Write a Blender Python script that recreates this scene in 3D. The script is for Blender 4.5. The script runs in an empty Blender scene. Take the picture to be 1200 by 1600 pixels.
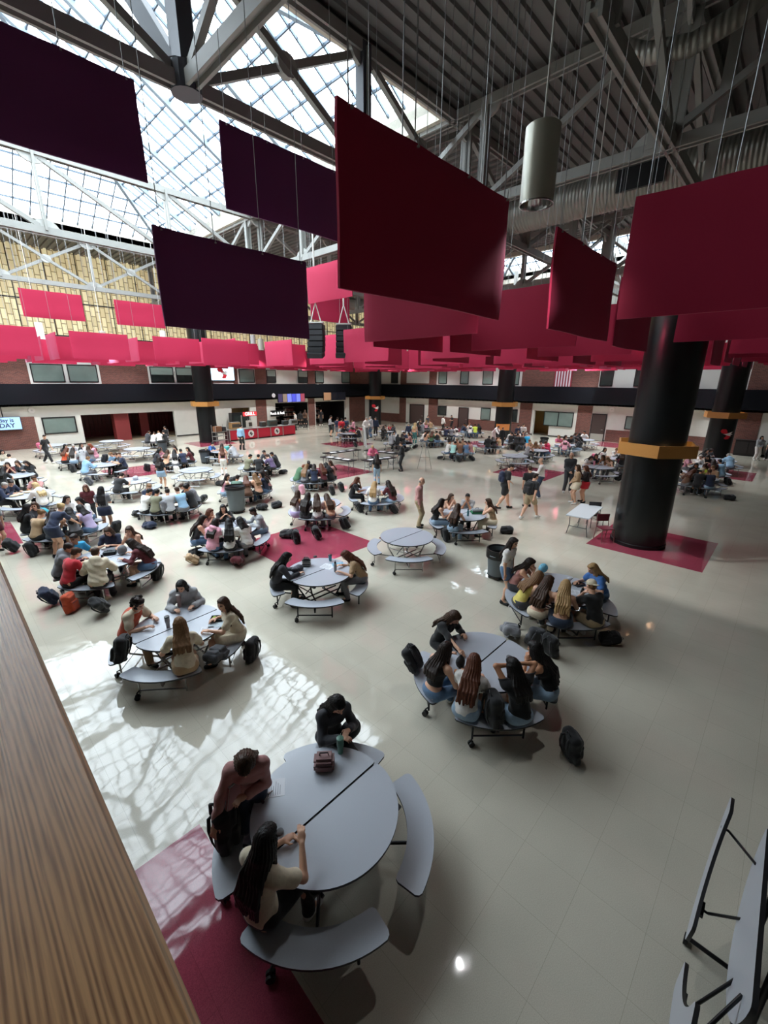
import bpy, bmesh, math, random
import numpy as np
from mathutils import Vector, Matrix
PI = math.pi
C = bpy.context.scene.collection
rnd = random.Random(7)

# ---------------------------------------------------------------- camera
FPX, EYE, HORIZON, ROLL, VPX = 660.0, 5.0, 595.0, 0.008, 1257.0
_p = math.atan((800-HORIZON)/FPX)
_az = math.atan2(VPX-600, FPX/math.cos(_p))
_fh = Vector((math.cos(_az), math.sin(_az), 0)); _r = Vector((math.sin(_az), -math.cos(_az), 0))
CW = _fh*math.cos(_p)+Vector((0, 0, -math.sin(_p))); _u = _r.cross(CW)
CR = _r*math.cos(ROLL)+_u*math.sin(ROLL); CU = -_r*math.sin(ROLL)+_u*math.cos(ROLL)
CP = Vector((0, 0, EYE))
cd = bpy.data.cameras.new('camera'); cam = bpy.data.objects.new('camera', cd); C.objects.link(cam)
cd.sensor_fit = 'VERTICAL'; cd.sensor_height = 24.0; cd.lens = FPX/1600*24.0; cd.clip_start = 0.05; cd.clip_end = 400
m = Matrix((CR, CU, -CW)).transposed().to_4x4(); m.translation = CP
cam.matrix_world = m
bpy.context.scene.camera = cam

# ---------------------------------------------------------------- sky, exposure
w = bpy.data.worlds.new('overcast_sky'); bpy.context.scene.world = w; w.use_nodes = True
bg = w.node_tree.nodes['Background']
bg.inputs[0].default_value = (0.86, 0.94, 1.0, 1); bg.inputs[1].default_value = SKY = 5.5
vs = bpy.context.scene.view_settings
vs.view_transform = 'Standard'; vs.look = 'None'; vs.gamma = 1; vs.use_curve_mapping = False; vs.exposure = 1.0
bpy.context.scene.cycles.max_bounces = 8
bpy.context.scene.cycles.diffuse_bounces = 5
bpy.context.scene.cycles.transparent_max_bounces = 8
bpy.context.scene.cycles.sample_clamp_indirect = 6
def area(name, loc, size, power, col=(1, 1, 1), rot=(0, 0, 0), portal=False):
    l = bpy.data.lights.new(name, 'AREA'); l.shape = 'RECTANGLE'; l.size, l.size_y = size
    l.energy = power; l.color = col
    o = bpy.data.objects.new(name, l); o.location = loc; o.rotation_euler = rot; C.objects.link(o)
    if portal: l.cycles.is_portal = True
    return o
area('skylight_portal', (3.5, 22.8, 14.2), (20.6, 24.6), 1, portal=True)

def at(x, y, z=0.0):            # photograph position -> point at height z
    d = CR*((x-600)/FPX)-CU*((y-800)/FPX)+CW
    return CP+d*((z-EYE)/d.z)
def ray(x, y): return CR*((x-600)/FPX)-CU*((y-800)/FPX)+CW
def onY(x, y, Y):
    d = ray(x, y); return CP+d*(Y/d.y)
def onX(x, y, X):
    d = ray(x, y); return CP+d*(X/d.x)

# ---------------------------------------------------------------- materials
MATS = {}
def mat(name, col=(.5, .5, .5), rough=.6, metal=0, noise=0, nscale=8, bump=0, emit=0, sheen=0, coat=0, spec=.5, stretch=(1, 1, 1), alpha=1):
    if name in MATS: return MATS[name]
    m = bpy.data.materials.new(name); m.use_nodes = True; nt = m.node_tree; b = nt.nodes['Principled BSDF']
    b.inputs['Base Color'].default_value = (*col, 1); b.inputs['Roughness'].default_value = rough
    b.inputs['Metallic'].default_value = metal; b.inputs['Specular IOR Level'].default_value = spec
    if sheen: b.inputs['Sheen Weight'].default_value = sheen; b.inputs['Sheen Roughness'].default_value = .5
    if coat: b.inputs['Coat Weight'].default_value = coat; b.inputs['Coat Roughness'].default_value = .12
    if emit: b.inputs['Emission Color'].default_value = (*col, 1); b.inputs['Emission Strength'].default_value = emit
    if noise or bump:
        tc = nt.nodes.new('ShaderNodeTexCoord'); mp = nt.nodes.new('ShaderNodeMapping'); mp.inputs['Scale'].default_value = stretch
        n = nt.nodes.new('ShaderNodeTexNoise'); n.inputs['Scale'].default_value = nscale; n.inputs['Detail'].default_value = 4
        nt.links.new(tc.outputs['Object'], mp.inputs[0]); nt.links.new(mp.outputs[0], n.inputs['Vector'])
        if noise:
            r = nt.nodes.new('ShaderNodeMapRange'); r.inputs[1].default_value = .25; r.inputs[2].default_value = .75
            r.inputs[3].default_value = 1-noise; r.inputs[4].default_value = 1+noise
            mx = nt.nodes.new('ShaderNodeVectorMath'); mx.operation = 'SCALE'; mx.inputs[0].default_value = col
            nt.links.new(n.outputs[0], r.inputs[0]); nt.links.new(r.outputs[0], mx.inputs['Scale']); nt.links.new(mx.outputs[0], b.inputs['Base Color'])
        if bump:
            bp = nt.nodes.new('ShaderNodeBump'); bp.inputs['Strength'].default_value = bump; bp.inputs['Distance'].default_value = .01
            nt.links.new(n.outputs[0], bp.inputs['Height']); nt.links.new(bp.outputs[0], b.inputs['Normal'])
    MATS[name] = m
    return m
def srgb(h):
    h = h.lstrip('#'); v = [int(h[i:i+2], 16)/255 for i in (0, 2, 4)]
    return tuple(x/12.92 if x <= .04045 else ((x+.055)/1.055)**2.4 for x in v)

# ---------------------------------------------------------------- mesh builder
class MB:
    def __init__(s): s.v = []; s.f = []; s.m = []; s.k = 0
    def add(s, vs, fs):
        o = len(s.v); s.v += [tuple(v) for v in vs]; s.f += [tuple(i+o for i in f) for f in fs]; s.m += [s.k]*len(fs); return s
    def box(s, c, d, R=None):
        hx, hy, hz = d[0]/2, d[1]/2, d[2]/2
        vs = [Vector((x, y, z)) for x in (-hx, hx) for y in (-hy, hy) for z in (-hz, hz)]
        if R is not None: vs = [R @ v for v in vs]
        c = Vector(c)
        return s.add([v+c for v in vs], [(0, 1, 3, 2), (4, 6, 7, 5), (0, 4, 5, 1), (2, 3, 7, 6), (0, 2, 6, 4), (1, 5, 7, 3)])
    def span(s, a, b):
        return s.box([(a[i]+b[i])/2 for i in range(3)], [abs(a[i]-b[i]) for i in range(3)])
    def bar(s, a, b, w, h, up=(0, 0, 1)):
        a, b = Vector(a), Vector(b); x = (b-a); L = x.length; x.normalize(); up = Vector(up)
        if abs(x.dot(up)) > .98: up = Vector((0, 1, 0))
        y = up.cross(x).normalized(); z = x.cross(y)
        return s.box((a+b)/2, (L, w, h), Matrix((x, y, z)).transposed())
    def tube(s, pts, r, n=8, caps=True, rad=None):
        pts = [Vector(p) for p in pts]; rings = []; o = len(s.v); vs = []; fs = []
        prev = None
        for i, p in enumerate(pts):
            t = (pts[min(i+1, len(pts)-1)]-pts[max(i-1, 0)]).normalized()
            if prev is None:
                a = Vector((0, 0, 1)) if abs(t.z) < .9 else Vector((1, 0, 0)); n1 = t.cross(a).normalized()
            else: n1 = (prev-t*prev.dot(t)).normalized()
            prev = n1; n2 = t.cross(n1); rr = rad[i] if rad else r
            vs += [p+(n1*math.cos(2*PI*k/n)+n2*math.sin(2*PI*k/n))*rr for k in range(n)]
        for i in range(len(pts)-1):
            for k in range(n):
                a = i*n+k; b = i*n+(k+1) % n; fs.append((a, b, b+n, a+n))
        if caps: fs.append(tuple(range(n-1, -1, -1))); fs.append(tuple((len(pts)-1)*n+k for k in range(n)))
        return s.add(vs, fs)
    def lathe(s, prof, n=24, c=(0, 0, 0), cap=True):
        vs = []; fs = []
        for r, z in prof: vs += [(c[0]+r*math.cos(2*PI*k/n), c[1]+r*math.sin(2*PI*k/n), c[2]+z) for k in range(n)]
        for i in range(len(prof)-1):
            for k in range(n):
                a = i*n+k; b = i*n+(k+1) % n; fs.append((a, b, b+n, a+n))
        if cap: fs.append(tuple(range(n-1, -1, -1))); fs.append(tuple((len(prof)-1)*n+k for k in range(n)))
        return s.add(vs, fs)
    def prism(s, pts, z0, z1, sidemat=None):
        n = len(pts); vs = [(x, y, z0) for x, y in pts]+[(x, y, z1) for x, y in pts]
        k0 = s.k
        s.add(vs, [tuple(range(n-1, -1, -1)), tuple(range(n, 2*n))]); o = len(s.v)-2*n
        if sidemat is not None: s.k = sidemat
        for i in range(n): s.f.append((o+i, o+(i+1) % n, o+n+(i+1) % n, o+n+i)); s.m.append(s.k)
        s.k = k0; return s
    def ell(s, c, r, n=12, m=8, R=None):
        vs = []; fs = []; c = Vector(c)
        for i in range(1, m):
            t = PI*i/m
            for k in range(n):
                v = Vector((r[0]*math.sin(t)*math.cos(2*PI*k/n), r[1]*math.sin(t)*math.sin(2*PI*k/n), r[2]*math.cos(t)))
                vs.append(c+(R @ v if R else v))
        top = Vector((0, 0, r[2])); bot = -top
        vs += [c+(R @ top if R else top), c+(R @ bot if R else bot)]; T = len(vs)-2; B = T+1
        for i in range(m-2):
            for k in range(n):
                a = i*n+k; b = i*n+(k+1) % n; fs.append((a, a+n, b+n, b))
        for k in range(n): fs.append((T, k, (k+1) % n)); fs.append((B, (m-2)*n+(k+1) % n, (m-2)*n+k))
        return s.add(vs, fs)
    def mesh(s, name, mats, smooth=None, bevel=0):
        me = bpy.data.meshes.new(name); me.from_pydata(s.v, [], s.f)
        mats = mats if isinstance(mats, (list, tuple)) else [mats]
        for mm in mats: me.materials.append(mm)
        me.polygons.foreach_set('material_index', s.m)
        if bevel:
            bm = bmesh.new(); bm.from_mesh(me)
            es = [e for e in bm.edges if len(e.link_faces) == 2 and e.calc_face_angle(0) > .6]
            bmesh.ops.bevel(bm, geom=es, offset=bevel, segments=2, affect='EDGES', clamp_overlap=True); bm.to_mesh(me); bm.free()
        if smooth is not None:
            me.shade_smooth()
            if smooth < 3: me.set_sharp_from_angle(angle=smooth)
        me.update(); return me
    def build(s, name, mats, parent=None, smooth=None, bevel=0, loc=None):
        o = bpy.data.objects.new(name, s.mesh(name, mats, smooth, bevel)); C.objects.link(o)
        if parent is not None: o.parent = parent
        if loc is not None: o.location = loc
        return o
def empty(name, loc=(0, 0, 0), rz=0):
    o = bpy.data.objects.new(name, None); o.location = loc; o.rotation_euler = (0, 0, rz); o.empty_display_size = .2; C.objects.link(o); return o
LABELS = {}
def tag(o, label, cat, group=None):
    o['label'] = label; o['category'] = cat
    if group: o['group'] = group
    LABELS.setdefault(label, []).append(o.name)
    return o
def struct(o): o['kind'] = 'structure'; return o
def copy_tree(o, parent=None):
    c = o.copy(); C.objects.link(c)
    if parent is not None: c.parent = parent
    for ch in KIDS(o): copy_tree(ch, c)
    return c
_kids = {}
def KIDS(o): return list(o.children)
def text_mesh(s, size, material, name='lettering', parent=None, loc=(0, 0, 0), rot=(PI/2, 0, 0), depth=.006, bold=False):
    cu = bpy.data.curves.new(name, 'FONT'); cu.body = s; cu.size = size; cu.extrude = depth; cu.align_x = 'CENTER'; cu.align_y = 'CENTER'
    if bold: cu.offset = size*.02
    o = bpy.data.objects.new(name, cu); C.objects.link(o)
    me = bpy.data.meshes.new_from_object(o.evaluated_get(bpy.context.evaluated_depsgraph_get()))
    bpy.data.objects.remove(o); me.materials.clear(); me.materials.append(material)
    o = bpy.data.objects.new(name, me); C.objects.link(o); o.parent = parent; o.location = loc; o.rotation_euler = rot
    return o
# ================================================================ THE HALL
XW, YW = 40.8, 40.5
ZB0, ZB1 = 3.05, 4.6
cream = mat('cream_paint', srgb('#cdcdc4'), .75, noise=.03, nscale=3)
offw = mat('upper_grey_paint', srgb('#c4c2bc'), .75)
black_gloss = mat('black_panel', (.0045, .006, .009), .35, spec=.3)
trimw = mat('pale_trim', srgb('#d4d2cb'), .6)
dark_metal = mat('black_metal', (.012, .012, .013), .35, metal=.3)
def brick_mat():
    m = bpy.data.materials.new('brick'); m.use_nodes = True; nt = m.node_tree; b = nt.nodes['Principled BSDF']; b.inputs['Roughness'].default_value = .85
    tc = nt.nodes.new('ShaderNodeTexCoord'); sp = nt.nodes.new('ShaderNodeSeparateXYZ'); ad = nt.nodes.new('ShaderNodeMath'); cb = nt.nodes.new('ShaderNodeCombineXYZ')
    nt.links.new(tc.outputs['Object'], sp.inputs[0]); nt.links.new(sp.outputs[0], ad.inputs[0]); nt.links.new(sp.outputs[1], ad.inputs[1])
    nt.links.new(ad.outputs[0], cb.inputs[0]); nt.links.new(sp.outputs[2], cb.inputs[1])
    br = nt.nodes.new('ShaderNodeTexBrick'); br.inputs['Scale'].default_value = 1; br.inputs['Brick Width'].default_value = .21; br.inputs['Row Height'].default_value = .075
    br.inputs['Mortar Size'].default_value = .006; br.inputs['Color1'].default_value = (*srgb('#714339'), 1); br.inputs['Color2'].default_value = (*srgb('#59342e'), 1)
    br.inputs['Mortar'].default_value = (*srgb('#7d675c'), 1)
    nt.links.new(cb.outputs[0], br.inputs[0]); nt.links.new(br.outputs[0], b.inputs['Base Color'])
    return m
brick = brick_mat()
def floor_mat(name, base, alt, rough=.05):
    m = bpy.data.materials.new(name); m.use_nodes = True; nt = m.node_tree; b = nt.nodes['Principled BSDF']; L = nt.links
    tc = nt.nodes.new('ShaderNodeTexCoord')
    br = nt.nodes.new('ShaderNodeTexBrick'); br.offset = 0; br.inputs['Scale'].default_value = 1; br.inputs['Brick Width'].default_value = .61; br.inputs['Row Height'].default_value = .61
    br.inputs['Mortar Size'].default_value = .0022; br.inputs['Mortar Smooth'].default_value = .6; br.inputs['Bias'].default_value = 0
    br.inputs['Color1'].default_value = (1, 1, 1, 1); br.inputs['Color2'].default_value = (.965, .965, .965, 1); br.inputs['Mortar'].default_value = (.66, .65, .62, 1)
    L.new(tc.outputs['Object'], br.inputs[0])
    n1 = nt.nodes.new('ShaderNodeTexNoise'); n1.inputs['Scale'].default_value = 130; n1.inputs['Detail'].default_value = 3
    n2 = nt.nodes.new('ShaderNodeTexNoise'); n2.inputs['Scale'].default_value = .7; n2.inputs['Detail'].default_value = 5
    L.new(tc.outputs['Object'], n1.inputs[0]); L.new(tc.outputs['Object'], n2.inputs[0])
    cr = nt.nodes.new('ShaderNodeValToRGB'); cr.color_ramp.elements[0].position = .35; cr.color_ramp.elements[1].position = .65
    cr.color_ramp.elements[0].color = (*alt, 1); cr.color_ramp.elements[1].color = (*base, 1); L.new(n1.outputs[0], cr.inputs[0])
    mx = nt.nodes.new('ShaderNodeMix'); mx.data_type = 'RGBA'; mx.blend_type = 'MULTIPLY'; mx.inputs[0].default_value = 1
    L.new(cr.outputs[0], mx.inputs[6]); L.new(br.outputs[0], mx.inputs[7])
    r2 = nt.nodes.new('ShaderNodeMapRange'); r2.inputs[1].default_value = .3; r2.inputs[2].default_value = .7; r2.inputs[3].default_value = .9; r2.inputs[4].default_value = 1.06
    L.new(n2.outputs[0], r2.inputs[0]); sc = nt.nodes.new('ShaderNodeVectorMath'); sc.operation = 'SCALE'
    L.new(mx.outputs[2], sc.inputs[0]); L.new(r2.outputs[0], sc.inputs['Scale']); L.new(sc.outputs[0], b.inputs['Base Color'])
    r3 = nt.nodes.new('ShaderNodeMapRange'); r3.inputs[1].default_value = .35; r3.inputs[2].default_value = .7; r3.inputs[3].default_value = rough*.6; r3.inputs[4].default_value = rough*1.7
    L.new(n2.outputs[0], r3.inputs[0]); L.new(r3.outputs[0], b.inputs['Roughness'])
    n3 = nt.nodes.new('ShaderNodeTexNoise'); n3.inputs['Scale'].default_value = 2.2; n3.inputs['Detail'].default_value = 2; L.new(tc.outputs['Object'], n3.inputs[0])
    bp = nt.nodes.new('ShaderNodeBump'); bp.inputs['Strength'].default_value = .15; bp.inputs['Distance'].default_value = .02; L.new(n3.outputs[0], bp.inputs['Height'])
    L.new(bp.outputs[0], b.inputs['Normal']); b.inputs['Specular IOR Level'].default_value = .48; b.inputs['Coat Weight'].default_value = .12; b.inputs['Coat Roughness'].default_value = .05
    L.new(bp.outputs[0], b.inputs['Coat Normal'])
    return m
fl_cream = floor_mat('polished_cream_tile', srgb('#ccc6b5'), srgb('#bdb7a6'))
fl_red = floor_mat('polished_maroon_tile', srgb('#a24757'), srgb('#8a3a4b'))
struct(MB().span((-8, -14, -.2), (XW+8, YW+8, 0)).build('floor', fl_cream))
k = 0
for a in range(0, 6):
    for b_ in range(0, 6):
        if (a+b_) % 2: continue
        cx, cy = -.38+7.87*a, 2.52+7.95*b_
        if cx > 41 or cy > 36: continue
        h = 1.55; k += 1
        struct(MB().span((max(cx-h, -1.9), cy-h, 0), (min(cx+h, XW), cy+h, .003)).build('trim_%d' % k, fl_red))['label'] = 'maroon floor tile square'

# walls: full slabs, with the openings' reveals built as panels in front
def slabL(x0, x1, z0, z1, d0=0, d1=.25): return MB().span((x0, YW+d0, z0), (x1, YW+d1, z1))
def rectL(x1, y1, x2, y2):
    a = onY(x1, y1, YW); b = onY(x2, y2, YW); return a.x, b.x, min(a.z, b.z), max(a.z, b.z)
def rectR(x1, y1, x2, y2):
    a = onX(x1, y1, XW); b = onX(x2, y2, XW); return min(a.y, b.y), max(a.y, b.y), min(a.z, b.z), max(a.z, b.z)
glass_dim = mat('window_glass_grey_green', srgb('#6f7f78'), .12, spec=.6, noise=.12, nscale=1.2)
glass_dark = mat('window_glass_dark', srgb('#2a302e'), .1, spec=.6, noise=.3, nscale=1.5)
blind = mat('window_blind', srgb('#8b9a91'), .6)
# left wall with real openings: corridor alcove and two serving openings
openL = [(8.05, 15.1, 0, 2.25), (25.6, 30.0, 0, 2.62), (30.95, 35.6, 0, 2.62), (20.6, 22.6, 0, 2.3)]
xs = sorted(openL)
wl = MB(); x = -8
for (a, b_, z0, z1) in xs:
    wl.span((x, YW, 0), (a, YW+.3, ZB0+.1)); wl.span((a, YW, z1), (b_, YW+.3, ZB0+.1)); x = b_
wl.span((x, YW, 0), (XW+.3, YW+.3, ZB0+.1)); wl.span((-8, YW, ZB0+.1), (XW+.3, YW+.3, 8.0))
wall_left = struct(wl.build('wall_left', cream))
openR = [(17.0, 18.6, 0, 2.35)]
wr = MB(); y = -14
for (a, b_, z0, z1) in openR:
    wr.span((XW, y, 0), (XW+.3, a, ZB0+.1)); wr.span((XW, a, z1), (XW+.3, b_, ZB0+.1)); y = b_
wr.span((XW, y, 0), (XW+.3, YW, ZB0+.1)); wr.span((XW, -14, ZB0+.1), (XW+.3, YW, 13.75))
wall_right = struct(wr.build('wall_right', cream))
def panelL(x0, x1, z0, z1, mt, th=.03, name='brick_panel'): return MB().span((x0, YW-th, z0), (x1, YW, z1)).build(name, mt, wall_left)
def panelR(y0, y1, z0, z1, mt, th=.03, name='brick_panel'): return MB().span((XW-th, y0, z0), (XW, y1, z1)).build(name, mt, wall_right)
# ---- left wall, upper storey
ZBR = 6.75
X = lambda px, py=590: onY(px, py, YW).x
for a, b_ in ((-40, 46), (157, 232), (364, 371), (398, 416), (480, 492), (546, 582)):
    panelL(X(a), X(b_), ZB1-.1, ZBR, brick)
panelL(X(305), X(332), ZB1-.1, ZBR, brick)
for a, b_ in ((46, 157), (232, 305), (371, 398)):
    panelL(X(a), X(b_), ZB1, ZBR, trimw, .05, 'trim_panel')
WN = [0]
def window(axis, a0, a1, z0, z1, glass=glass_dim, fr=.06, base=0.05, divs=0, half=False):
    WN[0] += 1; w = empty('window_%d' % WN[0]); struct(w)
    f = MB(); g = MB()
    def put(m_, p0, p1, q0, q1, d0, d1):
        if axis == 'L': m_.span((p0, YW-d1, q0), (p1, YW-d0, q1))
        else: m_.span((XW-d1, p0, q0), (XW-d0, p1, q1))
    b0, b1 = base, base+.06
    put(f, a0, a1, z0, z0+fr, b0, b1); put(f, a0, a1, z1-fr, z1, b0, b1); put(f, a0, a0+fr, z0+fr, z1-fr, b0, b1); put(f, a1-fr, a1, z0+fr, z1-fr, b0, b1)
    for i in range(divs):
        c = a0+(a1-a0)*(i+1)/(divs+1); put(f, c-fr*.5, c+fr*.5, z0+fr, z1-fr, b0, b1)
    put(g, a0+fr, a1-fr, z0+fr, z1-fr, b0, b0+.02)
    f.build('window_frame', dark_metal, w); g.build('window_pane', glass, w)
    if half:
        h = MB(); put(h, a0+fr, a1-fr, z0+(z1-z0)*.5, z1-fr, b0+.021, b0+.03); h.build('window_blind', blind, w)
    return w
for (a, b_, gl, hf) in ((50, 101, glass_dim, 0), (107, 153, glass_dim, 0), (235, 271, glass_dark, 1), (275, 303, glass_dark, 1), (373, 397, glass_dim, 0), (416, 430.5, glass_dark, 1), (465, 480, glass_dark, 1), (492, 505, glass_dim, 0), (533, 546, glass_dim, 0)):
    window('L', X(a), X(b_), 4.72, 6.0, gl, half=bool(hf), base=.06)
# ---- left wall, lower storey
panelL(-8, onY(62, 690, YW).x, 0, 2.3, brick); 
panelL(*[X(a, 650) for a in (401, 417)], 0, ZB0, brick, .05); panelL(*[X(a, 650) for a in (482, 492)], 0, ZB0, brick, .05); panelL(*[X(a, 650) for a in (546, 570)], 0, ZB0, brick, .05)
x0, x1, z0, z1 = rectL(70, 680, 117, 651); window('L', x0, x1, .95, 2.2, glass_dim, fr=.08, base=.01)
MB().span((-8, YW-.02, 0), (8.05, YW, .1)).build('baseboard_left', dark_metal)['kind'] = 'structure'
MB().span((15.1, YW-.02, 0), (20.6, YW, .1)).build('baseboard_left', dark_metal)['kind'] = 'structure'
# alcove behind the opening: maroon lockers and a beige corridor floor
mar = mat('maroon_lockers', srgb('#5a1a1e'), .5, noise=.12, nscale=2)
mar2 = mat('maroon_pier', srgb('#7a2a2a'), .6)
bei = mat('beige_corridor_floor', srgb('#a8977a'), .4)
al = empty('wall_alcove'); struct(al)
MB().span((6, YW+.3, -.0), (17, YW+5.2, .01)).build('corridor_floor', bei, al)
lk = MB()
for i in range(34):
    lk.span((6+.32*i, YW+4.6, 0), (6.3+.32*i, YW+5, 2.25))
lk.build('locker_row', mar, al, bevel=.01)
MB().span((10.4, YW+.35, 0), (11.5, YW+1.2, 2.4)).build('maroon_pier', mar2, al)
MB().span((12.9, YW+2.3, 0), (13.6, YW+2.8, 2.4)).build('maroon_pier', mar2, al)
MB().span((6, YW+.3, 2.4), (17, YW+5.2, 2.5)).span((6, YW+5.2, 0), (17, YW+5.3, 2.5)).span((5.9, YW+.3, 0), (6, YW+5.2, 2.5)).span((17, YW+.3, 0), (17.1, YW+5.2, 2.5)).build('alcove_shell', mar, al)
# serving rooms
sv = empty('wall_serving'); struct(sv)
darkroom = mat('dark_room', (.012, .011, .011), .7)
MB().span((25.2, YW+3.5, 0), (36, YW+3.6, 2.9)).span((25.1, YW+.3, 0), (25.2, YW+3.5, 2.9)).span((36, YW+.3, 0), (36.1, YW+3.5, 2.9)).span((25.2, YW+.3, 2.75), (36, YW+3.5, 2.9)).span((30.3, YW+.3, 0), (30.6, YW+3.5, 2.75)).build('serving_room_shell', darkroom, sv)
MB().span((20.3, YW+2.2, 0), (23, YW+2.3, 2.7)).span((20.2, YW+.3, 0), (20.3, YW+2.2, 2.7)).span((23, YW+.3, 0), (23.1, YW+2.2, 2.7)).span((20.3, YW+.3, 2.6), (23, YW+2.2, 2.7)).build('side_room_shell', mat('tan_room', srgb('#b09a72'), .7), sv)
# ---- right wall upper
Yr = lambda px, py=590: onX(px, py, XW).y
for a, b_ in ((626, 683), (816, 937), (1172, 1290)): panelR(Yr(b_), Yr(a), ZB1-.1, ZBR, brick)
for a, b_ in ((616, 626), (683, 779), (806, 816), (937, 1012), (1091, 1137)): panelR(Yr(b_), Yr(a), ZB1-.1, 7.4, offw, .04, 'pale_panel')
panelR(Yr(671), Yr(636), 4.75, 6.1, offw, .06, 'pale_panel')
for a, b_, gl in ((612, 622.5, glass_dark), (686, 699, glass_dim), (720, 733, glass_dim), (755, 771, glass_dim), (804, 812, glass_dim), (938.5, 959, glass_dark), (992, 1006, glass_dark)):
    window('R', Yr(b_), Yr(a), 4.72, 6.15, gl, base=.05)
# ---- right wall lower
Yl = lambda px, py=655: onX(px, py, XW).y
for a, b_ in ((624, 634), (669, 683), (811, 830), (901, 924), (1150, 1190)): panelR(Yl(b_), Yl(a), 0, ZB0, brick, .04)
for a, b_ in ((683, 716), (732, 811), (950, 1085), (1085, 1150), (585, 624)): panelR(Yl(b_), Yl(a), 0, 1.05, brick)
for a, b_, z0, z1, gl, dv in ((684, 697, 1.25, 2.3, glass_dark, 0), (751, 766, 1.1, 2.35, glass_dim, 0), (800, 808, 1.1, 2.35, glass_dark, 0), (850, 896, 1.0, 2.35, glass_dim, 1), (978, 994, 1.2, 2.3, glass_dim, 0)):
    window('R', Yl(b_), Yl(a), z0, z1, gl, base=.04, divs=dv)
doorm = mat('brown_door', srgb('#4a3c38'), .45); kick = mat('steel_kickplate', srgb('#b9b8b0'), .35, metal=.6)
DN = [0]
def door(y0, y1, h, plate):
    DN[0] += 1; d = empty('door_%d' % DN[0]); struct(d)
    MB().span((XW-.06, y0, .02), (XW-.01, y1, h)).build('door_leaf', doorm, d)
    MB().span((XW-.09, y0-.06, 0), (XW, y0, h+.06)).span((XW-.09, y1, 0), (XW, y1+.06, h+.06)).span((XW-.09, y0, h), (XW, y1, h+.06)).build('door_frame', dark_metal, d)
    MB().tube([(XW-.07, y0+.12, 1.0), (XW-.12, y0+.12, 1.0), (XW-.12, y0+.26, 1.0)], .015).build('door_handle', kick, d)
    if plate: MB().span((XW-.075, y0+.02, .03), (XW-.06, y1-.02, .62)).build('kickplate', kick, d)
door(Yl(662), Yl(641), 2.25, 0); door(Yl(731), Yl(717), 2.2, 0); door(Yl(947), Yl(926), 2.3, 1)
rm = empty('wall_side_room'); struct(rm)
MB().span((XW+3, 15.5, 0), (XW+3.1, 20, 2.7)).span((XW+.3, 15.4, 0), (XW+3, 15.5, 2.7)).span((XW+.3, 20, 0), (XW+3, 20.1, 2.7)).span((XW+.3, 15.5, 2.6), (XW+3, 20, 2.7)).build('room_shell', mat('yellow_room', srgb('#c9b078'), .7), rm)
struct(MB().span((XW-.02, -14, 0), (XW, 17.0, .1)).build('baseboard_right', dark_metal))
struct(MB().span((XW-.02, 18.6, 0), (XW, YW, .1)).build('baseboard_right', dark_metal))
# black balcony fascia running round the hall
for nm, a, b_ in (('trim_21', (-8, YW-.5, ZB0), (XW, YW-.32, ZB1)), ('trim_22', (XW-.5, -14, ZB0), (XW-.32, YW-.5, ZB1))):
    struct(MB().span(a, b_).build(nm, black_gloss))['label'] = 'black balcony fascia'
struct(MB().span((-8, YW-.5, ZB0), (XW-.32, YW, ZB0+.15)).span((XW-.5, -14, ZB0), (XW, YW-.5, ZB0+.15)).build('trim_23', cream))
# translucent glass-block wall above
def kal_mat():
    m = bpy.data.materials.new('translucent_block_wall'); m.use_nodes = True; nt = m.node_tree; b = nt.nodes['Principled BSDF']; b.inputs['Roughness'].default_value = .5; L = nt.links
    tc = nt.nodes.new('ShaderNodeTexCoord'); sp = nt.nodes.new('ShaderNodeSeparateXYZ'); ad = nt.nodes.new('ShaderNodeMath'); cb = nt.nodes.new('ShaderNodeCombineXYZ')
    L.new(tc.outputs['Object'], sp.inputs[0]); L.new(sp.outputs[0], ad.inputs[0]); L.new(sp.outputs[1], ad.inputs[1]); L.new(sp.outputs[2], cb.inputs[0]); L.new(ad.outputs[0], cb.inputs[1])
    br = nt.nodes.new('ShaderNodeTexBrick'); br.inputs['Scale'].default_value = 1; br.inputs['Brick Width'].default_value = .68; br.inputs['Row Height'].default_value = .33
    br.inputs['Mortar Size'].default_value = .028; br.inputs['Color1'].default_value = (*srgb('#e9dfb4'), 1); br.inputs['Color2'].default_value = (*srgb('#cdbf92'), 1); br.inputs['Mortar'].default_value = (*srgb('#8a7a50'), 1)
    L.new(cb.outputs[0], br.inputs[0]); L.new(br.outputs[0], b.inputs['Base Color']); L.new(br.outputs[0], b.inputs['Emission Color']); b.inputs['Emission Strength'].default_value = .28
    return m
kal = kal_mat()
window_k = empty('window_block_wall'); struct(window_k)
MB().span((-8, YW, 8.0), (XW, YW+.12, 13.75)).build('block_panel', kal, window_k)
mm = MB()
for i in range(27): mm.span((-8+1.95*i, YW-.06, 8.0), (-7.95+1.95*i, YW, 13.75))
for z in (8.0, 10.3): mm.span((-8, YW-.07, z-.04), (XW, YW, z+.04))
mm.build('block_mullion', dark_metal, window_k)
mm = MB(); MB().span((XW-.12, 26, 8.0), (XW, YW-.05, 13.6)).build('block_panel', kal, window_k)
for i in range(8): mm.span((XW-.18, 26+1.95*i, 8.0), (XW-.12, 26.05+1.95*i, 13.75))
mm.build('block_mullion', dark_metal, window_k)
# enclosing walls behind and beside the camera
wb = mat('back_wall_paint', srgb('#8d8a82'), .8)
struct(MB().span((-8.3, -14, 0), (-8, YW, 13.75)).build('wall_back', wb)); struct(MB().span((-8, -14.3, 0), (XW, -14, 13.75)).build('wall_near', wb))
struct(MB().span((-8, -14, 3.05), (-.12, YW-.5, 3.3)).build('trim_24', wb))['label'] = 'balcony floor slab'

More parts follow.
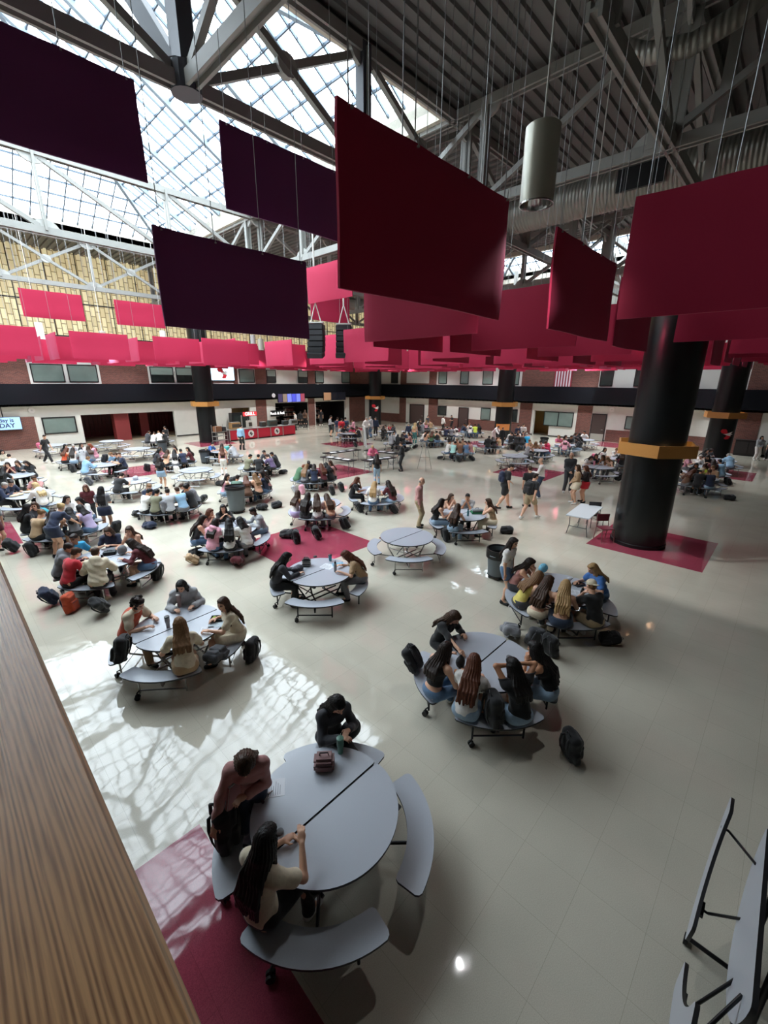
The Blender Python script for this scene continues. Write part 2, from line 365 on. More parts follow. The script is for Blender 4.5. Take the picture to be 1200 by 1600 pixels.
# wooden balcony rail right under the camera
def wood_mat(name, c1, c2, rough=.35, axis=1, scale=1.0):
    m = bpy.data.materials.new(name); m.use_nodes = True; nt = m.node_tree; b = nt.nodes['Principled BSDF']; L = nt.links; b.inputs['Roughness'].default_value = rough
    tc = nt.nodes.new('ShaderNodeTexCoord'); mp = nt.nodes.new('ShaderNodeMapping')
    s = [58*scale]*3; s[axis] = 2.6*scale; mp.inputs['Scale'].default_value = s; L.new(tc.outputs['Object'], mp.inputs[0])
    n0 = nt.nodes.new('ShaderNodeTexNoise'); n0.inputs['Scale'].default_value = 1.2; n0.inputs['Detail'].default_value = 2; L.new(mp.outputs[0], n0.inputs[0])
    wv = nt.nodes.new('ShaderNodeTexWave'); wv.wave_type = 'BANDS'; wv.bands_direction = 'X' if axis != 0 else 'Y'; wv.inputs['Scale'].default_value = 1.1; wv.inputs['Distortion'].default_value = 14; wv.inputs['Detail'].default_value = 3; wv.inputs['Detail Scale'].default_value = .6
    L.new(mp.outputs[0], wv.inputs[0])
    mp2 = nt.nodes.new('ShaderNodeMapping'); s2 = [420*scale]*3; s2[axis] = 14*scale; mp2.inputs['Scale'].default_value = s2; L.new(tc.outputs['Object'], mp2.inputs[0])
    n2 = nt.nodes.new('ShaderNodeTexNoise'); n2.inputs['Scale'].default_value = 1; n2.inputs['Detail'].default_value = 5; L.new(mp2.outputs[0], n2.inputs[0])
    a = nt.nodes.new('ShaderNodeMath'); a.operation = 'MULTIPLY_ADD'; a.inputs[1].default_value = .42; L.new(wv.outputs[1], a.inputs[0])
    a2 = nt.nodes.new('ShaderNodeMath'); a2.operation = 'MULTIPLY'; a2.inputs[1].default_value = .85; L.new(n2.outputs[0], a2.inputs[0]); L.new(a2.outputs[0], a.inputs[2])
    cr = nt.nodes.new('ShaderNodeValToRGB'); e = cr.color_ramp.elements; e[0].position = .25; e[0].color = (*c2, 1); e[1].position = .8; e[1].color = (*c1, 1); L.new(a.outputs[0], cr.inputs[0])
    L.new(cr.outputs[0], b.inputs['Base Color'])
    bp = nt.nodes.new('ShaderNodeBump'); bp.inputs['Strength'].default_value = .15; bp.inputs['Distance'].default_value = .002; L.new(n2.outputs[0], bp.inputs['Height']); L.new(bp.outputs[0], b.inputs['Normal'])
    return m
oak = wood_mat('oak_rail', srgb('#dea973'), srgb('#86562f'), .36)
rail = MB(); prof = [(-.62, 4.52), (-.62, 4.578), (-.605, 4.6), (.018, 4.6), (.034, 4.594), (.040, 4.583), (.036, 4.565)]
vs_ = [(x, y, z) for y in (-3.0, YW-.6) for x, z in prof]; n = len(prof)
rail.add(vs_, [tuple(range(n)), tuple(range(2*n-1, n-1, -1))]+[((i+1) % n, i, i+n, (i+1) % n+n) for i in range(n)])
ro = rail.build('balcony_rail', oak, smooth=.6)
tag(ro, 'wide oak balcony rail cap filling the lower left corner', 'railing')
MB().span((-.58, -3, 3.3), (-.5, YW-.6, 4.52)).span((-.12, -3, 3.05), (-.02, YW-.6, 4.52)).build('parapet_panel', black_gloss, ro)

# ---------------------------------------------------------------- roof deck with skylight openings
ZD = 13.6
deckm = mat('painted_steel_deck', srgb('#6a6a68'), .55, metal=.2)
def deck(name, x0, x1, y0, y1, ribs='x'):
    m_ = MB(); p = .4; hh = .09
    if ribs == 'x':
        n = int((y1-y0)/p); pts = []
        for i in range(n+1):
            y = y0+i*p; pts += [(y, 0), (y+p*.42, 0), (y+p*.5, hh), (y+p*.92, hh)]
        pts = [(min(y, y1), z) for y, z in pts]+[(y1, 0)]
        vs_ = [(x, y, ZD+z) for x in (x0, x1) for y, z in pts]
    else:
        n = int((x1-x0)/p); pts = []
        for i in range(n+1):
            x = x0+i*p; pts += [(x, 0), (x+p*.42, 0), (x+p*.5, hh), (x+p*.92, hh)]
        pts = [(min(x, x1), z) for x, z in pts]+[(x1, 0)]
        vs_ = [(x, y, ZD+z) for y in (y0, y1) for x, z in pts]
    k = len(pts); m_.add(vs_, [(i, i+1, i+1+k, i+k) for i in range(k-1)])
    m_.span((x0, y0, ZD+hh+.01), (x1, y1, ZD+.4))
    return struct(m_.build(name, deckm))
SX, SY0, SY1 = 13.8, 10.7, 35.0
S2 = (30.6, 38.0, 5.0, 21.6)
deck('ceiling', -8, S2[0], -14, SY0, 'x'); deck('ceiling', -8, S2[0], SY1, YW+.3, 'y'); deck('ceiling', SX, S2[0], SY0, SY1, 'y')
deck('ceiling', S2[0], XW+.3, -14, S2[2], 'x'); deck('ceiling', S2[0], XW+.3, S2[3], YW+.3, 'y'); deck('ceiling', S2[1], XW+.3, S2[2], S2[3], 'y')
curbm = mat('cream_curb', srgb('#cfcaba'), .6)
def curb(x0, x1, y0, y1):
    t = .25; m_ = MB()
    m_.span((x1, y0-t, ZD-.25), (x1+t, y1+t, ZD+.7)); m_.span((x0, y0-t, ZD-.25), (x1, y0, ZD+.7)); m_.span((x0, y1, ZD-.25), (x1, y1+t, ZD+.7)); m_.span((x0-t, y0-t, ZD-.25), (x0, y1+t, ZD+.7))
    return m_
struct(curb(-6.8, SX, SY0, SY1).build('trim_25', curbm)); struct(curb(*S2).build('trim_26', curbm))
def glass_mat():
    m = bpy.data.materials.new('skylight_glass'); m.use_nodes = True; nt = m.node_tree; nt.nodes.clear()
    o = nt.nodes.new('ShaderNodeOutputMaterial'); t = nt.nodes.new('ShaderNodeBsdfTransparent'); g = nt.nodes.new('ShaderNodeBsdfGlossy'); mx = nt.nodes.new('ShaderNodeMixShader')
    t.inputs[0].default_value = (.93, .97, 1, 1); g.inputs['Roughness'].default_value = .05; mx.inputs[0].default_value = .06
    nt.links.new(t.outputs[0], mx.inputs[1]); nt.links.new(g.outputs[0], mx.inputs[2]); nt.links.new(mx.outputs[0], o.inputs[0]); return m
skyglass = glass_mat()
mul = mat('mullion_blue_grey', srgb('#5d6b78'), .5, metal=.3); rafm = mat('rafter_pale_blue', srgb('#8796a2'), .5)
def hip_skylight(name, x0, x1, y0, y1, t=.58, z0=ZD+.55, dx=.78, dy=.78, big=3.9):
    root = struct(empty(name)); w = (x1-x0)/2; xr = (x0+x1)/2; zr = z0+t*w
    E, F_ = (xr, y0+w, zr), (xr, y1-w, zr)
    a, b, c, d = (x0, y0, z0), (x1, y0, z0), (x1, y1, z0), (x0, y1, z0)
    MB().add([a, b, c, d, E, F_], [(1, 2, 5, 4), (3, 0, 4, 5), (0, 1, 4), (2, 3, 5)]).build('skylight_pane', skyglass, root)
    fine = MB(); raf = MB()
    def z(x, y): return z0+t*max(0, min(x-x0, x1-x, y-y0, y1-y))
    # purlins: rings at constant height
    s = dx
    while s < w-.1:
        zz = z0+t*s+.02; r = [(x0+s, y0+s), (x1-s, y0+s), (x1-s, y1-s), (x0+s, y1-s)]
        for i in range(4): fine.bar((*r[i], zz), (*r[(i+1) % 4], zz), .06, .09)
        s += dx
    y = y0+dy
    while y < y1-.1:
        m_ = min(y-y0, y1-y, w)
        tgt = raf if abs(((y-y0)/big) % 1) < dy/big-.01 else fine
        wd = (.2, .3) if tgt is raf else (.06, .09)
        for xa, sg in ((x0, 1), (x1, -1)): tgt.bar((xa, y, z0-.08 if tgt is raf else z0+.02), (xa+sg*m_, y, z0+t*m_-(.08 if tgt is raf else -.02)), *wd)
        y += dy
    x = x0+dx
    while x < x1-.1:
        m_ = min(x-x0, x1-x)
        for ya, sg in ((y0, 1), (y1, -1)): fine.bar((x, ya, z0+.02), (x, ya+sg*m_, z0+t*m_+.02), .06, .09)
        x += dx
    for p, q in ((a, E), (b, E), (c, F_), (d, F_), (E, F_)): raf.bar(Vector(p)-Vector((0, 0, .1)), Vector(q)-Vector((0, 0, .1)), .2, .3)
    fine.build('skylight_mullion', mul, root); raf.build('skylight_rafter', rafm, root)
    return root
hip_skylight('window_skylight', -6.8, SX, SY0, SY1)
hip_skylight('window_skylight', *S2, t=.45)
area('skylight_portal', ((S2[0]+S2[1])/2, (S2[2]+S2[3])/2, ZD+.5), (S2[1]-S2[0], S2[3]-S2[2]), 1, portal=True)
# ================================================================ TRUSSES, COLUMNS, DUCTS
steel = mat('truss_grey_paint', srgb('#8d8d88'), .5, noise=.06, nscale=2)
steel_w = mat('gusset_paint', srgb('#a5a5a0'), .5)
TRM = {}
def tmesh(kind, axis, *k):
    key = (kind, axis)+k
    if key in TRM: return TRM[key]
    P_ = (lambda s, z, d=0: (s, d, z)) if axis == 'x' else (lambda s, z, d=0: (d, s, z)); m_ = MB()
    if kind == 'post':
        for d in (-.1, .1): m_.bar(P_(0, 10.65, d), P_(0, 13.35, d), .09, .2, up=(0, 1, 0))
        m_.bar(P_(0, 10.65), P_(0, 13.35), .12, .04, up=(0, 1, 0))
    elif kind == 'web': step, a_, b_, d = k; m_.bar(P_(.2, a_, d), P_(step-.2, b_, d), .14, .16)
    else:
        z, sg, n, t1, r = k; N = n; full = kind == 'hubplate'
        pts = [(math.cos((2*PI if full else PI)*t/(N if full else N-1))*r, sg*math.sin((2*PI if full else PI)*t/(N if full else N-1))*r*.84) for t in range(N)]
        vs_ = [P_(u, z+v, d) for d in (-.05, t1) for u, v in pts]
        m_.add(vs_, [tuple(range(N)), tuple(range(2*N-1, N-1, -1))]+[(i, (i+1) % N, (i+1) % N+N, i+N) for i in range(N)])
    TRM[key] = m_.mesh(kind, steel if kind in ('post', 'web') else steel_w); return TRM[key]
def truss(label, axis, c, a0, a1, origin=4.94, step=4.75, x=False, zt=13.35, zb=10.65):
    root = empty('roof_truss', (0, 0, 0))
    P_ = (lambda s, z, d=0: (s, c+d, z)) if axis == 'x' else (lambda s, z, d=0: (c+d, s, z))
    for nm, z in (('top_chord', zt), ('bottom_chord', zb)):
        m_ = MB()
        for d in (-.10, .10): m_.bar(P_(a0, z, d), P_(a1, z, d), .07, .26)
        m_.bar(P_(a0, z), P_(a1, z), .16, .05); m_.build(nm, steel, root)
    def put(nm, me, s):
        o = bpy.data.objects.new(nm, me); C.objects.link(o); o.parent = root; o.location = (s, c, 0) if axis == 'x' else (c, s, 0)
    for k in range(-10, 12):
        s = origin+step*k
        if not a0 <= s <= a1: continue
        put('vertical_post', tmesh('post', axis), s)
        for z, sg in ((zb, 1), (zt, -1)): put('gusset_plate', tmesh('gusset', axis, z, sg, 9, .05, .5), s)
        if s+step <= a1+.1:
            put('diagonal_brace', tmesh('web', axis, step, zt-.15, zb+.15, 0), s)
            if x:
                put('diagonal_brace', tmesh('web', axis, step, zb+.15, zt-.15, .1), s); put('gusset_plate', tmesh('hubplate', axis, (zt+zb)/2, 1, 12, .13, .28), s+step/2)
    tag(root, label, 'roof truss'); return root
truss('cross-braced steel roof truss crossing under the near end of the skylight', 'x', 10.3, -7.5, 40, 4.94, 4.96, x=True)
truss('steel roof truss crossing the middle of the big skylight', 'x', 23.4, -7.5, 40, 4.75, 4.9)
truss('cross-braced steel roof truss in front of the yellow translucent wall', 'x', 35.3, -7.5, 40, 4.5, 4.72, x=True)
truss('steel roof truss running along the right edge of the skylight', 'y', 14.1, -13, 40, 4.1, 4.95)
truss('dark thick roof truss at the top centre joining the near skylight truss', 'y', 4.94, -13, 10.3, 10.3, 4.95, x=True)
truss('grey beam truss coming down past the hanging cylinder lamp', 'x', 3.67, 8.6, 40, 9.2, 4.9)
truss('steel roof truss over the middle of the right banner field', 'y', 27.0, -13, 40, 4.1, 4.95)
truss('roof truss beside the far small skylight', 'y', 38.6, -13, 40, 4.1, 4.95, x=True)
# posts that carry the skylight ridge
rp = empty('skylight_post'); 
darksteel = mat('dark_steel', srgb('#4a4e55'), .5)
MB().bar((4.94, 10.3, 10.7), (4.94, 10.3, 13.45), .45, .3, up=(1, 0, 0)).build('post', darksteel, rp)
MB().bar((4.94, 10.5, 10.9), (3.6, 13.5, 15.8), .3, .3).build('brace', darksteel, rp)
MB().lathe([(.3, 10.5), (.3, 10.95)], 16, (4.94, 10.3, 0)).build('hub', darksteel, rp)
tag(rp, 'dark steel post with round hub rising to the skylight at top left', 'post')
rp = empty('skylight_post')
MB().bar((9.9, 10.3, 10.7), (9.9, 10.3, 13.45), .3, .3, up=(1, 0, 0)).build('post', darksteel, rp)
tag(rp, 'dark vertical steel post beside the top corner of the tall maroon banner', 'post')

# columns with timber light collars
colm = mat('black_column_paint', (.006, .0075, .008), .28, noise=.15, nscale=3)
ash = wood_mat('light_timber', srgb('#c08a48'), srgb('#8f5f2c'), .4, axis=0, scale=.6)
glow = mat('collar_lamp', (1, .86, .6), .4, emit=4)
def column(x, y, r, label, h0=2.92, poster=None, extra=None):
    root = empty('column', (x, y, 0))
    MB().lathe([(r, 0), (r, .02), (r-.01, 2.4), (r-.01, 5), (r-.01, 8.9)], 48).build('shaft', colm, root, smooth=.8)
    MB().span((-.12, -.12, 8.9), (.12, .12, ZD)).span((-.5, -.5, 8.9), (.5, .5, 8.94)).build('steel_post', steel, root)
    MB().lathe([(r+.03, 0), (r+.03, .1), (r, .12)], 48).build('base_ring', dark_metal, root, smooth=.6)
    n = 6; R0, R1 = 1.16, 1.11; oct0 = [(R0*math.cos(.27+i*PI/3), R0*math.sin(.27+i*PI/3)) for i in range(n)]; oct1 = [(a*R1/R0, b*R1/R0) for a, b in oct0]
    m_ = MB(); hz = .36
    vs_ = [(a, b, h0) for a, b in oct0]+[(a, b, h0+hz) for a, b in oct0]+[(a, b, h0+hz) for a, b in oct1]+[(a, b, h0) for a, b in oct1]
    f = []
    for i in range(n):
        j = (i+1) % n
        f += [(i, j, n+j, n+i), (n+i, n+j, 2*n+j, 2*n+i), (2*n+i, 2*n+j, 3*n+j, 3*n+i), (3*n+i, 3*n+j, j, i)]
    m_.add(vs_, f); co = m_.build('timber_collar', ash, root)
    MB().lathe([(R1*.84, h0+.02), (R1*.84, h0+.07), (r+.01, h0+.07), (r+.01, h0+.02)], 24, cap=False).build('collar_shelf', ash, co)
    for i in range(4):
        a = i*PI/2+.5
        MB().lathe([(.07, h0+.07), (.08, h0+.2), (.06, h0+.21)], 12, ((r+.11)*math.cos(a), (r+.11)*math.sin(a), 0)).build('uplight', glow, co, smooth=.8)
    tag(root, label, 'column', None); return root
cols = [
 (15.2, 2.93, .77, 'thick black round column standing on the maroon square, nearest on the right'),
 (15.65, 35.2, .73, 'black round column in front of the left wall beside the food counter'),
 (34.9, 3.3, .73, 'black round column at the right edge of the hall with a red emblem'),
 (35.4, 18.95, .73, 'black round column in front of the right wall with orange boards at its foot'),
 (36.6, 36.4, .73, 'black round column in the far corner with a red emblem')]
CO = [column(x, y, r, l) for x, y, r, l in cols]
def on_column(co, ang, z, w, h, mt, name, r=.745, off=.0):      # curved patch hugging the shaft
    da = w/2/r; vs_ = []; n = 8
    for i in range(n+1):
        a = ang-da+2*da*i/n
        for z_ in (z-h/2, z+h/2): vs_.append(((r+off)*math.cos(a), (r+off)*math.sin(a), z_))
    for i in range(n+1):
        a = ang-da+2*da*i/n
        for z_ in (z-h/2, z+h/2): vs_.append(((r+off+.015)*math.cos(a), (r+off+.015)*math.sin(a), z_))
    k = 2*(n+1); f = [(2*i, 2*i+1, 2*i+3, 2*i+2) for i in range(n)]+[(k+2*i, k+2*i+2, k+2*i+3, k+2*i+1) for i in range(n)]
    f += [(2*i, 2*i+2, k+2*i+2, k+2*i) for i in range(n)]+[(2*i+1, k+2*i+1, k+2*i+3, 2*i+3) for i in range(n)]+[(0, k, k+1, 1), (2*n, 2*n+1, k+2*n+1, k+2*n)]
    return MB().add(vs_, f).build(name, mt, co)
red_e = mat('emblem_red', srgb('#c8202f'), .5); white_e = mat('emblem_white', srgb('#e8e4e0'), .5)
def emblem(parent, loc, rot, s, name='emblem'):                # red swoosh figure with white flashes, as seen on screens and columns
    o = empty(name, loc); o.rotation_euler = rot; o.parent = parent
    def shape(pts, mt, d, nm):
        n = len(pts); vs_ = [(x*s, y*s, zz) for zz in (d, d+.012) for x, y in pts]
        MB().add(vs_, [tuple(range(n-1, -1, -1)), tuple(range(n, 2*n))]+[(i, (i+1) % n, (i+1) % n+n, i+n) for i in range(n)]).build(nm, mt, o)
    shape([(-.5, .3), (-.38, .5), (-.05, .5), (.1, .3), (.02, .12), (-.1, .05), (-.2, .1), (-.35, .1)], red_e, 0, 'emblem_head')
    shape([(-.12, .1), (.1, .2), (.35, .05), (.42, -.2), (.3, -.45), (.05, -.5), (-.1, -.38), (.08, -.2), (0, -.05)], red_e, .002, 'emblem_body')
    shape([(-.25, .02), (.05, .06), (.55, .3), (.38, .1), (.6, .05), (.36, -.05), (.5, -.16), (.2, -.12), (-.05, -.02)], white_e, .014, 'emblem_flash')
    return o
for co, px in ((CO[2], 0), (CO[4], 0)):
    a = math.atan2(-co.location.y, -co.location.x)+(.35 if co is CO[2] else 0)
    emblem(co, (.78*math.cos(a), .78*math.sin(a), 1.95), (PI/2, 0, a+PI/2), .62 if co is CO[2] else .8)
orange = mat('orange_board', srgb('#d98a4a'), .5)
for z0, z1 in ((0.0, .95), ):
    a = math.atan2(-18.95, -35.4)
    on_column(CO[3], a, 1.15, 1.3, .55, orange, 'orange_notice_board', r=.76)

# ducts
ductm = bpy.data.materials.new('spiral_duct'); ductm.use_nodes = True
nt = ductm.node_tree; b = nt.nodes['Principled BSDF']; b.inputs['Base Color'].default_value = (*srgb('#8f8d85'), 1); b.inputs['Metallic'].default_value = .5; b.inputs['Roughness'].default_value = .42
tc = nt.nodes.new('ShaderNodeTexCoord'); wv = nt.nodes.new('ShaderNodeTexWave'); wv.bands_direction = 'Y'; wv.inputs['Scale'].default_value = 2.6; wv.inputs['Distortion'].default_value = 0
bp = nt.nodes.new('ShaderNodeBump'); bp.inputs['Strength'].default_value = .8; bp.inputs['Distance'].default_value = .02
nt.links.new(tc.outputs['Object'], wv.inputs[0]); nt.links.new(wv.outputs[1], bp.inputs['Height']); nt.links.new(bp.outputs[0], b.inputs['Normal'])
d = MB().tube([(18.2, -12, 11.45), (18.2, 2, 11.45), (18.2, 10.5, 11.45), (18.6, 12.2, 11.5), (19.5, 13.6, 11.6), (21, 14.8, 11.7), (26, 15.4, 11.7)], .62, 28)
dd = d.build('ventilation_duct', ductm, smooth=.9); tag(dd, 'large spiral ventilation duct running under the roof behind the cylinder lamp', 'duct')
vent = MB().span((17.5, 4.6, 11.1), (17.62, 6.0, 11.75)).build('duct_grille', dark_metal, dd)
for i in range(9): pass
sm = MB().tube([(12.5, 4.6, 12.2), (12.5, 4.08, 11.9), (12.5, 3.2, 11.7), (12.6, 2.5, 11.9), (12.9, 2.0, 12.4), (13.0, 1.8, 13.5)], .2, 18).build('exhaust_duct', ductm, smooth=.9)
tag(sm, 'small curved duct pipe at the top right corner under the deck', 'duct')
d = MB().tube([(20, 30.2, 11.4), (39, 30.2, 11.4)], .5, 20).build('ventilation_duct', ductm, smooth=.9); tag(d, 'far ventilation duct running under the roof towards the far corner', 'duct')

# ================================================================ BANNERS
fab = mat('banner_felt_red', srgb('#b01c42'), .85, sheen=.08, bump=.1, nscale=300, noise=.04)
fab.node_tree.nodes['Principled BSDF'].inputs['Sheen Tint'].default_value = (.55, .6, 1, 1)
hookm = mat('steel_hook', srgb('#b9b9b9'), .3, metal=.8); cablem = mat('hanging_cable', srgb('#9a9a9a'), .4, metal=.5)
def banner_mesh(seed):
    r = random.Random(seed); nx, nz = 20, 8; W_, H_, T = 2.46, 1.22, .035
    ph = [r.uniform(0, 6) for _ in range(4)]; k = r.uniform(.01, .03)
    vs_ = []
    for sgn in (-1, 1):
        for i in range(nx+1):
            for j in range(nz+1):
                u, v = i/nx, j/nz; x = (u-.5)*W_; z = v*H_
                bow = k*math.sin(u*PI*2+ph[0])*(1.2-v)+.01*math.sin(v*5+ph[1])
                sag = -.012*abs(math.sin(u*PI*3))*v
                e = min(1, min(u, 1-u)*nx*.9+.25)*min(1, min(v, 1-v)*nz*.9+.25) if min(u, 1-u, v, 1-v) < 1e-6 else 1
                vs_.append((x*(1 if 0 < v < 1 else .996), bow+sgn*T*(.4 if e < 1 else 1), z+sag))
    N = (nx+1)*(nz+1); f = []
    q = lambda s, i, j: s*N+i*(nz+1)+j
    for i in range(nx):
        for j in range(nz):
            f.append((q(0, i, j), q(0, i+1, j), q(0, i+1, j+1), q(0, i, j+1))); f.append((q(1, i, j), q(1, i, j+1), q(1, i+1, j+1), q(1, i+1, j)))
    for i in range(nx): f.append((q(0, i, 0), q(1, i, 0), q(1, i+1, 0), q(0, i+1, 0))); f.append((q(0, i, nz), q(0, i+1, nz), q(1, i+1, nz), q(1, i, nz)))
    for j in range(nz): f.append((q(0, 0, j), q(0, 0, j+1), q(1, 0, j+1), q(1, 0, j))); f.append((q(0, nx, j), q(1, nx, j), q(1, nx, j+1), q(0, nx, j+1)))
    return MB().add(vs_, f).mesh('banner', fab, smooth=1.2)
BM = [banner_mesh(i) for i in range(6)]
hk = MB().lathe([(.014, 0), (.014, .012)], 10, (0, 0, 0)); hk.tube([(0, 0, 0), (.0, 0, .06), (.012, 0, .085), (0, 0, .1)], .004, 5); HK = hk.mesh('hook', hookm)
CBL = {}
def cable(L):
    L = round(L, 1)
    if L not in CBL: CBL[L] = MB().tube([(0, 0, 0), (0, 0, L)], .006, 5).mesh('cable', cablem)
    return CBL[L]
NB = [0]
plum = mat('banner_plum_tone', srgb('#6f3468'), .85, sheen=.08, bump=.1, nscale=300, noise=.04)  # plum base colour for the three upper-left banners, the others are red
def banner(x, y, z, axis, label, group=None, near=False):
    """x, y = centre of the panel, z = bottom edge"""
    o = bpy.data.objects.new('acoustic_banner', BM[NB[0] % 6]); NB[0] += 1; C.objects.link(o)
    o.location = (x, y, z); o.rotation_euler = (0, 0, (0 if axis == 'x' else PI/2)+rnd.uniform(-.012, .012))
    for u in ((-1.12, -.38, .38, 1.12) if near else (-1.0, 1.0)):
        if near:
            h = bpy.data.objects.new('hook', HK); C.objects.link(h); h.parent = o; h.location = (u, -.04, 1.17)
        c = bpy.data.objects.new('cable', cable(ZD-z-1.2)); C.objects.link(c); c.parent = o; c.location = (u, 0, 1.2)
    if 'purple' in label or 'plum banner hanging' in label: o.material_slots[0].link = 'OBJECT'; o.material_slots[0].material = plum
    tag(o, label, 'banner', group); return o
ZL, ZU = 5.7, 7.76
nearb = [
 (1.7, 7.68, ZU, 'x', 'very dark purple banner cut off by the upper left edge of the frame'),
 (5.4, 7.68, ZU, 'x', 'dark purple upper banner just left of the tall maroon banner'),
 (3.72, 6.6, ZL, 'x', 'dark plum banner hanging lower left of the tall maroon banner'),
 (3.67, 2.8, ZL, 'x', 'tall looking maroon banner in the centre, nearest to the camera'),
 (5.76, .52, ZL, 'y', 'big maroon banner cut off by the right edge of the frame'),
 (7.32, 2.75, ZL, 'x', 'dark maroon banner with a sagging top edge left of the thick column'),
 (9.25, 4.75, ZL, 'y', 'wide maroon banner behind the gap under the cylinder lamp'),
 (6.0, 5.0, ZL, 'y', 'maroon banner peeping out below the tall central banner'),
 (8.1, 6.9, ZL, 'x', 'dark banner edge-on below the central maroon banners'),
 (12.0, 12.45, ZL, 'y', 'bright pinkish red banner right of the hanging loudspeakers'),
 (11.6, 8.0, ZL, 'y', 'bright red banner at the centre under the dark maroon ones'),
 (10.5, 6.6, ZL, 'x', 'dark banner seen edge-on in front of the bright red one'),
 (14.5, 6.55, ZL, 'x', 'dark banner strip just above the flag'),
 (12.6, 4.6, ZL, 'y', 'maroon banner in front of the upper windows left of the column'),
 (10.85, 2.95, ZL, 'x', 'dark square looking banner left of the top of the thick column'),
 (9.5, .65, ZL, 'y', 'maroon banner partly covering the thick column'),
 (13.9, .3, ZL, 'y', 'maroon banner right of the thick column'),
 (10.8, 13.1, ZU, 'y', 'pink red upper banner hanging over the loudspeakers'),
 (5.2, 27.2, ZU, 'x', 'upper red banner in front of the translucent wall, further left'),
 (9.1, 27.2, ZU, 'x', 'upper red banner in front of the translucent wall beside the plum banner'),
 (14.6, 17.6, ZU, 'x', 'dark upper banner between the two loudspeakers'),
]
for q in nearb: banner(*q, near=math.hypot(q[0], q[1]) < 16)
done = [(q[0], q[1]) for q in nearb if q[2] < 7]
GL = 'red banners of the front left row'
rows = 0
names = {}
def zone(x, y):
    if y > 24 and x < 12: return 'in the far left row'
    if x > 22 and y < 12: return 'in the far right field'
    if y > x+4: return 'in the field before the food counter'
    if x > y+4: return 'in the field left of the thick column'
    return 'in the field before the far corner'
def try_b(x, y, ax):
    if not (1 < x < 38.5 and -2.5 < y < 38): return
    if x < 10.4 and 7.4 < y < 23.4: return
    if x < 12.6 and 10 < y < 19: return
    if x < 9.6 and y > 23.4 and ax == 'y' and y < 26: return
    if any(abs(x-a)+abs(y-b_) < 2.3 for a, b_ in done): return
    if any(math.hypot(x-c[0], y-c[1]) < 1.7 for c in cols): return
    n = math.hypot(x, y); zn = zone(x, y)
    banner(x, y, ZL+(.2 if max(x, y) > 22 else 0)+.02*((int(x*7+y*3)) % 3), ax, 'red banner facing the %s wall, %s' % ('left' if ax == 'x' else 'right', zn), zn+' '+ax)
for j in range(0, 10):
    for i in range(0, 11):
        sh = -.9 if j >= 6 else 0
        if not (j == 0 and i < 3): try_b(3.68+3.66*i+sh, 2.8+3.75*j, 'x')
        if not (i < 3 and j < 2): try_b(5.8+3.6*i-(.9 if j >= 6 else 0), .6+3.87*j, 'y')

# ================================================================ PENDANT LAMPS
lampm = mat('lamp_cylinder_paint', srgb('#c9c7b8'), .3, metal=.35); refl = mat('lamp_reflector', srgb('#d8d8d8'), .12, metal=1)
bulb = mat('lamp_bulb', (1, .95, .85), emit=1.2)
def pendant(x, y, z, r, h, label, rod=True, white=False, power=420, group=None, spread=112):
    root = empty('pendant_lamp', (x, y, z))
    mt = lampm if not white else mat('white_lamp', srgb('#e5e5e2'), .4)
    MB().lathe([(r, 0), (r, h), (r*.9, h+.015)], 36, cap=False).lathe([(r*.9, h+.015), (.001, h+.02)], 36, cap=False).build('lamp_shade', mt, root, smooth=.7)
    MB().lathe([(r-.004, 0), (r*.55, h*.45), (.02, h*.5)], 24, cap=False).build('reflector', refl, root)
    MB().lathe([(r+.004, -.008), (r+.004, .008), (r-.006, .008), (r-.006, -.008), (r+.004, -.008)], 36, cap=False).build('rim', refl, root)
    MB().ell((0, 0, h*.3), (.03, .03, .05)).build('bulb', bulb, root, smooth=3)
    MB().tube([(0, 0, h), (0, 0, ZD-z)], .012, 8).build('rod', trimw, root)
    l = bpy.data.lights.new('lamp_light', 'SPOT'); l.energy = power; l.color = (.97, .98, 1); l.spot_size = math.radians(spread); l.spot_blend = .8; l.shadow_soft_size = .06
    o = bpy.data.objects.new('lamp_light', l); C.objects.link(o); o.parent = root; o.location = (0, 0, -.02)
    tag(root, label, 'lamp', group); return root
pendant(5.4, 2.72, 6.98, .19, .74, 'large silver cylinder lamp hanging between the maroon banners', power=80)
far_p = onY(62, 516, 33); 
for px, py, lab in ((62, 516, 'white cylinder lamp hanging at the left in front of the pale wall'), (255, 527, 'white cylinder lamp above the gap in the left banner row'), (395, 532, 'white cylinder lamp right of the left column'), (631, 551, 'white cylinder lamp near the far corner')):
    v = at(px, py, 7.6)*1.0
    s = 33/max(v.y, v.x); v = CP+(v-CP)*s
    pendant(v.x, v.y, v.z-.5, .19, .9, lab, white=True)

for x, y in ((12.9, 4.9), (20.2, 5.0), (27.6, 5.2), (20.3, 12.6), (27.6, 12.8), (34.6, 12.7), (16.5, 20.6), (23.9, 20.4), (31.2, 20.5), (17.0, 28.2), (24.2, 28.3), (31.0, 28.2), (20.5, 34.5), (29.5, 34.5), (8.2, 31.5)):  # extra pendants added in the banner gaps to brighten the floor
    pendant(x, y, 6.98, .19, .74, 'added cylinder fill lamp almost hidden between the red banners', group='fill lamps added in the banner field', power=420)
for x, y in ((37.7, 7.5), (37.7, 13.5), (37.7, 23.5), (37.7, 30.0), (31.5, 37.4), (26.0, 37.4), (20.5, 37.4), (11.2, 37.6), (4.6, 37.6)):  # more pendants added close to the walls to wash them with light
    pendant(x, y, 6.98, .19, .74, 'added cylinder fill lamp by the wall behind the red banners', group='fill lamps added along the walls', power=520, spread=140)
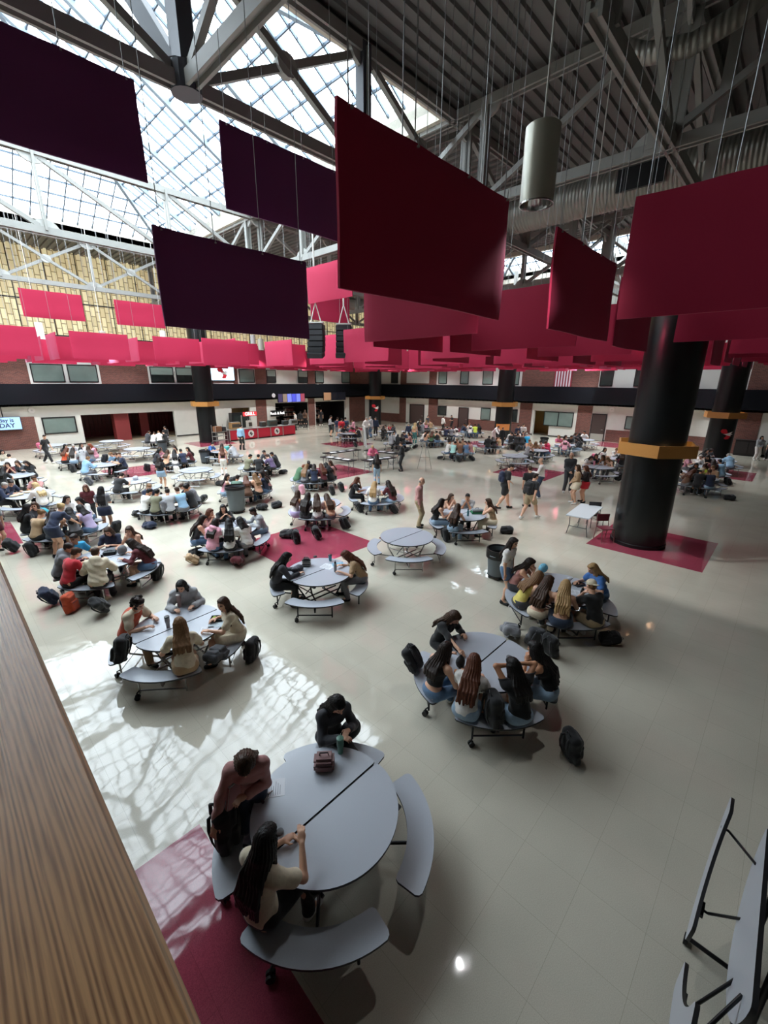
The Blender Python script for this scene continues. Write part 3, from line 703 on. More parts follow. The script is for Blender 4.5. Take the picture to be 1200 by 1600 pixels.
# ================================================================ LINE ARRAY SPEAKERS
spk = mat('speaker_black', (.012, .013, .015), .5); grille = mat('speaker_grille', (.03, .03, .033), .7, bump=.3, nscale=400)
def line_array(x, y, z, yaw, label):
    root = empty('line_array_speaker', (x, y, z), yaw)
    hh = .2
    for i in range(6):
        t = max(0, i-2)*.09; m_ = MB(); zc = -i*hh+.5; off = -.02*max(0, i-2)**2
        R_ = Matrix.Rotation(t, 3, 'X')
        m_.box((0, off, zc), (.62, .42, hh-.003), R_).build('speaker_cabinet', spk, root, bevel=.015)
        MB().box(Vector((0, off, zc))+R_ @ Vector((0, -.215, 0)), (.56, .012, hh-.04), R_).build('speaker_grille', grille, root)
    MB().span((-.3, -.15, .63), (.3, .15, .68)).build('fly_bar', trimw, root)
    MB().tube([(-.2, 0, .68), (-.02, 0, 1.3)], .02).tube([(.2, 0, .68), (.02, 0, 1.3)], .02).tube([(0, 0, 1.3), (0, 0, ZD-z-2.9)], .03).build('hanging_strap', trimw, root)
    tag(root, label, 'loudspeaker')
line_array(10.95, 14.1, 6.45, -.9, 'left one of the two black loudspeaker stacks hanging from the roof')
v = at(539, 532, 6.45); v = CP+(v-CP)*(14.5/v.y if v.y else 1)
line_array(12.2, 13.9, 6.5, -.85, 'right one of the two black loudspeaker stacks hanging from the roof')
# ================================================================ IMPLICIT SURFACES -> MESH (used for people, hair, clothes and bags)
def _cone(P, a, b, ra, rb):
    ab = b-a; L2 = max(ab @ ab, 1e-9); t = np.clip(((P-a) @ ab)/L2, 0, 1)
    return np.linalg.norm(P-(a+t[..., None]*ab), axis=-1)-(ra+(rb-ra)*t)
def _ell(P, c, r, R=None):
    q = P-c
    if R is not None: q = q @ R
    k0 = np.linalg.norm(q/r, axis=-1); k1 = np.linalg.norm(q/(r*r), axis=-1)+1e-9
    return k0*(k0-1)/k1
def _rbox(P, c, h, rad, R=None):
    q = P-c
    if R is not None: q = q @ R
    q = np.abs(q)-(h-rad)
    return np.linalg.norm(np.maximum(q, 0), axis=-1)+np.minimum(q.max(axis=-1), 0)-rad
class Sdf:
    def __init__(s): s.p = []
    def cone(s, a, b, ra, rb, k=.02): s.p.append(('c', np.array(a, float), np.array(b, float), ra, rb, k)); return s
    def ell(s, c, r, R=None, k=.02): s.p.append(('e', np.array(c, float), np.array(r, float), R, None, k)); return s
    def box(s, c, h, rad, R=None, k=.01): s.p.append(('b', np.array(c, float), np.array(h, float), rad, R, k)); return s
    def bounds(s, m):
        lo = np.full(3, 1e9); hi = -lo
        for q in s.p:
            if q[0] == 'c':
                r = max(q[3], q[4]); l = np.minimum(q[1], q[2])-r; h = np.maximum(q[1], q[2])+r
            else:
                r = np.linalg.norm(q[2]) if (q[3] is not None and q[0] == 'e') or (q[0] == 'b' and q[4] is not None) else q[2]; l = q[1]-r; h = q[1]+r
            lo = np.minimum(lo, l); hi = np.maximum(hi, h)
        return lo-m, hi+m
    def mesh(s, vox, grow=0, cuts=(), disp=None, name='m'):
        lo, hi = s.bounds(grow+3*vox); n = np.ceil((hi-lo)/vox).astype(int)+1
        ax = [lo[i]+vox*np.arange(n[i]) for i in range(3)]
        D = np.full(n, .12)
        for q in s.p:
            if q[0] == 'c': r = max(q[3], q[4]); l = np.minimum(q[1], q[2])-r; h = np.maximum(q[1], q[2])+r
            else:
                rr = q[2] if (q[0] == 'e' and q[3] is None) or (q[0] == 'b' and q[4] is None) else np.linalg.norm(q[2]); l = q[1]-rr; h = q[1]+rr
            mg = q[5]+grow+2*vox+.004
            i0 = np.maximum(np.floor((l-mg-lo)/vox).astype(int), 0); i1 = np.minimum(np.ceil((h+mg-lo)/vox).astype(int)+1, n)
            sl = tuple(slice(i0[i], i1[i]) for i in range(3))
            G = np.stack(np.meshgrid(*[ax[i][sl[i]] for i in range(3)], indexing='ij'), -1)
            d = _cone(G, *q[1:5]) if q[0] == 'c' else _ell(G, q[1], q[2], q[3]) if q[0] == 'e' else _rbox(G, q[1], q[2], q[3], q[4])
            o = D[sl]; k = q[5]
            h_ = np.maximum(k-np.abs(o-d), 0)/k
            D[sl] = np.minimum(o, d)-h_*h_*k*.25
        D = D-grow
        if disp is not None or cuts:
            G = np.stack(np.meshgrid(*ax, indexing='ij'), -1)
            if disp is not None: D = D+disp(G)
            for pt, nr in cuts: D = np.maximum(D, (G-np.array(pt)) @ np.array(nr, float))
        return nets(D, lo, vox)
def nets(D, lo, vox):
    S = D < 0
    D = D; nx, ny, nz = D.shape
    c = S[:-1, :-1, :-1].astype(np.int8)
    tot = sum(S[i:nx-1+i, j:ny-1+j, k:nz-1+k].astype(np.int8) for i in (0, 1) for j in (0, 1) for k in (0, 1))
    act = (tot > 0) & (tot < 8)
    idx = np.full(act.shape, -1, int); ii = np.argwhere(act); idx[act] = np.arange(len(ii))
    acc = np.zeros((len(ii), 3)); cnt = np.zeros(len(ii))
    cor = [(i, j, k) for i in (0, 1) for j in (0, 1) for k in (0, 1)]
    val = {q: D[ii[:, 0]+q[0], ii[:, 1]+q[1], ii[:, 2]+q[2]] for q in cor}
    for a in cor:
        for d in range(3):
            if a[d] == 0:
                b = tuple(1 if x == d else a[x] for x in range(3)); va, vb = val[a], val[b]
                m = (va < 0) != (vb < 0); t = np.where(m, va/np.where(m, va-vb, 1), 0)
                p = np.zeros((len(ii), 3)); p += np.array(a); p[:, d] += t
                acc[m] += p[m]; cnt[m] += 1
    V = (acc/np.maximum(cnt, 1)[:, None]+ii)*vox+lo
    F = []
    for d in range(3):
        e, f = (d+1) % 3, (d+2) % 3
        sl0 = [slice(None)]*3; sl1 = [slice(None)]*3; sl0[d] = slice(0, -1); sl1[d] = slice(1, None)
        a, b = S[tuple(sl0)], S[tuple(sl1)]
        for m, flip in ((a & ~b, False), (~a & b, True)):
            q = np.argwhere(m); q = q[(q[:, e] > 0) & (q[:, f] > 0) & (q[:, e] < D.shape[e]-1) & (q[:, f] < D.shape[f]-1)]
            if not len(q): continue
            def g(de, df):
                r = q.copy(); r[:, e] -= de; r[:, f] -= df; return idx[r[:, 0], r[:, 1], r[:, 2]]
            quad = np.stack([g(1, 1), g(0, 1), g(0, 0), g(1, 0)], 1)
            if flip: quad = quad[:, ::-1]
            F.append(quad)
    F = np.concatenate(F) if F else np.zeros((0, 4), int)
    return V, F[(F >= 0).all(axis=1)]
def np_mesh(name, V, F, mats, mi=None):
    me = bpy.data.meshes.new(name); me.vertices.add(len(V)); me.vertices.foreach_set('co', V.astype(np.float32).ravel())
    me.loops.add(len(F)*4); me.loops.foreach_set('vertex_index', F.astype(np.int32).ravel())
    me.polygons.add(len(F)); me.polygons.foreach_set('loop_start', np.arange(0, len(F)*4, 4, dtype=np.int32))
    try: me.polygons.foreach_set('loop_total', np.full(len(F), 4, np.int32))
    except Exception: pass
    for m_ in mats: me.materials.append(m_)
    if mi is not None: me.polygons.foreach_set('material_index', mi.astype(np.int32))
    me.update(calc_edges=True); me.validate(); me.shade_smooth(); return me
# ================================================================ PEOPLE
def V3(*a): return np.array(a, float)
def unit(v): return v/max(np.linalg.norm(v), 1e-9)
def ik(a, c, l1, l2, hint):
    """middle joint of a two-bone chain from a to c"""
    d = c-a; L = np.linalg.norm(d)
    if L > (l1+l2)*.995: c = a+d/L*(l1+l2)*.995; d = c-a; L = np.linalg.norm(d)
    u = d/L; x = (l1*l1-l2*l2+L*L)/(2*L); h = math.sqrt(max(l1*l1-x*x, 0)); n = hint-u*(hint @ u); return a+u*x+unit(n)*h, c
def rotz(a): return np.array([[math.cos(a), -math.sin(a), 0], [math.sin(a), math.cos(a), 0], [0, 0, 1.]])
def rotx(a): return np.array([[1., 0, 0], [0, math.cos(a), -math.sin(a)], [0, math.sin(a), math.cos(a)]])
def roty(a): return np.array([[math.cos(a), 0, math.sin(a)], [0, 1., 0], [-math.sin(a), 0, math.cos(a)]])
# a figure faces +y; its origin is on the floor below the hips
POSES = {
 # lean (forward), side, head (turn, nod, tilt), hands L/R targets, seated?
 'table':  dict(sit=1, lean=.34, head=(0, .35, 0), hl=(-.17, .46, .80), hr=(.15, .48, .80)),
 'eat':    dict(sit=1, lean=.26, head=(.1, .15, 0), hl=(-.06, .30, 1.03), hr=(.16, .44, .80)),
 'eat2':   dict(sit=1, lean=.40, head=(-.1, .1, 0), hl=(-.05, .40, .98), hr=(.06, .40, .98)),
 'phone':  dict(sit=1, lean=.22, head=(0, .55, 0), hl=(-.09, .38, .86), hr=(.10, .38, .86)),
 'turn':   dict(sit=1, lean=.18, head=(.8, .1, 0), hl=(-.2, .42, .80), hr=(.2, .36, .80), twist=.3),
 'turnr':  dict(sit=1, lean=.22, head=(-.8, .1, 0), hl=(-.2, .40, .80), hr=(.2, .44, .80), twist=-.3),
 'lap':    dict(sit=1, lean=.12, head=(.2, .2, 0), hl=(-.13, .30, .62), hr=(.13, .30, .62)),
 'hunch':  dict(sit=1, lean=.55, head=(0, .5, 0), hl=(-.22, .50, .80), hr=(.2, .52, .80)),
 'hair':   dict(sit=1, lean=.3, head=(.2, .2, 0), hl=(-.02, .30, 1.14), hr=(.10, .26, 1.16), elbow=(.9, .2, .3)),
 'reach':  dict(sit=1, lean=.38, head=(.1, .4, 0), hl=(-.2, .40, .80), hr=(.22, .66, .82)),
 'out':    dict(sit=1, lean=.05, head=(0, .1, 0), hl=(-.16, .3, .62), hr=(.16, .3, .62)),
 'stand':  dict(lean=.03, head=(.1, .15, 0), hl=(-.24, .06, .80), hr=(.24, .08, .80), fl=(-.10, 0), fr=(.12, .03)),
 'fold':   dict(lean=.0, head=(.0, .2, 0), hl=(-.02, .26, 1.10), hr=(.06, .28, 1.06), fl=(-.10, 0), fr=(.12, .03)),
 'clasp':  dict(lean=-.02, head=(.0, .1, 0), hl=(-.02, .22, .96), hr=(.03, .23, .96), fl=(-.13, 0), fr=(.13, .04)),
 'talk':   dict(lean=.02, head=(.2, .1, 0), hl=(-.10, .36, 1.12), hr=(.22, .20, .95), fl=(-.12, 0), fr=(.12, .06)),
 'drink':  dict(lean=-.03, head=(0, -.2, 0), hl=(-.24, .08, .85), hr=(.05, .22, 1.42), fl=(-.11, 0), fr=(.12, .03)),
 'walk':   dict(lean=.07, head=(0, .1, 0), hl=(-.25, .22, .85), hr=(.25, -.12, .84), fl=(-.09, -.30), fr=(.10, .34)),
 'walk2':  dict(lean=.10, head=(0, .35, 0), hl=(-.2, .26, .98), hr=(.25, .10, .84), fl=(-.09, .22), fr=(.10, -.26)),
 'bag':    dict(lean=.26, head=(0, .75, 0), hl=(.02, .27, 1.10), hr=(.34, .34, .90), fl=(-.06, .0), fr=(.08, .0)),
 'prop':   dict(sit=1, lean=.10, head=(.1, .3, 0), hl=(-.12, .40, .80), hr=(.20, .34, .98)),
 'lean_t': dict(lean=.75, head=(.2, .1, 0), hl=(-.2, .74, .80), hr=(.2, .74, .80), fl=(-.12, 0), fr=(.12, -.05)),
 'phone_s': dict(lean=.02, head=(0, .5, 0), hl=(-.08, .30, 1.12), hr=(.08, .30, 1.12), fl=(-.12, 0), fr=(.12, .04)),
}
def skeleton(pose, rs=None):
    p = dict(POSES[pose]); J = {}
    g = (lambda s: rs.uniform(-s, s)) if rs else (lambda s: 0)
    sit = p.get('sit'); hipz = .545 if sit else .90
    lean = p['lean']+g(.06); tw = p.get('twist', 0)+g(.08); side = g(.05)
    J['pel'] = V3(0, 0, hipz)
    R = rotz(tw) @ roty(side) @ rotx(-lean)
    up = R @ V3(0, 0, 1)
    up0 = rotx(-lean*.7) @ V3(0, 0, 1)
    J['waist'] = J['pel']+up0*.17; J['chest'] = J['waist']+up*.20; J['neck'] = J['chest']+(rotx(-.22) @ up)*.155
    Rt = R; J['R'] = R
    for s, n in ((-1, 'l'), (1, 'r')):
        J['sh'+n] = J['neck']+Rt @ V3(s*.162, -.005, -.066)
        J['hip'+n] = J['pel']+V3(s*.09, 0, -.01)
    ht, hn, hi = p['head']; ht += g(.35); hn += g(.12)
    Rh = rotz(tw+ht) @ rotx(-(lean*.35+hn)) @ roty(hi+g(.1)); J['Rh'] = Rh
    J['hb'] = J['neck']+(rotx(-.3) @ up)*.055; J['head'] = J['hb']+Rh @ V3(0, .018, .115)
    for s, n in ((-1, 'l'), (1, 'r')):
        t = V3(*p['h'+n])
        if sit: t = t+V3(g(.04), g(.05), 0)
        el = V3(*p['elbow'])*V3(s, 1, 1) if 'elbow' in p else V3(s*.7, -.45, -.75)
        J['el'+n], J['wr'+n] = ik(J['sh'+n], t, .275, .245, el)
        if sit:
            kx = s*.13+g(.04); J['an'+n] = V3(kx+s*.02, .42+g(.10), .085)
            if pose == 'out': J['an'+n] = V3(kx+s*.05, .52, .085)
            J['kn'+n], J['an'+n] = ik(J['hip'+n], J['an'+n], .43, .41, V3(0, .5, .9)); 
        else:
            f = p['f'+n]; J['an'+n] = V3(f[0], f[1], .085 if abs(f[1]) < .2 or f[1] > 0 else .12)
            J['kn'+n], J['an'+n] = ik(J['hip'+n], J['an'+n], .43, .41, V3(0, 1, .1))
    J['sit'] = sit
    return J
def body_sdf(J, female=True, fine=True):
    S = Sdf(); R = J['R']; Rh = J['Rh']; H = J['head']; w = 1.0 if female else 1.08
    S.ell(J['pel']+V3(0, -.005, .02), (.165*w, .115, .12), k=.05)
    S.ell(J['waist'], (.125*w, .092, .12), R, k=.06)
    S.ell(J['chest']+R @ V3(0, .005, 0), (.150*w, .105, .15), R, k=.06)
    if female: 
        for s in (-1, 1): S.ell(J['chest']+R @ V3(s*.07, .085, -.0), (.06, .05, .06), R, k=.04)
    for s, n in ((-1, 'l'), (1, 'r')):
        S.cone(J['neck']+R @ V3(s*.05, 0, -.06), J['sh'+n], .06*w, .058*w, k=.05)
        S.cone(J['sh'+n], J['el'+n], .05*w, .038*w, k=.04); S.cone(J['el'+n], J['wr'+n], .039*w, .025*w, k=.02)
        S.cone(J['hip'+n]+V3(0, -.02, 0), J['kn'+n], .088*w, .056*w, k=.05); S.cone(J['kn'+n], J['an'+n], .055*w, .036*w, k=.03)
        mid = J['kn'+n]*.66+J['an'+n]*.34+V3(0, -.022, 0); S.ell(mid, (.05, .052, .11), k=.04)
        S.cone(J['an'+n], J['an'+n]+V3(s*.02, .13, -.045), .036, .03, k=.03)
        hand(S, J, n, s, fine)
    S.cone(J['neck']+V3(0, -.01, -.03), J['hb']+Rh @ V3(0, -.012, .04), .055*w, .05*w, k=.03)
    S.ell(H+Rh @ V3(0, -.012, .025), (.076, .094, .088), Rh, k=.02)          # cranium
    S.ell(H+Rh @ V3(0, .022, -.035), (.058, .068, .075), Rh, k=.03)          # face
    S.ell(H+Rh @ V3(0, .05, -.088), (.026, .026, .022), Rh, k=.025)          # chin
    S.cone(H+Rh @ V3(0, .086, .0), H+Rh @ V3(0, .104, -.034), .010, .014, k=.012)  # nose
    S.cone(H+Rh @ V3(-.03, .077, .017), H+Rh @ V3(.03, .077, .017), .012, .012, k=.015)  # brow
    S.cone(H+Rh @ V3(-.017, .082, -.060), H+Rh @ V3(.017, .082, -.060), .009, .009, k=.008)  # lips
    for s in (-1, 1): S.ell(H+Rh @ V3(s*.077, -.005, -.012), (.012, .02, .03), Rh, k=.008)
    return S
def hand(S, J, n, s, fine):
    w = J['wr'+n]; d = unit(w-J['el'+n]); 
    side = unit(np.cross(d, V3(0, 0, 1))+1e-6) ; up = np.cross(side, d)
    # side points to the figure's right for a forward hand
    dd = unit(d+V3(0, 0, -.12)*(1 if J['sit'] else .2)); pc = w+dd*.05
    Rm = np.stack([side, dd, up], 1)
    S.ell(pc, (.040, .052, .017), Rm, k=.02)
    ln = (.062, .072, .068, .052)
    for i in range(4):
        o = (i-1.5)*.0195*(1 if s < 0 else -1)*-1
        a = pc+dd*.042+side*o; L = ln[i]; curl = .35+.08*i
        b = a+(dd*math.cos(curl)-up*math.sin(curl))*L*.5; c_ = b+(dd*math.cos(curl*2.3)-up*math.sin(curl*2.3))*L*.5
        S.cone(a, b, .0092, .0085, k=.006); S.cone(b, c_, .0085, .0072, k=.004)
    th = side*(-s)
    a = w+dd*.022+th*.03; b = a+unit(dd*.7+th*.8-up*.2)*.038; c_ = b+unit(dd+th*.1-up*.35)*.03
    S.cone(a, b, .012, .0105, k=.01); S.cone(b, c_, .0105, .008, k=.004)
def face_index(V, F, J):
    c = V[F].mean(axis=1); q = (c-J['head']) @ J['Rh']; mi = np.zeros(len(F), int)
    for s in (-1, 1):
        mi[(np.abs(q[:, 0]-s*.031)/.017)**2+((q[:, 2]+.0)/.0085)**2+(q[:, 1] < .05)*9 < 1] = 1
        mi[(np.abs(q[:, 0]-s*.032)/.021)**2+((q[:, 2]-.019)/.0055)**2+(q[:, 1] < .05)*9 < 1] = 2
    mi[(np.abs(q[:, 0])/.023)**2+((q[:, 2]+.060)/.009)**2+(q[:, 1] < .05)*9 < 1] = 3
    return mi
def wrinkle(amp, seed=0, f=42):
    r = random.Random(seed); a = [r.uniform(0, 6) for _ in range(6)]
    def d(G):
        x, y, z = G[..., 0], G[..., 1], G[..., 2]
        return amp*(np.sin(x*f*.6+z*f+a[0]+2*np.sin(y*17+a[1]))*.5+np.sin(y*f*.8-z*f*.5+a[2]+2*np.sin(x*19+a[3]))*.35+np.sin(z*f*1.3+x*14+a[4])*.2)
    return d
def top_sdf(J, kind, female, vox, seed):
    """kind: tee, long, tank, hoodie, crop, jacket, dress"""
    S = Sdf(); R = J['R']; w = 1.0 if female else 1.09; cuts = []; loose = {'tank': .008, 'vest': .030, 'crop': .010, 'tee': .018, 'long': .016, 'hoodie': .032, 'jacket': .026, 'dress': .016}[kind]
    if kind != 'crop': S.ell(J['pel']+V3(0, -.008, .03), (.160*w, .118, .10), k=.05)
    S.ell(J['waist'], (.135*w, .10, .14), R, k=.07); S.ell(J['chest']+R @ V3(0, .0, 0), (.152*w, .11, .145), R, k=.06)
    if female:
        for s in (-1, 1): S.ell(J['chest']+R @ V3(s*.07, .085, -.0), (.06, .045, .06), R, k=.05)
    for s, n in ((-1, 'l'), (1, 'r')):
        sh = J['sh'+n]; el = J['el'+n]; wr = J['wr'+n]
        if kind in ('tank', 'crop', 'vest'):
            S.cone(J['neck']+R @ V3(s*.06, 0, -.06), sh+R @ V3(-s*.05, 0, -.01), .052*w, .05*w, k=.04)
        else:
            S.cone(J['neck']+R @ V3(s*.05, 0, -.06), sh, .058*w, .06*w, k=.05)
            if kind in ('tee', 'dress'): S.cone(sh, sh+(el-sh)*.62, .052*w, .056*w, k=.03)
            else: S.cone(sh, el, .052*w, .044*w, k=.03); S.cone(el, el+(wr-el)*.90, .044*w, .034*w, k=.025)
    if kind == 'hoodie':
        S.ell(J['neck']+R @ V3(0, -.075, -.01), (.10, .06, .085), R, k=.04); S.ell(J['neck']+R @ V3(0, .0, .0), (.085, .085, .035), R, k=.03)
    if kind == 'jacket': S.cone(J['neck']+R @ V3(-.05, -.03, .0), J['neck']+R @ V3(.05, -.03, .0), .03, .03, k=.03)
    upn = R @ V3(0, .25, 1.0)
    if kind not in ('hoodie', 'jacket'): cuts.append((J['neck']+R @ V3(0, 0, +.030 if kind not in ('tank', 'crop', 'vest') else .004), unit(upn)))
    if kind == 'crop': cuts.append((J['waist']+V3(0, 0, -.02), (0, 0, -1)))
    elif J['sit']: cuts.append((J['pel']+V3(0, 0, -.045), (0, .25, -1)))
    else: cuts.append((J['pel']+V3(0, 0, -.06 if kind != 'jacket' else -.12), (0, 0, -1)))
    return S.mesh(vox, loose-.002, cuts, wrinkle(.007 if kind != 'hoodie' else .010, seed) if vox < .013 else None)
def bottom_sdf(J, kind, female, vox, seed):
    S = Sdf(); w = 1.0 if female else 1.05; loose = {'jeans': .014, 'pants': .014, 'sweats': .024, 'shorts': .018, 'skirt': .02, 'dress': .03}[kind]; cuts = [(J['pel']+V3(0, 0, .085), (0, 0, 1))]
    S.ell(J['pel']+V3(0, -.005, .01), (.168*w, .122, .115), k=.05)
    for s, n in ((-1, 'l'), (1, 'r')):
        h, k, a = J['hip'+n], J['kn'+n], J['an'+n]
        if kind in ('jeans', 'pants', 'sweats'):
            S.cone(h, k, .090*w, .062*w, k=.04); S.cone(k, a+(a-k)*-.04, .062*w, .052*w if kind != 'sweats' else .06, k=.03)
        elif kind == 'shorts':
            S.cone(h, h+(k-h)*(.62 if not female else .42), .092*w, .088*w, k=.04)
        else:
            S.cone(h, h+(k-h)*(.55 if kind == 'skirt' else .95), .10*w, .125*w, k=.10)
    if kind in ('skirt', 'dress') :
        m = (J['hipl']+J['hipr'])/2; mk = (J['knl']+J['knr'])/2; f = .5 if kind == 'skirt' else .95
        S.cone(m, m+(mk-m)*f, .13, .16, k=.08)
        if not J['sit']: cuts.append((m+(mk-m)*(f+.05), (0, 0, -1)))
    return S.mesh(vox, loose-.002, cuts, wrinkle(.004, seed+5, 36) if vox < .013 else None)
def shoes_sdf(J, vox):
    S = Sdf()
    for s, n in ((-1, 'l'), (1, 'r')):
        a = J['an'+n]; a = V3(a[0], a[1], max(a[2], .07))
        S.cone(a+V3(0, -.02, -.035), a+V3(s*.02, .14, -.048), .043, .036, k=.03); S.cone(a+V3(0, 0, 0), a+V3(0, -.005, -.03), .044, .042, k=.02)
    zmin = min(J['anl'][2], J['anr'][2])-.083
    return S.mesh(vox, .004, [(V3(0, 0, max(zmin, 0.002)), (0, 0, -1))])
def hair_sdf(J, kind, vox, seed):
    S = Sdf(); R = J['Rh']; H = J['head']; r = random.Random(seed); P_ = lambda x, y, z: H+R @ V3(x, y, z)
    B = J['R']; back = B @ V3(0, -1, 0)
    cuts = []
    if kind in ('long', 'vlong', 'pony', 'bun', 'bob', 'curly'):
        S.ell(P_(0, -.022, .034), (.085, .098, .092), R, k=.02)
        S.ell(P_(0, .045, .082), (.058, .042, .028), R, k=.03)
    if kind in ('long', 'vlong', 'bob'):
        L = {'long': .34, 'vlong': .46, 'bob': .14}[kind]
        for i in range(13):
            a = PI*(.5+(i/12)*1.0)+PI/2*0     # round the back of the head from right to left
            ang = -.35+(i/12)*(PI+.7); x = math.cos(ang)*.078; y = -math.sin(ang)*.088-.012
            top = P_(x, y, .02); mid = P_(x*1.12, y*1.1-.008, -.10)
            sd = np.sign(x)*.02
            front = y > -.02
            dn = (J['chest']-J['neck']); dn = unit(dn*.7+V3(0, 0, -.5)+(back*.25 if not front else B @ V3(0, .25, 0)))
            base = mid
            if not front:   # rest on the back
                base2 = J['neck']+B @ V3(x*1.35+r.uniform(-.01, .01), -.125, -.06)
                end = J['neck']+B @ V3(x*1.5+r.uniform(-.015, .015), -.178+.25*x*x/.01*.06, -.06-(L-.14)*r.uniform(.9, 1.05)) if L > .2 else base2
                S.cone(top, mid, .026, .028, k=.02); S.cone(mid, base2, .028, .027, k=.02)
                if L > .2:
                    m2 = (base2+end)/2+back*.035; S.cone(base2, m2, .027, .026, k=.016); S.cone(m2, end+back*.012, .026, .015, k=.016)
            else:
                S.cone(top, P_(x*1.1, y, -.07), .018, .020, k=.02)
                end = J['neck']+B @ V3(x*1.7, .035, -.12-max(0, L-.30)*.8) if L > .2 else P_(x*1.15, y, -.12)
                S.cone(P_(x*1.1, y-.01, -.07), end, .018, .014, k=.014)
    elif kind == 'pony':
        S.ell(P_(0, -.115, .045), (.03, .03, .03), R, k=.02)
        e = P_(0, -.16, -.05); S.cone(P_(0, -.13, .04), e, .026, .034, k=.02); S.cone(e, e+V3(0, -.01, -.20)+back*.02, .034, .012, k=.02)
    elif kind == 'bun': S.ell(P_(0, -.105, .075), (.045, .042, .042), R, k=.015)
    elif kind == 'curly':
        for i in range(46):
            a = r.uniform(0, 2*PI); z = r.uniform(-.09, .11); rr = .088*math.sqrt(max(0, 1-(z/.15)**2))
            x, y = math.cos(a)*rr, math.sin(a)*rr-.03
            if y > .035 and z < .06: continue
            S.ell(P_(x, y, z+.015), (.03, .03, .028), R, k=.008)
    elif kind == 'short':
        S.ell(P_(0, -.020, .036), (.083, .099, .088), R, k=.02); S.ell(P_(0, -.055, -.02), (.07, .055, .055), R, k=.02); S.ell(P_(0, .048, .082), (.058, .045, .026), R, k=.03)
    elif kind == 'bald':
        S.ell(P_(0, -.06, -.01), (.079, .05, .05), R, k=.02)
    # keep the face free
    fc = P_(0, .10, -.03)
    f = 260; ph = r.uniform(0, 6)
    def disp(G):
        q = (G-H) @ R
        hole = np.sqrt((q[..., 0]/.062)**2+((q[..., 2]+.03)/.088)**2)
        front = np.where((q[..., 1] > .028), np.maximum(.0, (1.0-hole))*.12, 0)
        ang = np.arctan2(q[..., 0], -q[..., 1]-.01)
        g = (.0035 if vox < .011 else .002)*(np.sin(ang*26+ph+np.sin(q[..., 2]*22)*1.4)+.7*np.sin(ang*47+q[..., 0]*90+np.sin(q[..., 2]*31)))
        return front+g
    return S.mesh(vox, 0, cuts, disp)
def cap_sdf(J, vox):
    R = J['Rh']; H = J['head']; S = Sdf(); P_ = lambda x, y, z: H+R @ V3(x, y, z)
    S.ell(P_(0, -.018, .045), (.092, .106, .095), R, k=.01); S.ell(P_(0, -.14, .03), (.06, .07, .010), R, k=.01)
    return S.mesh(vox, 0, [(P_(0, 0, .02), R @ V3(0, 0, -1))])
HAIRC = {'black': '#15110f', 'dark': '#251a14', 'brown': '#3f2a1c', 'auburn': '#5a3322', 'light': '#7a5a3c', 'blond': '#a8875a', 'fair': '#c4a878', 'grey': '#9a948c', 'red': '#7a3c22'}
SKINC = {'light': '#d9a98c', 'mid': '#c08a68', 'tan': '#a06c4a', 'deep': '#5f3c2a'}
def hair_mat(k):
    n = 'hair_'+k
    return MATS.get(n) or mat(n, srgb(HAIRC[k]), .52, noise=.4, nscale=90, stretch=(1, 1, .1), spec=.3, bump=.18)
def skin_mat(k):
    n = 'skin_'+k
    if n in MATS: return MATS[n]
    m_ = mat(n, srgb(SKINC[k]), .5, noise=.05, nscale=20); b = m_.node_tree.nodes['Principled BSDF']
    return m_
CLOTH = {'white': '#e6e2dc', 'cream': '#d8cbb0', 'black': '#121214', 'grey': '#77787c', 'lgrey': '#a9aaac', 'dgrey': '#3a3b3f', 'navy': '#1c2640', 'blue': '#3f6fb0', 'sky': '#8fb4d0', 'cyan': '#2aa0d0', 'denim': '#5a7898', 'ldenim': '#93abc0', 'ddenim': '#2c3a50', 'red': '#c0202e', 'maroon': '#5c1a22', 'pink': '#e0a0b0', 'dpink': '#d86a88', 'dusty': '#b9847f', 'hotpink': '#d0305a', 'orange': '#c8502c', 'peach': '#dba888', 'yellow': '#dccb6a', 'lime': '#c8d84a', 'green': '#4a7050', 'teal': '#3f7a78', 'olive': '#7a7860', 'sage': '#5f7a6a', 'brown': '#6a4a36', 'tan': '#b39470', 'khaki': '#a39070', 'purple': '#5a4a6a', 'mint': '#a8d8d0', 'lilac': '#b8a8cc'}
WORDS = {'lgrey': 'light grey', 'dgrey': 'dark grey', 'sky': 'pale blue', 'denim': 'blue denim', 'ldenim': 'light denim', 'ddenim': 'dark denim', 'dpink': 'pink', 'dusty': 'dusty pink', 'hotpink': 'bright pink', 'mint': 'mint'}
def cloth_mat(k):
    n = 'cloth_'+k
    return MATS.get(n) or mat(n, srgb(CLOTH[k]), .85, noise=.09, nscale=30, bump=.35, sheen=.2)
eye_m = mat('eye_dark', (.02, .015, .012), .2); lip_m = mat('lip', srgb('#a8605a'), .4)
shoe_w = mat('white_shoe', srgb('#dcdad6'), .5); shoe_b = mat('black_shoe', srgb('#161618'), .5)
_cache = {}
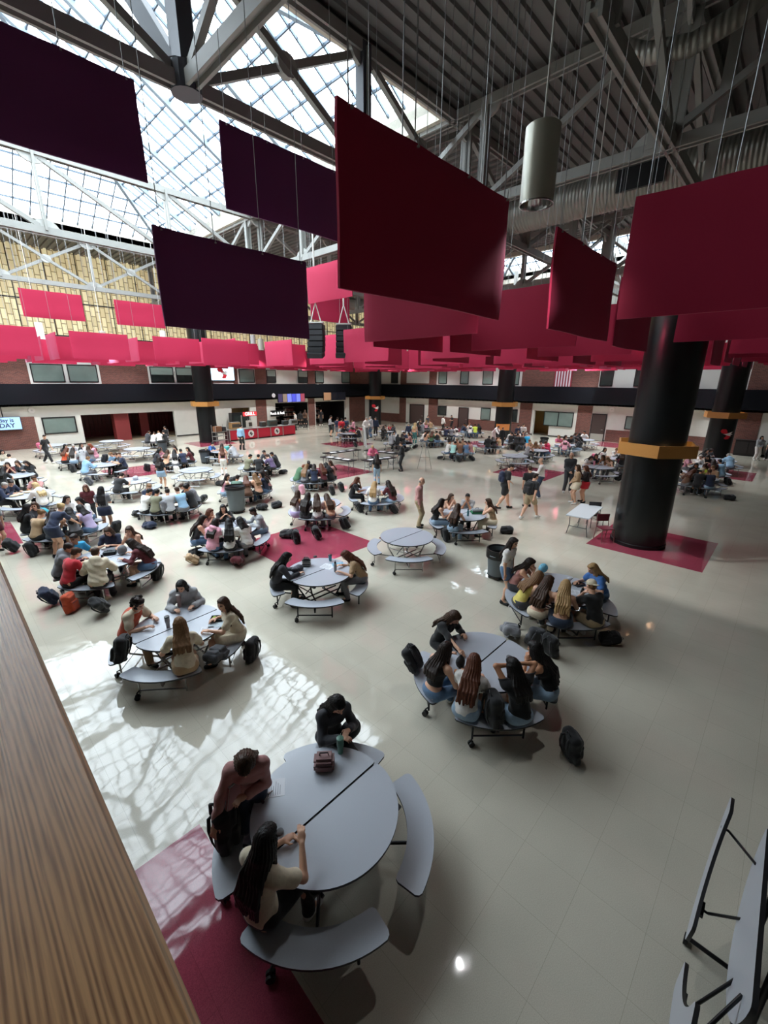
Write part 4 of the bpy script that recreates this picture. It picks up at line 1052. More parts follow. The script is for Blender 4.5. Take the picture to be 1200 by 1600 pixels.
def fig_parts(pose, female, tk, bk, hk_, lod, seed):
    vox = {0: .0085, 1: .012, 2: .018}[lod]
    kb = (pose, female, lod, seed)
    if kb not in _cache:
        rs = random.Random(seed*31+7) if seed else None
        J = skeleton(pose, rs); V, F = body_sdf(J, female, lod < 2).mesh(vox)
        _cache[kb] = (J, np_mesh('body', V, F, [skin_mat('light'), eye_m, hair_mat('dark'), lip_m], face_index(V, F, J)))
    J, body = _cache[kb]
    def get(key, fn, mt):
        kk = kb+key
        if kk not in _cache: _cache[kk] = np_mesh(key[0], *fn(), [mt])
        return _cache[kk]
    out = {'body': body}
    if tk == 'vest':
        out['vest'] = get(('vest',), lambda: top_sdf(J, 'vest', female, vox, seed), cloth_mat('white')); tk = 'tee'
    out['top'] = get(('top', tk), lambda: top_sdf(J, tk, female, vox, seed), cloth_mat('white'))
    out['bottom'] = get(('bottom', bk), lambda: bottom_sdf(J, bk, female, vox, seed), cloth_mat('denim'))
    out['shoes'] = get(('shoes',), lambda: shoes_sdf(J, vox), shoe_w)
    if hk_ == 'cap':
        out['cap'] = get(('cap',), lambda: cap_sdf(J, vox), cloth_mat('cream')); out['hair'] = get(('hair', 'short'), lambda: hair_sdf(J, 'short', vox, seed), hair_mat('dark'))
    else: out['hair'] = get(('hair', hk_), lambda: hair_sdf(J, hk_, vox if lod else .0075, seed), hair_mat('dark'))
    return J, out
TOPW = {'tee': 't-shirt', 'long': 'long-sleeved top', 'tank': 'sleeveless top', 'vest': 'vest', 'crop': 'cropped top', 'hoodie': 'hooded sweatshirt', 'jacket': 'jacket', 'dress': 'dress'}
BOTW = {'jeans': 'jeans', 'pants': 'trousers', 'sweats': 'loose trousers', 'shorts': 'shorts', 'skirt': 'skirt', 'dress': 'dress'}
HAIRW = {'long': 'long', 'vlong': 'very long', 'pony': 'tied back', 'bun': 'bunned', 'bob': 'chin-length', 'curly': 'curly', 'short': 'short', 'bald': 'thinning', 'cap': 'capped'}
def slotmat(o, i, m_):
    o.material_slots[i].link = 'OBJECT'; o.material_slots[i].material = m_
def person(x, y, face, pose, top, bottom, hair, skin='light', lod=2, seed=0, female=None, label=None, group=None, shoe=None, z=0, scale=1.0):
    """top 'white tee', bottom 'denim jeans', hair 'dark long'"""
    tc_, tk = top.split(); bc, bk = bottom.split(); hc, hk_ = hair.split()
    if female is None: female = hk_ in ('long', 'vlong', 'pony', 'bun', 'bob')
    J, parts = fig_parts(pose, female, tk, bk, hk_, lod, seed)
    o = bpy.data.objects.new('person', parts['body']); C.objects.link(o)
    o.location = (x, y, z); o.rotation_euler = (0, 0, face-PI/2); o.scale = (scale,)*3
    slotmat(o, 0, skin_mat(skin)); slotmat(o, 2, hair_mat(hc if hc in HAIRC else 'dark'))
    for nm, key, mt in (('shirt', 'top', cloth_mat('cream' if tk == 'vest' else tc_)), ('vest', 'vest', cloth_mat(tc_)), (bk if bk != 'dress' else 'dress_skirt', 'bottom', cloth_mat(bc)), ('shoes', 'shoes', shoe_w if (shoe or (int(x*10) % 2 and 'w')) == 'w' else shoe_b), ('hair', 'hair', hair_mat(hc)), ('cap', 'cap', cloth_mat('cream'))):
        if key in parts:
            c = bpy.data.objects.new({'sweats': 'trousers', 'pants': 'trousers'}.get(nm, nm), parts[key]); C.objects.link(c); c.parent = o; slotmat(c, 0, mt)
    if label is None:
        label = '%s with %s %s hair' % ('person in '+WORDS.get(tc_, tc_)+' '+TOPW[tk], hc, HAIRW[hk_])
    tag(o, label, 'person', group)
    return o, J
# ================================================================ TABLES
lam = mat('grey_laminate', srgb('#aeb3bb'), .32, noise=.05, nscale=180, spec=.45, coat=.1); edge_b = mat('black_table_edge', (.012, .012, .013), .45)
chrome = mat('chrome_tube', srgb('#b0b0b0'), .2, metal=1); castm = mat('caster_rubber', (.01, .01, .01), .6)
def half_disc(r, sgn, n=40, cr=.07):
    g = .012; a0 = math.asin(g/r)
    pts = [(r*math.cos(a0+(PI-2*a0)*i/n), sgn*r*math.sin(a0+(PI-2*a0)*i/n)) for i in range(n+1)]
    # round the two tips
    x0 = pts[0][0]; out = [p for p in pts if abs(p[0]) < r-.02 or abs(p[1]) > .10]
    out = [(r-.045, sgn*g), (r-.018, sgn*(g+.012)), (r-.008, sgn*(g+.04))]+out+[(-(r-.008), sgn*(g+.04)), (-(r-.018), sgn*(g+.012)), (-(r-.045), sgn*g)]
    return out if sgn > 0 else out[::-1]
def bench_pts(a0, a1, ri=.86, ro=1.14, n=16, cr=.05):
    p = []; da = cr/ro
    for i in range(n+1): a = a0+da+(a1-a0-2*da)*i/n; p.append((ro*math.cos(a), ro*math.sin(a)))
    for t, q in ((.35, -.012), (.7, -.03)): pass
    def corner(a, s):     # rounded end
        return [((ro-.018)*math.cos(a-s*da*.35), (ro-.018)*math.sin(a-s*da*.35)), ((ro-.05)*math.cos(a), (ro-.05)*math.sin(a)), ((ri+.04)*math.cos(a+s*.0), (ri+.04)*math.sin(a)), ((ri+.012)*math.cos(a-s*da*.4), (ri+.012)*math.sin(a-s*da*.4))]
    p += corner(a1, 1)
    di = cr/ri
    for i in range(n+1): a = a1-di-(a1-a0-2*di)*i/n; p.append((ri*math.cos(a), ri*math.sin(a)))
    p += corner(a0, -1)[::-1]
    return p
def build_table(metal):
    T = []
    for s in (1, -1):
        pts = half_disc(.76, s)
        T.append(('tabletop', MB().prism(pts, .715, .745, sidemat=1).mesh('tabletop', [lam, edge_b], smooth=.5), None))
    for q in range(4):
        c = PI/4+q*PI/2; wdt = math.radians(35.5)
        T.append(('bench', MB().prism(bench_pts(c-wdt, c+wdt), .415, .442, sidemat=1).mesh('bench', [lam, edge_b], smooth=.5), q))
    for q in range(4):
        c = PI/4+q*PI/2; m_ = MB(); 
        for o in (-.38, .38):
            a = c+o; p = Vector((math.cos(a), math.sin(a), 0))
            m_.tube([p*1.0+Vector((0, 0, .41)), p*1.0+Vector((0, 0, .08))], .016, 8)
            m_.tube([p*.92+Vector((0, 0, .40)), p*1.1+Vector((0, 0, .40))], .012, 6)
        a = c-.38; b_ = c+.38
        m_.tube([Vector((math.cos(a)*1.0, math.sin(a)*1.0, .13)), Vector((math.cos(c)*.93, math.sin(c)*.93, .13)), Vector((math.cos(b_)*1.0, math.sin(b_)*1.0, .13))], .013, 6)
        T.append(('bench_leg', m_.mesh('bench_leg', metal, smooth=.9), None))
        o = .38 if q % 2 else -.38; a = c+o; t = MB(); cx, cy = 1.06*math.cos(a), 1.06*math.sin(a); R_ = Matrix.Rotation(a+.6, 3, 'Z')
        ax = R_ @ Vector((1, 0, 0))
        for d in (-.022, .022):
            cc = Vector((cx, cy, .045))+ax*d; t.tube([cc-ax*.012, cc+ax*.012], .043, 14)
        t.tube([(cx, cy, .05), (cx, cy, .12), (math.cos(a), math.sin(a), .14)], .012, 6)
        T.append(('caster', t.mesh('caster', castm, smooth=.9), None))
    m_ = MB()
    for s in (-1, 1):
        for y in (-.30, .30):
            m_.tube([(s*.5, y, .71), (s*.46, y, .45), (s*.30, y*.8, .14), (s*.30, y*.5, .07)], .02, 8)
            m_.tube([(s*.30, y*.8, .14), (math.copysign(.66, s), math.copysign(.66, y), .20), (math.copysign(.70, s), math.copysign(.70, y), .40)], .018, 8)
        m_.tube([(s*.46, -.30, .45), (s*.46, .30, .45)], .014, 6); m_.tube([(s*.30, -.3, .09), (s*.30, .3, .09)], .02, 8)
        m_.bar((s*.55, -.55, .70), (s*.55, .55, .70), .05, .025)
    m_.tube([(-.55, -.09, .14), (.55, -.09, .14)], .018, 8); m_.tube([(-.55, .09, .14), (.55, .09, .14)], .018, 8)
    m_.tube([(-.42, 0, .30), (.1, 0, .62)], .014, 6); m_.bar((-.72, 0, .705), (.72, 0, .705), .06, .02)
    T.append(('frame', m_.mesh('frame', metal, smooth=.9), None))
    j = MB()
    for i in range(9): j.box((-.6+.15*i, 0, .728), (.07, .022, .012))
    T.append(('joint_strip', j.mesh('joint_strip', [dark_metal]), None))
    return T
TB = {'black': build_table(dark_metal), 'chrome': build_table(chrome)}
TABLES = {}
def table(key, x, y, rz, label, metal='black', group=None):
    root = empty('round_bench_table', (x, y, 0), rz); tag(root, label, 'table', group)
    for nm, me, q in TB[metal]:
        o = bpy.data.objects.new(nm, me); C.objects.link(o); o.parent = root
    TABLES[key] = (x, y, rz); return root
LX = (2.05, 5.38, 8.68, 11.95); LY = (2.75, 7.28, 11.72, 16.2, 20.6, 25.2, 29.75, 35.0)
TDEF = {
 'A0': (1.99, 2.7, 'nearest round table, with the pink lunch bag and green tumbler', 'nearest table'),
 'B0': (5.33, 2.8, 'round table near the lower right with a closed cutout bag of black on it', 'table by the lone black backpack'),
 'C0': (8.62, 2.9, 'round table beside the grey bin on the right, with trays and a black bottle', 'table beside the right grey bin'),
 'A1': (2.3, 7.28, 'round table in the left foreground with a green lunch box', 'table with the green lunch box'),
 'B1': (5.5, 7.3, 'round table with a striped lunch box, right before the big red floor square', 'table with the striped lunch box'),
 'C1': (8.7, 7.36, 'empty round table standing alone in the middle of the floor', 'empty middle table'),
 'D1': (11.68, 7.42, 'round table right of the man in the pink shirt, with a green box', 'table right of the pink-shirted man'),
 'A2': (2.28, 11.64, 'round table at the left with orange backpack below and a purple bottle on it', 'table above the orange backpack'),
 'B2': (5.47, 11.54, 'crowded round table left of the big red floor square', 'crowded table left of the red square'),
 'C2': (9.1, 11.9, 'round table behind four long-haired people, above the big red floor square', 'table above the red square'),
 'D2': (11.88, 11.73, 'round table left of and behind the man in the pink shirt', 'table left of the pink-shirted man'),
 'A3': (2.2, 16.0, 'round table at the left crowded around someone in a navy dress', 'table with the navy dress'),
 'B3': (5.44, 16.32, 'round table with people in black and olive tops, left of the tall grey bin', 'table left of the tall grey bin'),
 'C3': (8.65, 16.48, 'round table just behind the tall grey bin', 'table behind the tall grey bin'),
 'D3': (12.2, 16.33, 'round table with people in green and navy, left of the black folding tables', 'table left of the folding tables'),
 'A4': (2.0, 20.6, 'white round table by the left edge with food spread on it', 'food table at the left edge'),
 'B4': (5.46, 20.45, 'nearly empty round table left of the person in a denim skirt', 'table by the denim skirt'),
 'C4': (8.44, 20.85, 'empty round table in front of a person standing in a black crop top', 'empty table by the black crop top'),
 'D4': (11.74, 20.53, 'round table with four boys in dark tops below the food counter', 'table with the dark-topped boys'),
 'A5': (2.03, 25.2, 'round table touching the left edge of the frame, second row from the wall', 'left edge table'),
 'B5': (5.58, 25.47, 'round table with a pale blue hooded sweatshirt at it, by a red floor patch', 'table with the pale blue hood'),
 'C5': (9.1, 25.21, 'round table beside the low grey bin at the left', 'table beside the low grey bin'),
 'D5': (12.11, 25.29, 'round table with a mint lunch bag near the left black column', 'table with the mint bag'),
 'A6': (2.1, 29.4, 'round table at the left edge under the blue screen', 'table under the blue screen'),
 'B6': (5.41, 29.73, 'round table left of the alcove with a black box under its bench', 'table with the black box below'),
 'C6': (8.63, 30.02, 'empty round table in front of the maroon alcove', 'empty table before the alcove'),
 'C7': (8.5, 35.0, 'empty round table closest to the maroon alcove', 'table closest to the alcove'),
 'D7': (11.6, 35.0, 'round table in front of the right end of the maroon alcove', 'table at the right end of the alcove'),
 'B7': (5.2, 35.4, 'round table under the dark framed window of the left wall', 'table under the left window'),
 'P0': (24.5, 2.7, 'round table with people in black and lime, right of the thick column', 'table right of the thick column'),
 'Q0': (28.0, 2.9, 'round table behind the one with the lime top', 'table with the white hood'),
 'R0': (31.2, 2.65, 'round table by the foot of the right column with a pale blue jacket', 'table by the right column'),
 'P1': (23.86, 7.05, 'round table left of the thick column with a white cup', 'table left of the thick column'),
 'Q1': (27.4, 7.0, 'round table just behind the one left of the thick column', 'second table left of the thick column'),
 'P2': (23.85, 11.78, 'empty pale round table on a red floor square', 'empty table on the red square'),
 'Q2': (27.0, 11.85, 'round table with someone in a hot pink hood', 'table with the pink hood'),
 'R2': (30.9, 11.5, 'round table with pink tops before the double window', 'table with pink tops'),
 'S2': (34.8, 11.6, 'round table closest to the brown door with the steel plate', 'table by the brown door'),
 'P3': (23.9, 15.92, 'round table ringed by backs in white, mint and brown', 'table of the brown shirt'),
 'Q3': (27.9, 15.95, 'pale round table behind the white-hooded standing person', 'pale table in the middle distance'),
 'R3': (31.2, 15.2, 'round table in the dark crowd at the foot of the orange board column', 'table of the dark crowd'),
 'P4': (24.1, 21.5, 'round table beside the easel with bags beneath', 'table beside the easel'),
 'Q4': (27.3, 20.6, 'round table of people in peach and green behind the easel', 'table behind the easel'),
 'R4': (31.2, 21.75, 'empty round table before the brick wainscot', 'empty far table'),
 'S4': (34.6, 21.6, 'round table close to the brick wainscot, near the orange board column', 'table at the brick wainscot'),
 'Q5': (27.4, 25.9, 'far round table right of the white board', 'table right of the white board'),
 'R5': (31.3, 26.0, 'far round table under the small dark window', 'table under the small dark window'),
 'P5': (24.0, 27.0, 'far round table behind the white board', 'table behind the white board'),
 'S5': (34.6, 27.0, 'far round table before the dark double door', 'table before the dark double door'),
}
TDEF['B0'] = (5.33, 2.8, 'round table at the right front with a black cinch bag standing on it', 'table left of the lone black backpack')
for k_, (x, y, lab, short) in TDEF.items():
    near = k_ in ('A0', 'B0', 'C0', 'B1', 'D1', 'B2')
    rz = 0 if y < 13 and x < 15 else rnd.uniform(-.12, .12)
    table(k_, x, y, rz+(.07 if k_ == 'A1' else 0), lab, 'black' if near else 'chrome')

# folded table standing on edge at the lower right
def folded_table(x, y, rz, label):
    ZC = 1.42; root = empty('folded_bench_table', (x, y, 0), rz); tag(root, label, 'table')
    Ry = Matrix.Rotation(-PI/2, 3, 'X')          # half discs hang below the joint line
    def plate(pts, off, name, tilt=0.0, th=.03):
        m_ = MB(); m_.prism(pts, -th/2, th/2, sidemat=1)
        m_.v = [tuple(Matrix.Rotation(tilt, 3, 'X') @ (Ry @ Vector(v)) + Vector((0, off, ZC))) for v in m_.v]
        return m_.build(name, [lam, edge_b], root, smooth=.5)
    for s in (1, -1): plate(half_disc(.76, 1), s*.09, 'tabletop', s*.05)
    for s in (1, -1):
        for q in (-1, 1):
            c = PI/2+q*PI/4; w_ = math.radians(35.5); plate(bench_pts(c-w_, c+w_), s*.32, 'bench', s*.06, .027)
            a = c-q*.38
            for aa in (c-.36, c+.36):
                p = Vector((math.cos(aa), 0, -math.sin(aa)))+Vector((0, s*.36, ZC)); q2 = Vector((math.cos(aa)*.6, s*.12, ZC-math.sin(aa)*.6))
                MB().tube([p, p-Vector((0, s*.06, 0)), q2], .012, 8).box(p-Vector((0, s*.02, 0)), (.14, .025, .035)).build('bench_arm', dark_metal, root, smooth=.9)
    f = MB(); f.tube([(-.62, 0, .10), (.62, 0, .10)], .022, 8)
    for xx in (-.4, .4):
        f.tube([(xx, -.38, .10), (xx, .38, .10)], .02, 8); f.tube([(xx, 0, .10), (xx*.9, 0, 1.3)], .022, 8)
    f.tube([(-.36, 0, .75), (.36, 0, .75)], .02, 8); f.build('frame', dark_metal, root, smooth=.9)
    for sx in (-1, 1):
        for s in (-1, 1):
            t = MB(); t.tube([(sx*.42, s*.38-.015, .05), (sx*.42, s*.38+.015, .05)], .05, 16); t.tube([(sx*.42, s*.38, .05), (sx*.4, s*.38, .11)], .012, 6); t.build('caster', castm, root, smooth=.9)
    return root
folded_table(3.42, -.66, 0, 'folded bench table standing on edge, cut off by the lower right corner')

# ================================================================ BAGS
def bag_mesh(seed=0, vox=.011):
    r = random.Random(seed); S = Sdf()
    S.box((0, 0, .23), (.155, .085, .225), .07, k=.02); S.box((0, .095, .16), (.12, .04, .12), .035, k=.015); S.box((0, .085, .34), (.11, .03, .06), .03, k=.02)
    for s in (-1, 1): S.box((s*.155, .0, .13), (.03, .05, .10), .028, k=.02)
    V, F = S.mesh(vox, 0, (), wrinkle(.006, seed, 30)); V[:, 2] = np.maximum(V[:, 2], 0)
    return V, F
BAGP = {}
def bag_parts(lod):
    if lod in BAGP: return BAGP[lod]
    d = {'body': np_mesh('backpack', *bag_mesh(3, .010 if lod == 0 else .02), [cloth_mat('black')])}
    st = MB()
    for s in (-1, 1):
        pts = [(s*.05, -.075, .42), (s*.07, -.11, .40), (s*.085, -.118, .28), (s*.09, -.105, .14), (s*.11, -.07, .06)]
        st.tube(pts, .012, 6, rad=[.012, .018, .018, .010, .006])
    d['strap'] = st.mesh('strap', cloth_mat('black'), smooth=3)
    d['handle'] = MB().tube([(-.04, -.05, .445), (-.03, -.06, .49), (.03, -.06, .49), (.04, -.05, .445)], .007, 6).mesh('handle', cloth_mat('black'), smooth=3)
    z = MB(); z.tube([(-.125, .06, .10), (-.125, .065, .36), (-.09, .06, .43), (.09, .06, .43), (.125, .065, .36), (.125, .06, .10)], .004, 5); z.tube([(-.08, .134, .24), (.08, .134, .24)], .004, 5)
    d['zip'] = z.mesh('zip', cloth_mat('dgrey'), smooth=3)
    BAGP[lod] = d; return d
def backpack(x, y, yaw, col, label, tilt=(0, 0), z=0, sc=1.0, lod=1, group=None, straps=True, col2=None):
    P_ = bag_parts(lod); o = bpy.data.objects.new('backpack', P_['body']); C.objects.link(o)
    R_ = Matrix.Rotation(yaw, 3, 'Z') @ Matrix.Rotation(tilt[0], 3, 'X') @ Matrix.Rotation(tilt[1], 3, 'Y')
    zs = min((R_ @ Vector((vx, vy, vz))).z for vx in (-.14, .14) for vy in (-.07, .11) for vz in (.015, .44))*sc
    o.location = (x, y, z-zs if tilt != (0, 0) else z); o.rotation_euler = R_.to_euler(); o.scale = (sc,)*3; slotmat(o, 0, cloth_mat(col))
    for k_ in (('strap', 'handle', 'zip') if lod == 0 else ('strap',)):
        c = bpy.data.objects.new(k_, P_[k_]); C.objects.link(c); c.parent = o
        slotmat(c, 0, cloth_mat(col2 or (col if k_ != 'zip' else 'dgrey')))
    tag(o, label, 'backpack', group); return o

# ================================================================ BINS
def bin_(x, y, label, col='#5f676a', h=.82, r=.30, bagged=False):
    root = empty('trash_can', (x, y, 0)); bm_ = mat('bin_'+col, srgb(col), .5)
    MB().lathe([(r*.80, .11), (r*.82, .13), (r*.97, h-.1), (r*1.0, h-.1), (r*1.0, h-.06), (r*.97, h-.06), (r*1.02, h), (r*1.06, h), (r*1.06, h-.04), (r*1.03, h-.04)], 36, cap=False).lathe([(r*.95, h-.03), (r*.78, .14), (.01, .14)], 36, cap=False).lathe([(.01, .11), (r*.8, .11)], 36, cap=False).build('barrel', bm_, root, smooth=.6)
    hd = MB()
    for s in (-1, 1): hd.tube([(s*r*1.0, -.08, h-.13), (s*r*1.16, -.06, h-.12), (s*r*1.16, .06, h-.12), (s*r*1.0, .08, h-.13)], .014, 8)
    hd.build('handle', bm_, root, smooth=.9)
    MB().lathe([(r*1.08, h-.22 if bagged else h-.08), (r*1.10, h-.1), (r*1.08, h+.012), (r*.98, h+.015), (r*.9, h-.2), (r*.75, h-.4), (.01, h-.42)], 36, cap=False).build('bin_liner', mat('bin_liner', (.012, .012, .012), .35), root, smooth=.9)
    d = MB()
    for i in range(5):
        a = i*2*PI/5; cx, cy = r*.7*math.cos(a), r*.7*math.sin(a); d.tube([(cx-.012, cy, .04), (cx+.012, cy, .04)], .04, 12); d.tube([(cx, cy, .05), (cx, cy, .1)], .01, 6)
    d.lathe([(r*.85, .085), (r*.85, .11)], 24); d.build('dolly', castm, root, smooth=.9)
    tag(root, label, 'bin')
q = at(776, 902); bin_(q.x, q.y, 'grey rubbish bin with black liner beside the person in a white top', bagged=True)
q = at(371, 800); bin_(q.x, q.y, 'tall grey rubbish bin on wheels in the left middle of the hall', h=1.05, r=.36)
v = at(302, 728); bin_(v.x+.9, v.y+.3, 'low grey rubbish bin behind the left round tables', '#454b52')
v = at(256, 707); bin_(v.x, v.y, 'dark grey bin standing before the maroon alcove', '#3d454d')
v = at(849, 700); bin_(v.x, v.y, 'dark grey bin in the far crowd left of the pink hood', '#4a5055')
v = at(518, 676); bin_(v.x, v.y, 'grey bin with white top beside the person in grey by the far opening', '#3a4a4c')

# ================================================================ FOLDING TABLES, CHAIRS, EASELS
ftop_w = mat('white_plastic_top', srgb('#c6cdd0'), .45); ftop_b = mat('black_table_top', srgb('#1b1b1d'), .5); paper = mat('paper', srgb('#dcdcda'), .7)
def folding_table(c, rz, L, W_, top, label, h=.73):
    root = empty('folding_table', (c[0], c[1], 0), rz)
    MB().span((-L/2, -W_/2, h-.04), (L/2, W_/2, h)).build('tabletop', top, root, bevel=.012)
    for s in (-1, 1):
        l = MB(); x = s*(L/2-.22)
        for y in (-1, 1): l.tube([(x, y*W_*.38, h-.05), (x, y*W_*.36, .35), (x+s*.0, y*W_*.44, .015)], .014, 8)
        l.tube([(x, -W_*.37, .30), (x, W_*.37, .30)], .012, 6); l.tube([(x, 0, .30), (x-s*.3, 0, h-.05)], .01, 6)
        l.build('leg', mat('grey_tube', srgb('#5a5c5e'), .35, metal=.6), root, smooth=.9)
    tag(root, label, 'table'); return root
p = [at(880, 808, .73), at(912, 784, .73), at(947, 788, .73), at(914, 814, .73)]
cc = sum(p, Vector())/4
ex = (p[1]-p[0]); folding_table(cc, math.atan2(ex.y, ex.x), 1.83, .76, ftop_w, 'white folding table standing left of the thick black column')
mm_ = [((500, 713), (562, 701)), ((498, 712), (556, 723)), ((567, 701), (624, 709)), ((562, 721), (622, 712))]
FT = []
for i, (cx_, cy_, rz, lab) in enumerate(((13.3, 18.9, 0, 'black folding table with papers, left one at the back of the sign-up square'), (13.9, 15.6, PI/2*0, ''), )): pass
def ft_px(a, b_, lab):
    A, B_ = at(*a, .73), at(*b_, .73); c = (A+B_)/2; d = B_-A
    folding_table(c, math.atan2(d.y, d.x), d.length+.3, .62, ftop_b, lab)
    return c, math.atan2(d.y, d.x), d.length
FT.append(ft_px((511, 708), (557, 702), 'black folding table with papers, rear left of the four around the red square'))
FT.append(ft_px((508, 713), (550, 719), 'black folding table with papers, front left of the four around the red square'))
FT.append(ft_px((575, 703), (620, 708), 'black folding table with papers, rear right of the four around the red square'))
FT.append(ft_px((572, 719), (612, 714), 'black folding table with papers, front right of the four, before the pink hood'))
for i, (c, a, L) in enumerate(FT):
    for j in range(3):
        t = (-.3+.3*j)*L; pp = MB().box((0, 0, .003), (.42, .3, .006)).build('paper_sheet', paper, loc=(c.x+math.cos(a)*t, c.y+math.sin(a)*t, .73)); pp.rotation_euler = (0, 0, a+rnd.uniform(-.2, .2))
        tag(pp, 'white paper sheets lying on the '+('rear left', 'front left', 'rear right', 'front right')[i]+' black folding table', 'paper', 'papers on the %s folding table' % ('rear left', 'front left', 'rear right', 'front right')[i])
def chair(x, y, rz, seatm, metal, label):
    root = empty('stacking_chair', (x, y, 0), rz)
    MB().box((0, 0, .45), (.42, .42, .03)).build('seat', seatm, root, bevel=.012)
    MB().box((0, -.21, .74), (.42, .025, .26), Matrix.Rotation(-.12, 3, 'X')).build('backrest', seatm, root, bevel=.01)
    for s in (-1, 1):
        MB().tube([(s*.2, .19, .44), (s*.21, .23, 0)], .012, 8).build('leg', metal, root, smooth=.9)
        MB().tube([(s*.2, -.25, 0), (s*.2, -.18, .45), (s*.2, -.23, .86)], .012, 8).build('leg', metal, root, smooth=.9)
    MB().tube([(-.2, -.14, .3), (.2, -.14, .3)], .008, 6).tube([(-.2, .16, .3), (.2, .16, .3)], .008, 6).build('stretcher', metal, root)
    tag(root, label, 'chair'); return root
mar_f = mat('maroon_plastic', srgb('#6a1f2e'), .5)
rtube = mat('red_tube', srgb('#9a6a68'), .35, metal=.5)
v = at(941, 846); chair(v.x+.1, v.y+.0, 2.4, mar_f, rtube, 'maroon chair standing against the thick black column')
v = at(955, 827); chair(v.x-.1, v.y+.55, 2.2, mat('black_plastic', (.015, .015, .016), .5), dark_metal, 'black chair behind the maroon chair at the thick column')
def easel(x, y, rz, label, board=None):
    root = empty('easel', (x, y, 0), rz); t = mat('easel_wood', srgb('#8f8a80'), .5)
    for s in (-1, 1): MB().tube([(s*.42, 0, 0), (s*.06, -.12, 1.75)], .014, 8).build('leg', t, root)
    MB().tube([(0, -.75, 0), (0, -.12, 1.72)], .014, 8).build('leg', t, root); MB().tube([(-.3, -.04, .72), (.3, -.04, .72)], .012, 6).build('crossbar', t, root)
    if board: MB().box((0, -.02, 1.22), board, Matrix.Rotation(.08, 3, 'X')).build('board', mat('board_white', srgb('#c9ccca'), .5), root, bevel=.008)
    tag(root, label, 'easel'); return root
v = at(663, 733); easel(v.x, v.y, -.8, 'open wooden easel standing on the bright floor right of the man in black')
v = at(571, 705); easel(v.x-1.0, v.y-1.0, PI+1.0, 'easel with a blank white board behind the black folding tables', board=(.95, .03, 1.35))
# ================================================================ WHO SITS WHERE
NP_ = [0]
SIDE = {}
SEATS = {}
def seat(key, px, py, *a, **k):
    tx, ty, _ = TABLES[key]; v = at(px, py, k.get('hz', 1.12)); SEATS.setdefault(key, []).append([math.atan2(v.y-ty, v.x-tx), px, py, a, k])
def flush_seats():
    for key, L_ in SEATS.items():
        for it in range(60):
            for i in range(len(L_)):
                for j in range(i+1, len(L_)):
                    d = (L_[j][0]-L_[i][0]+PI) % (2*PI)-PI; mn = min(.47, 6.1/len(L_))
                    if abs(d) < mn:
                        e = (mn-abs(d))/2*(1 if d >= 0 else -1); L_[i][0] -= e; L_[j][0] += e
        for ang, px, py, a, k in L_: _seat(key, px, py, *a, ang=ang, **k)
def _seat(key, px, py, pose='table', top='white tee', bottom='denim jeans', hair='dark long', skin='light', lod=None, r=1.0, dface=0, seed=None, label=None, hz=1.12, out=False, extra='', ang=0):
    tx, ty, _ = TABLES[key]; v = at(px, py, hz); a = ang; x, y = tx+r*math.cos(a), ty+r*math.sin(a)
    d = math.hypot(x, y)
    if lod is None: lod = 0 if d < 11.5 else 1 if d < 15 else 2
    NP_[0] += 1
    if seed is None: seed = NP_[0] if lod < 2 else 1+NP_[0] % 2
    face = a+PI+dface if not out else a+dface
    if label is None:
        tc_, tk = top.split(); hc, hk_ = hair.split()
        q = (v-Vector((tx, ty, v.z))); u = q.dot(CR); w_ = q.dot(Vector((CW.x, CW.y, 0)))
        side = ('right' if u > 0 else 'left') if abs(u) > abs(w_) else ('far side' if w_ > 0 else 'near side')
        label = 'person in %s %s, %s %s hair, %s of %s' % (WORDS.get(tc_, tc_), TOPW[tk], hc, HAIRW[hk_], side, TDEF[key][3])
        lab2 = label.split(); 
        if len(lab2) > 16: label = 'person in %s, %s hair, %s of %s' % (WORDS.get(tc_, tc_)+' '+{'hoodie': 'sweatshirt', 'tank': 'tank top', 'long': 'long sleeves'}.get(tk, TOPW[tk]), hc, side, TDEF[key][3])
        _ = 'person in %s %s, %s hair, %s of %s' % (WORDS.get(tc_, tc_), TOPW[tk], hc, side, TDEF[key][3])
        if len(label.split()) > 16: label = label.replace('person in', 'one in').replace('crowded table left of the red square', 'crowded left table').replace('table at the right end of the alcove', 'table right of the alcove').replace('table left of the tall grey bin', 'table left of tall bin').replace('second table left of the thick column', 'second table by thick column')
    if label in LABELS:
            for alt in ('outer end, ', 'bare-armed, ', 'turned away, '):
                pass
            bc, bk = bottom.split(); label = 'person in %s and %s %s, %s %s' % (WORDS.get(tc_, tc_)+' top', WORDS.get(bc, bc), BOTW[bk], side+' of', TDEF[key][3])
    o, J = person(x, y, face, pose, top, bottom, hair, skin, lod, seed, label=label)
    return o, J
def stand(px, py, fy, pose, top, bottom, hair, label, yaw, skin='light', lod=None, scale=None, female=None, hold=None, lean=0, shoe=None):
    """px, py = feet; fy = top of head in the photograph; yaw = direction faced, degrees, 0 = to the right of the picture, 90 = away from the camera"""
    v = at(px, py, 0); d = v.length; base = math.atan2(CR.y, CR.x)
    h = 1.0
    if scale is None:
        ray_t = ray(px, fy); hh = EYE+ray_t.z*math.hypot(v.x, v.y)/math.hypot(ray_t.x, ray_t.y)
        scale = max(.9, min(1.12, hh/1.68)) if not lean else 1.0
    dd = math.hypot(v.x, v.y)
    if lod is None: lod = 0 if dd < 11.5 else 1 if dd < 16 else 2
    NP_[0] += 1
    o, J = person(v.x, v.y, base+math.radians(yaw), pose, top, bottom, hair, skin, lod, NP_[0] if lod < 2 else 1+NP_[0] % 2, female=female, label=label, scale=scale, shoe=shoe)
    return o, J
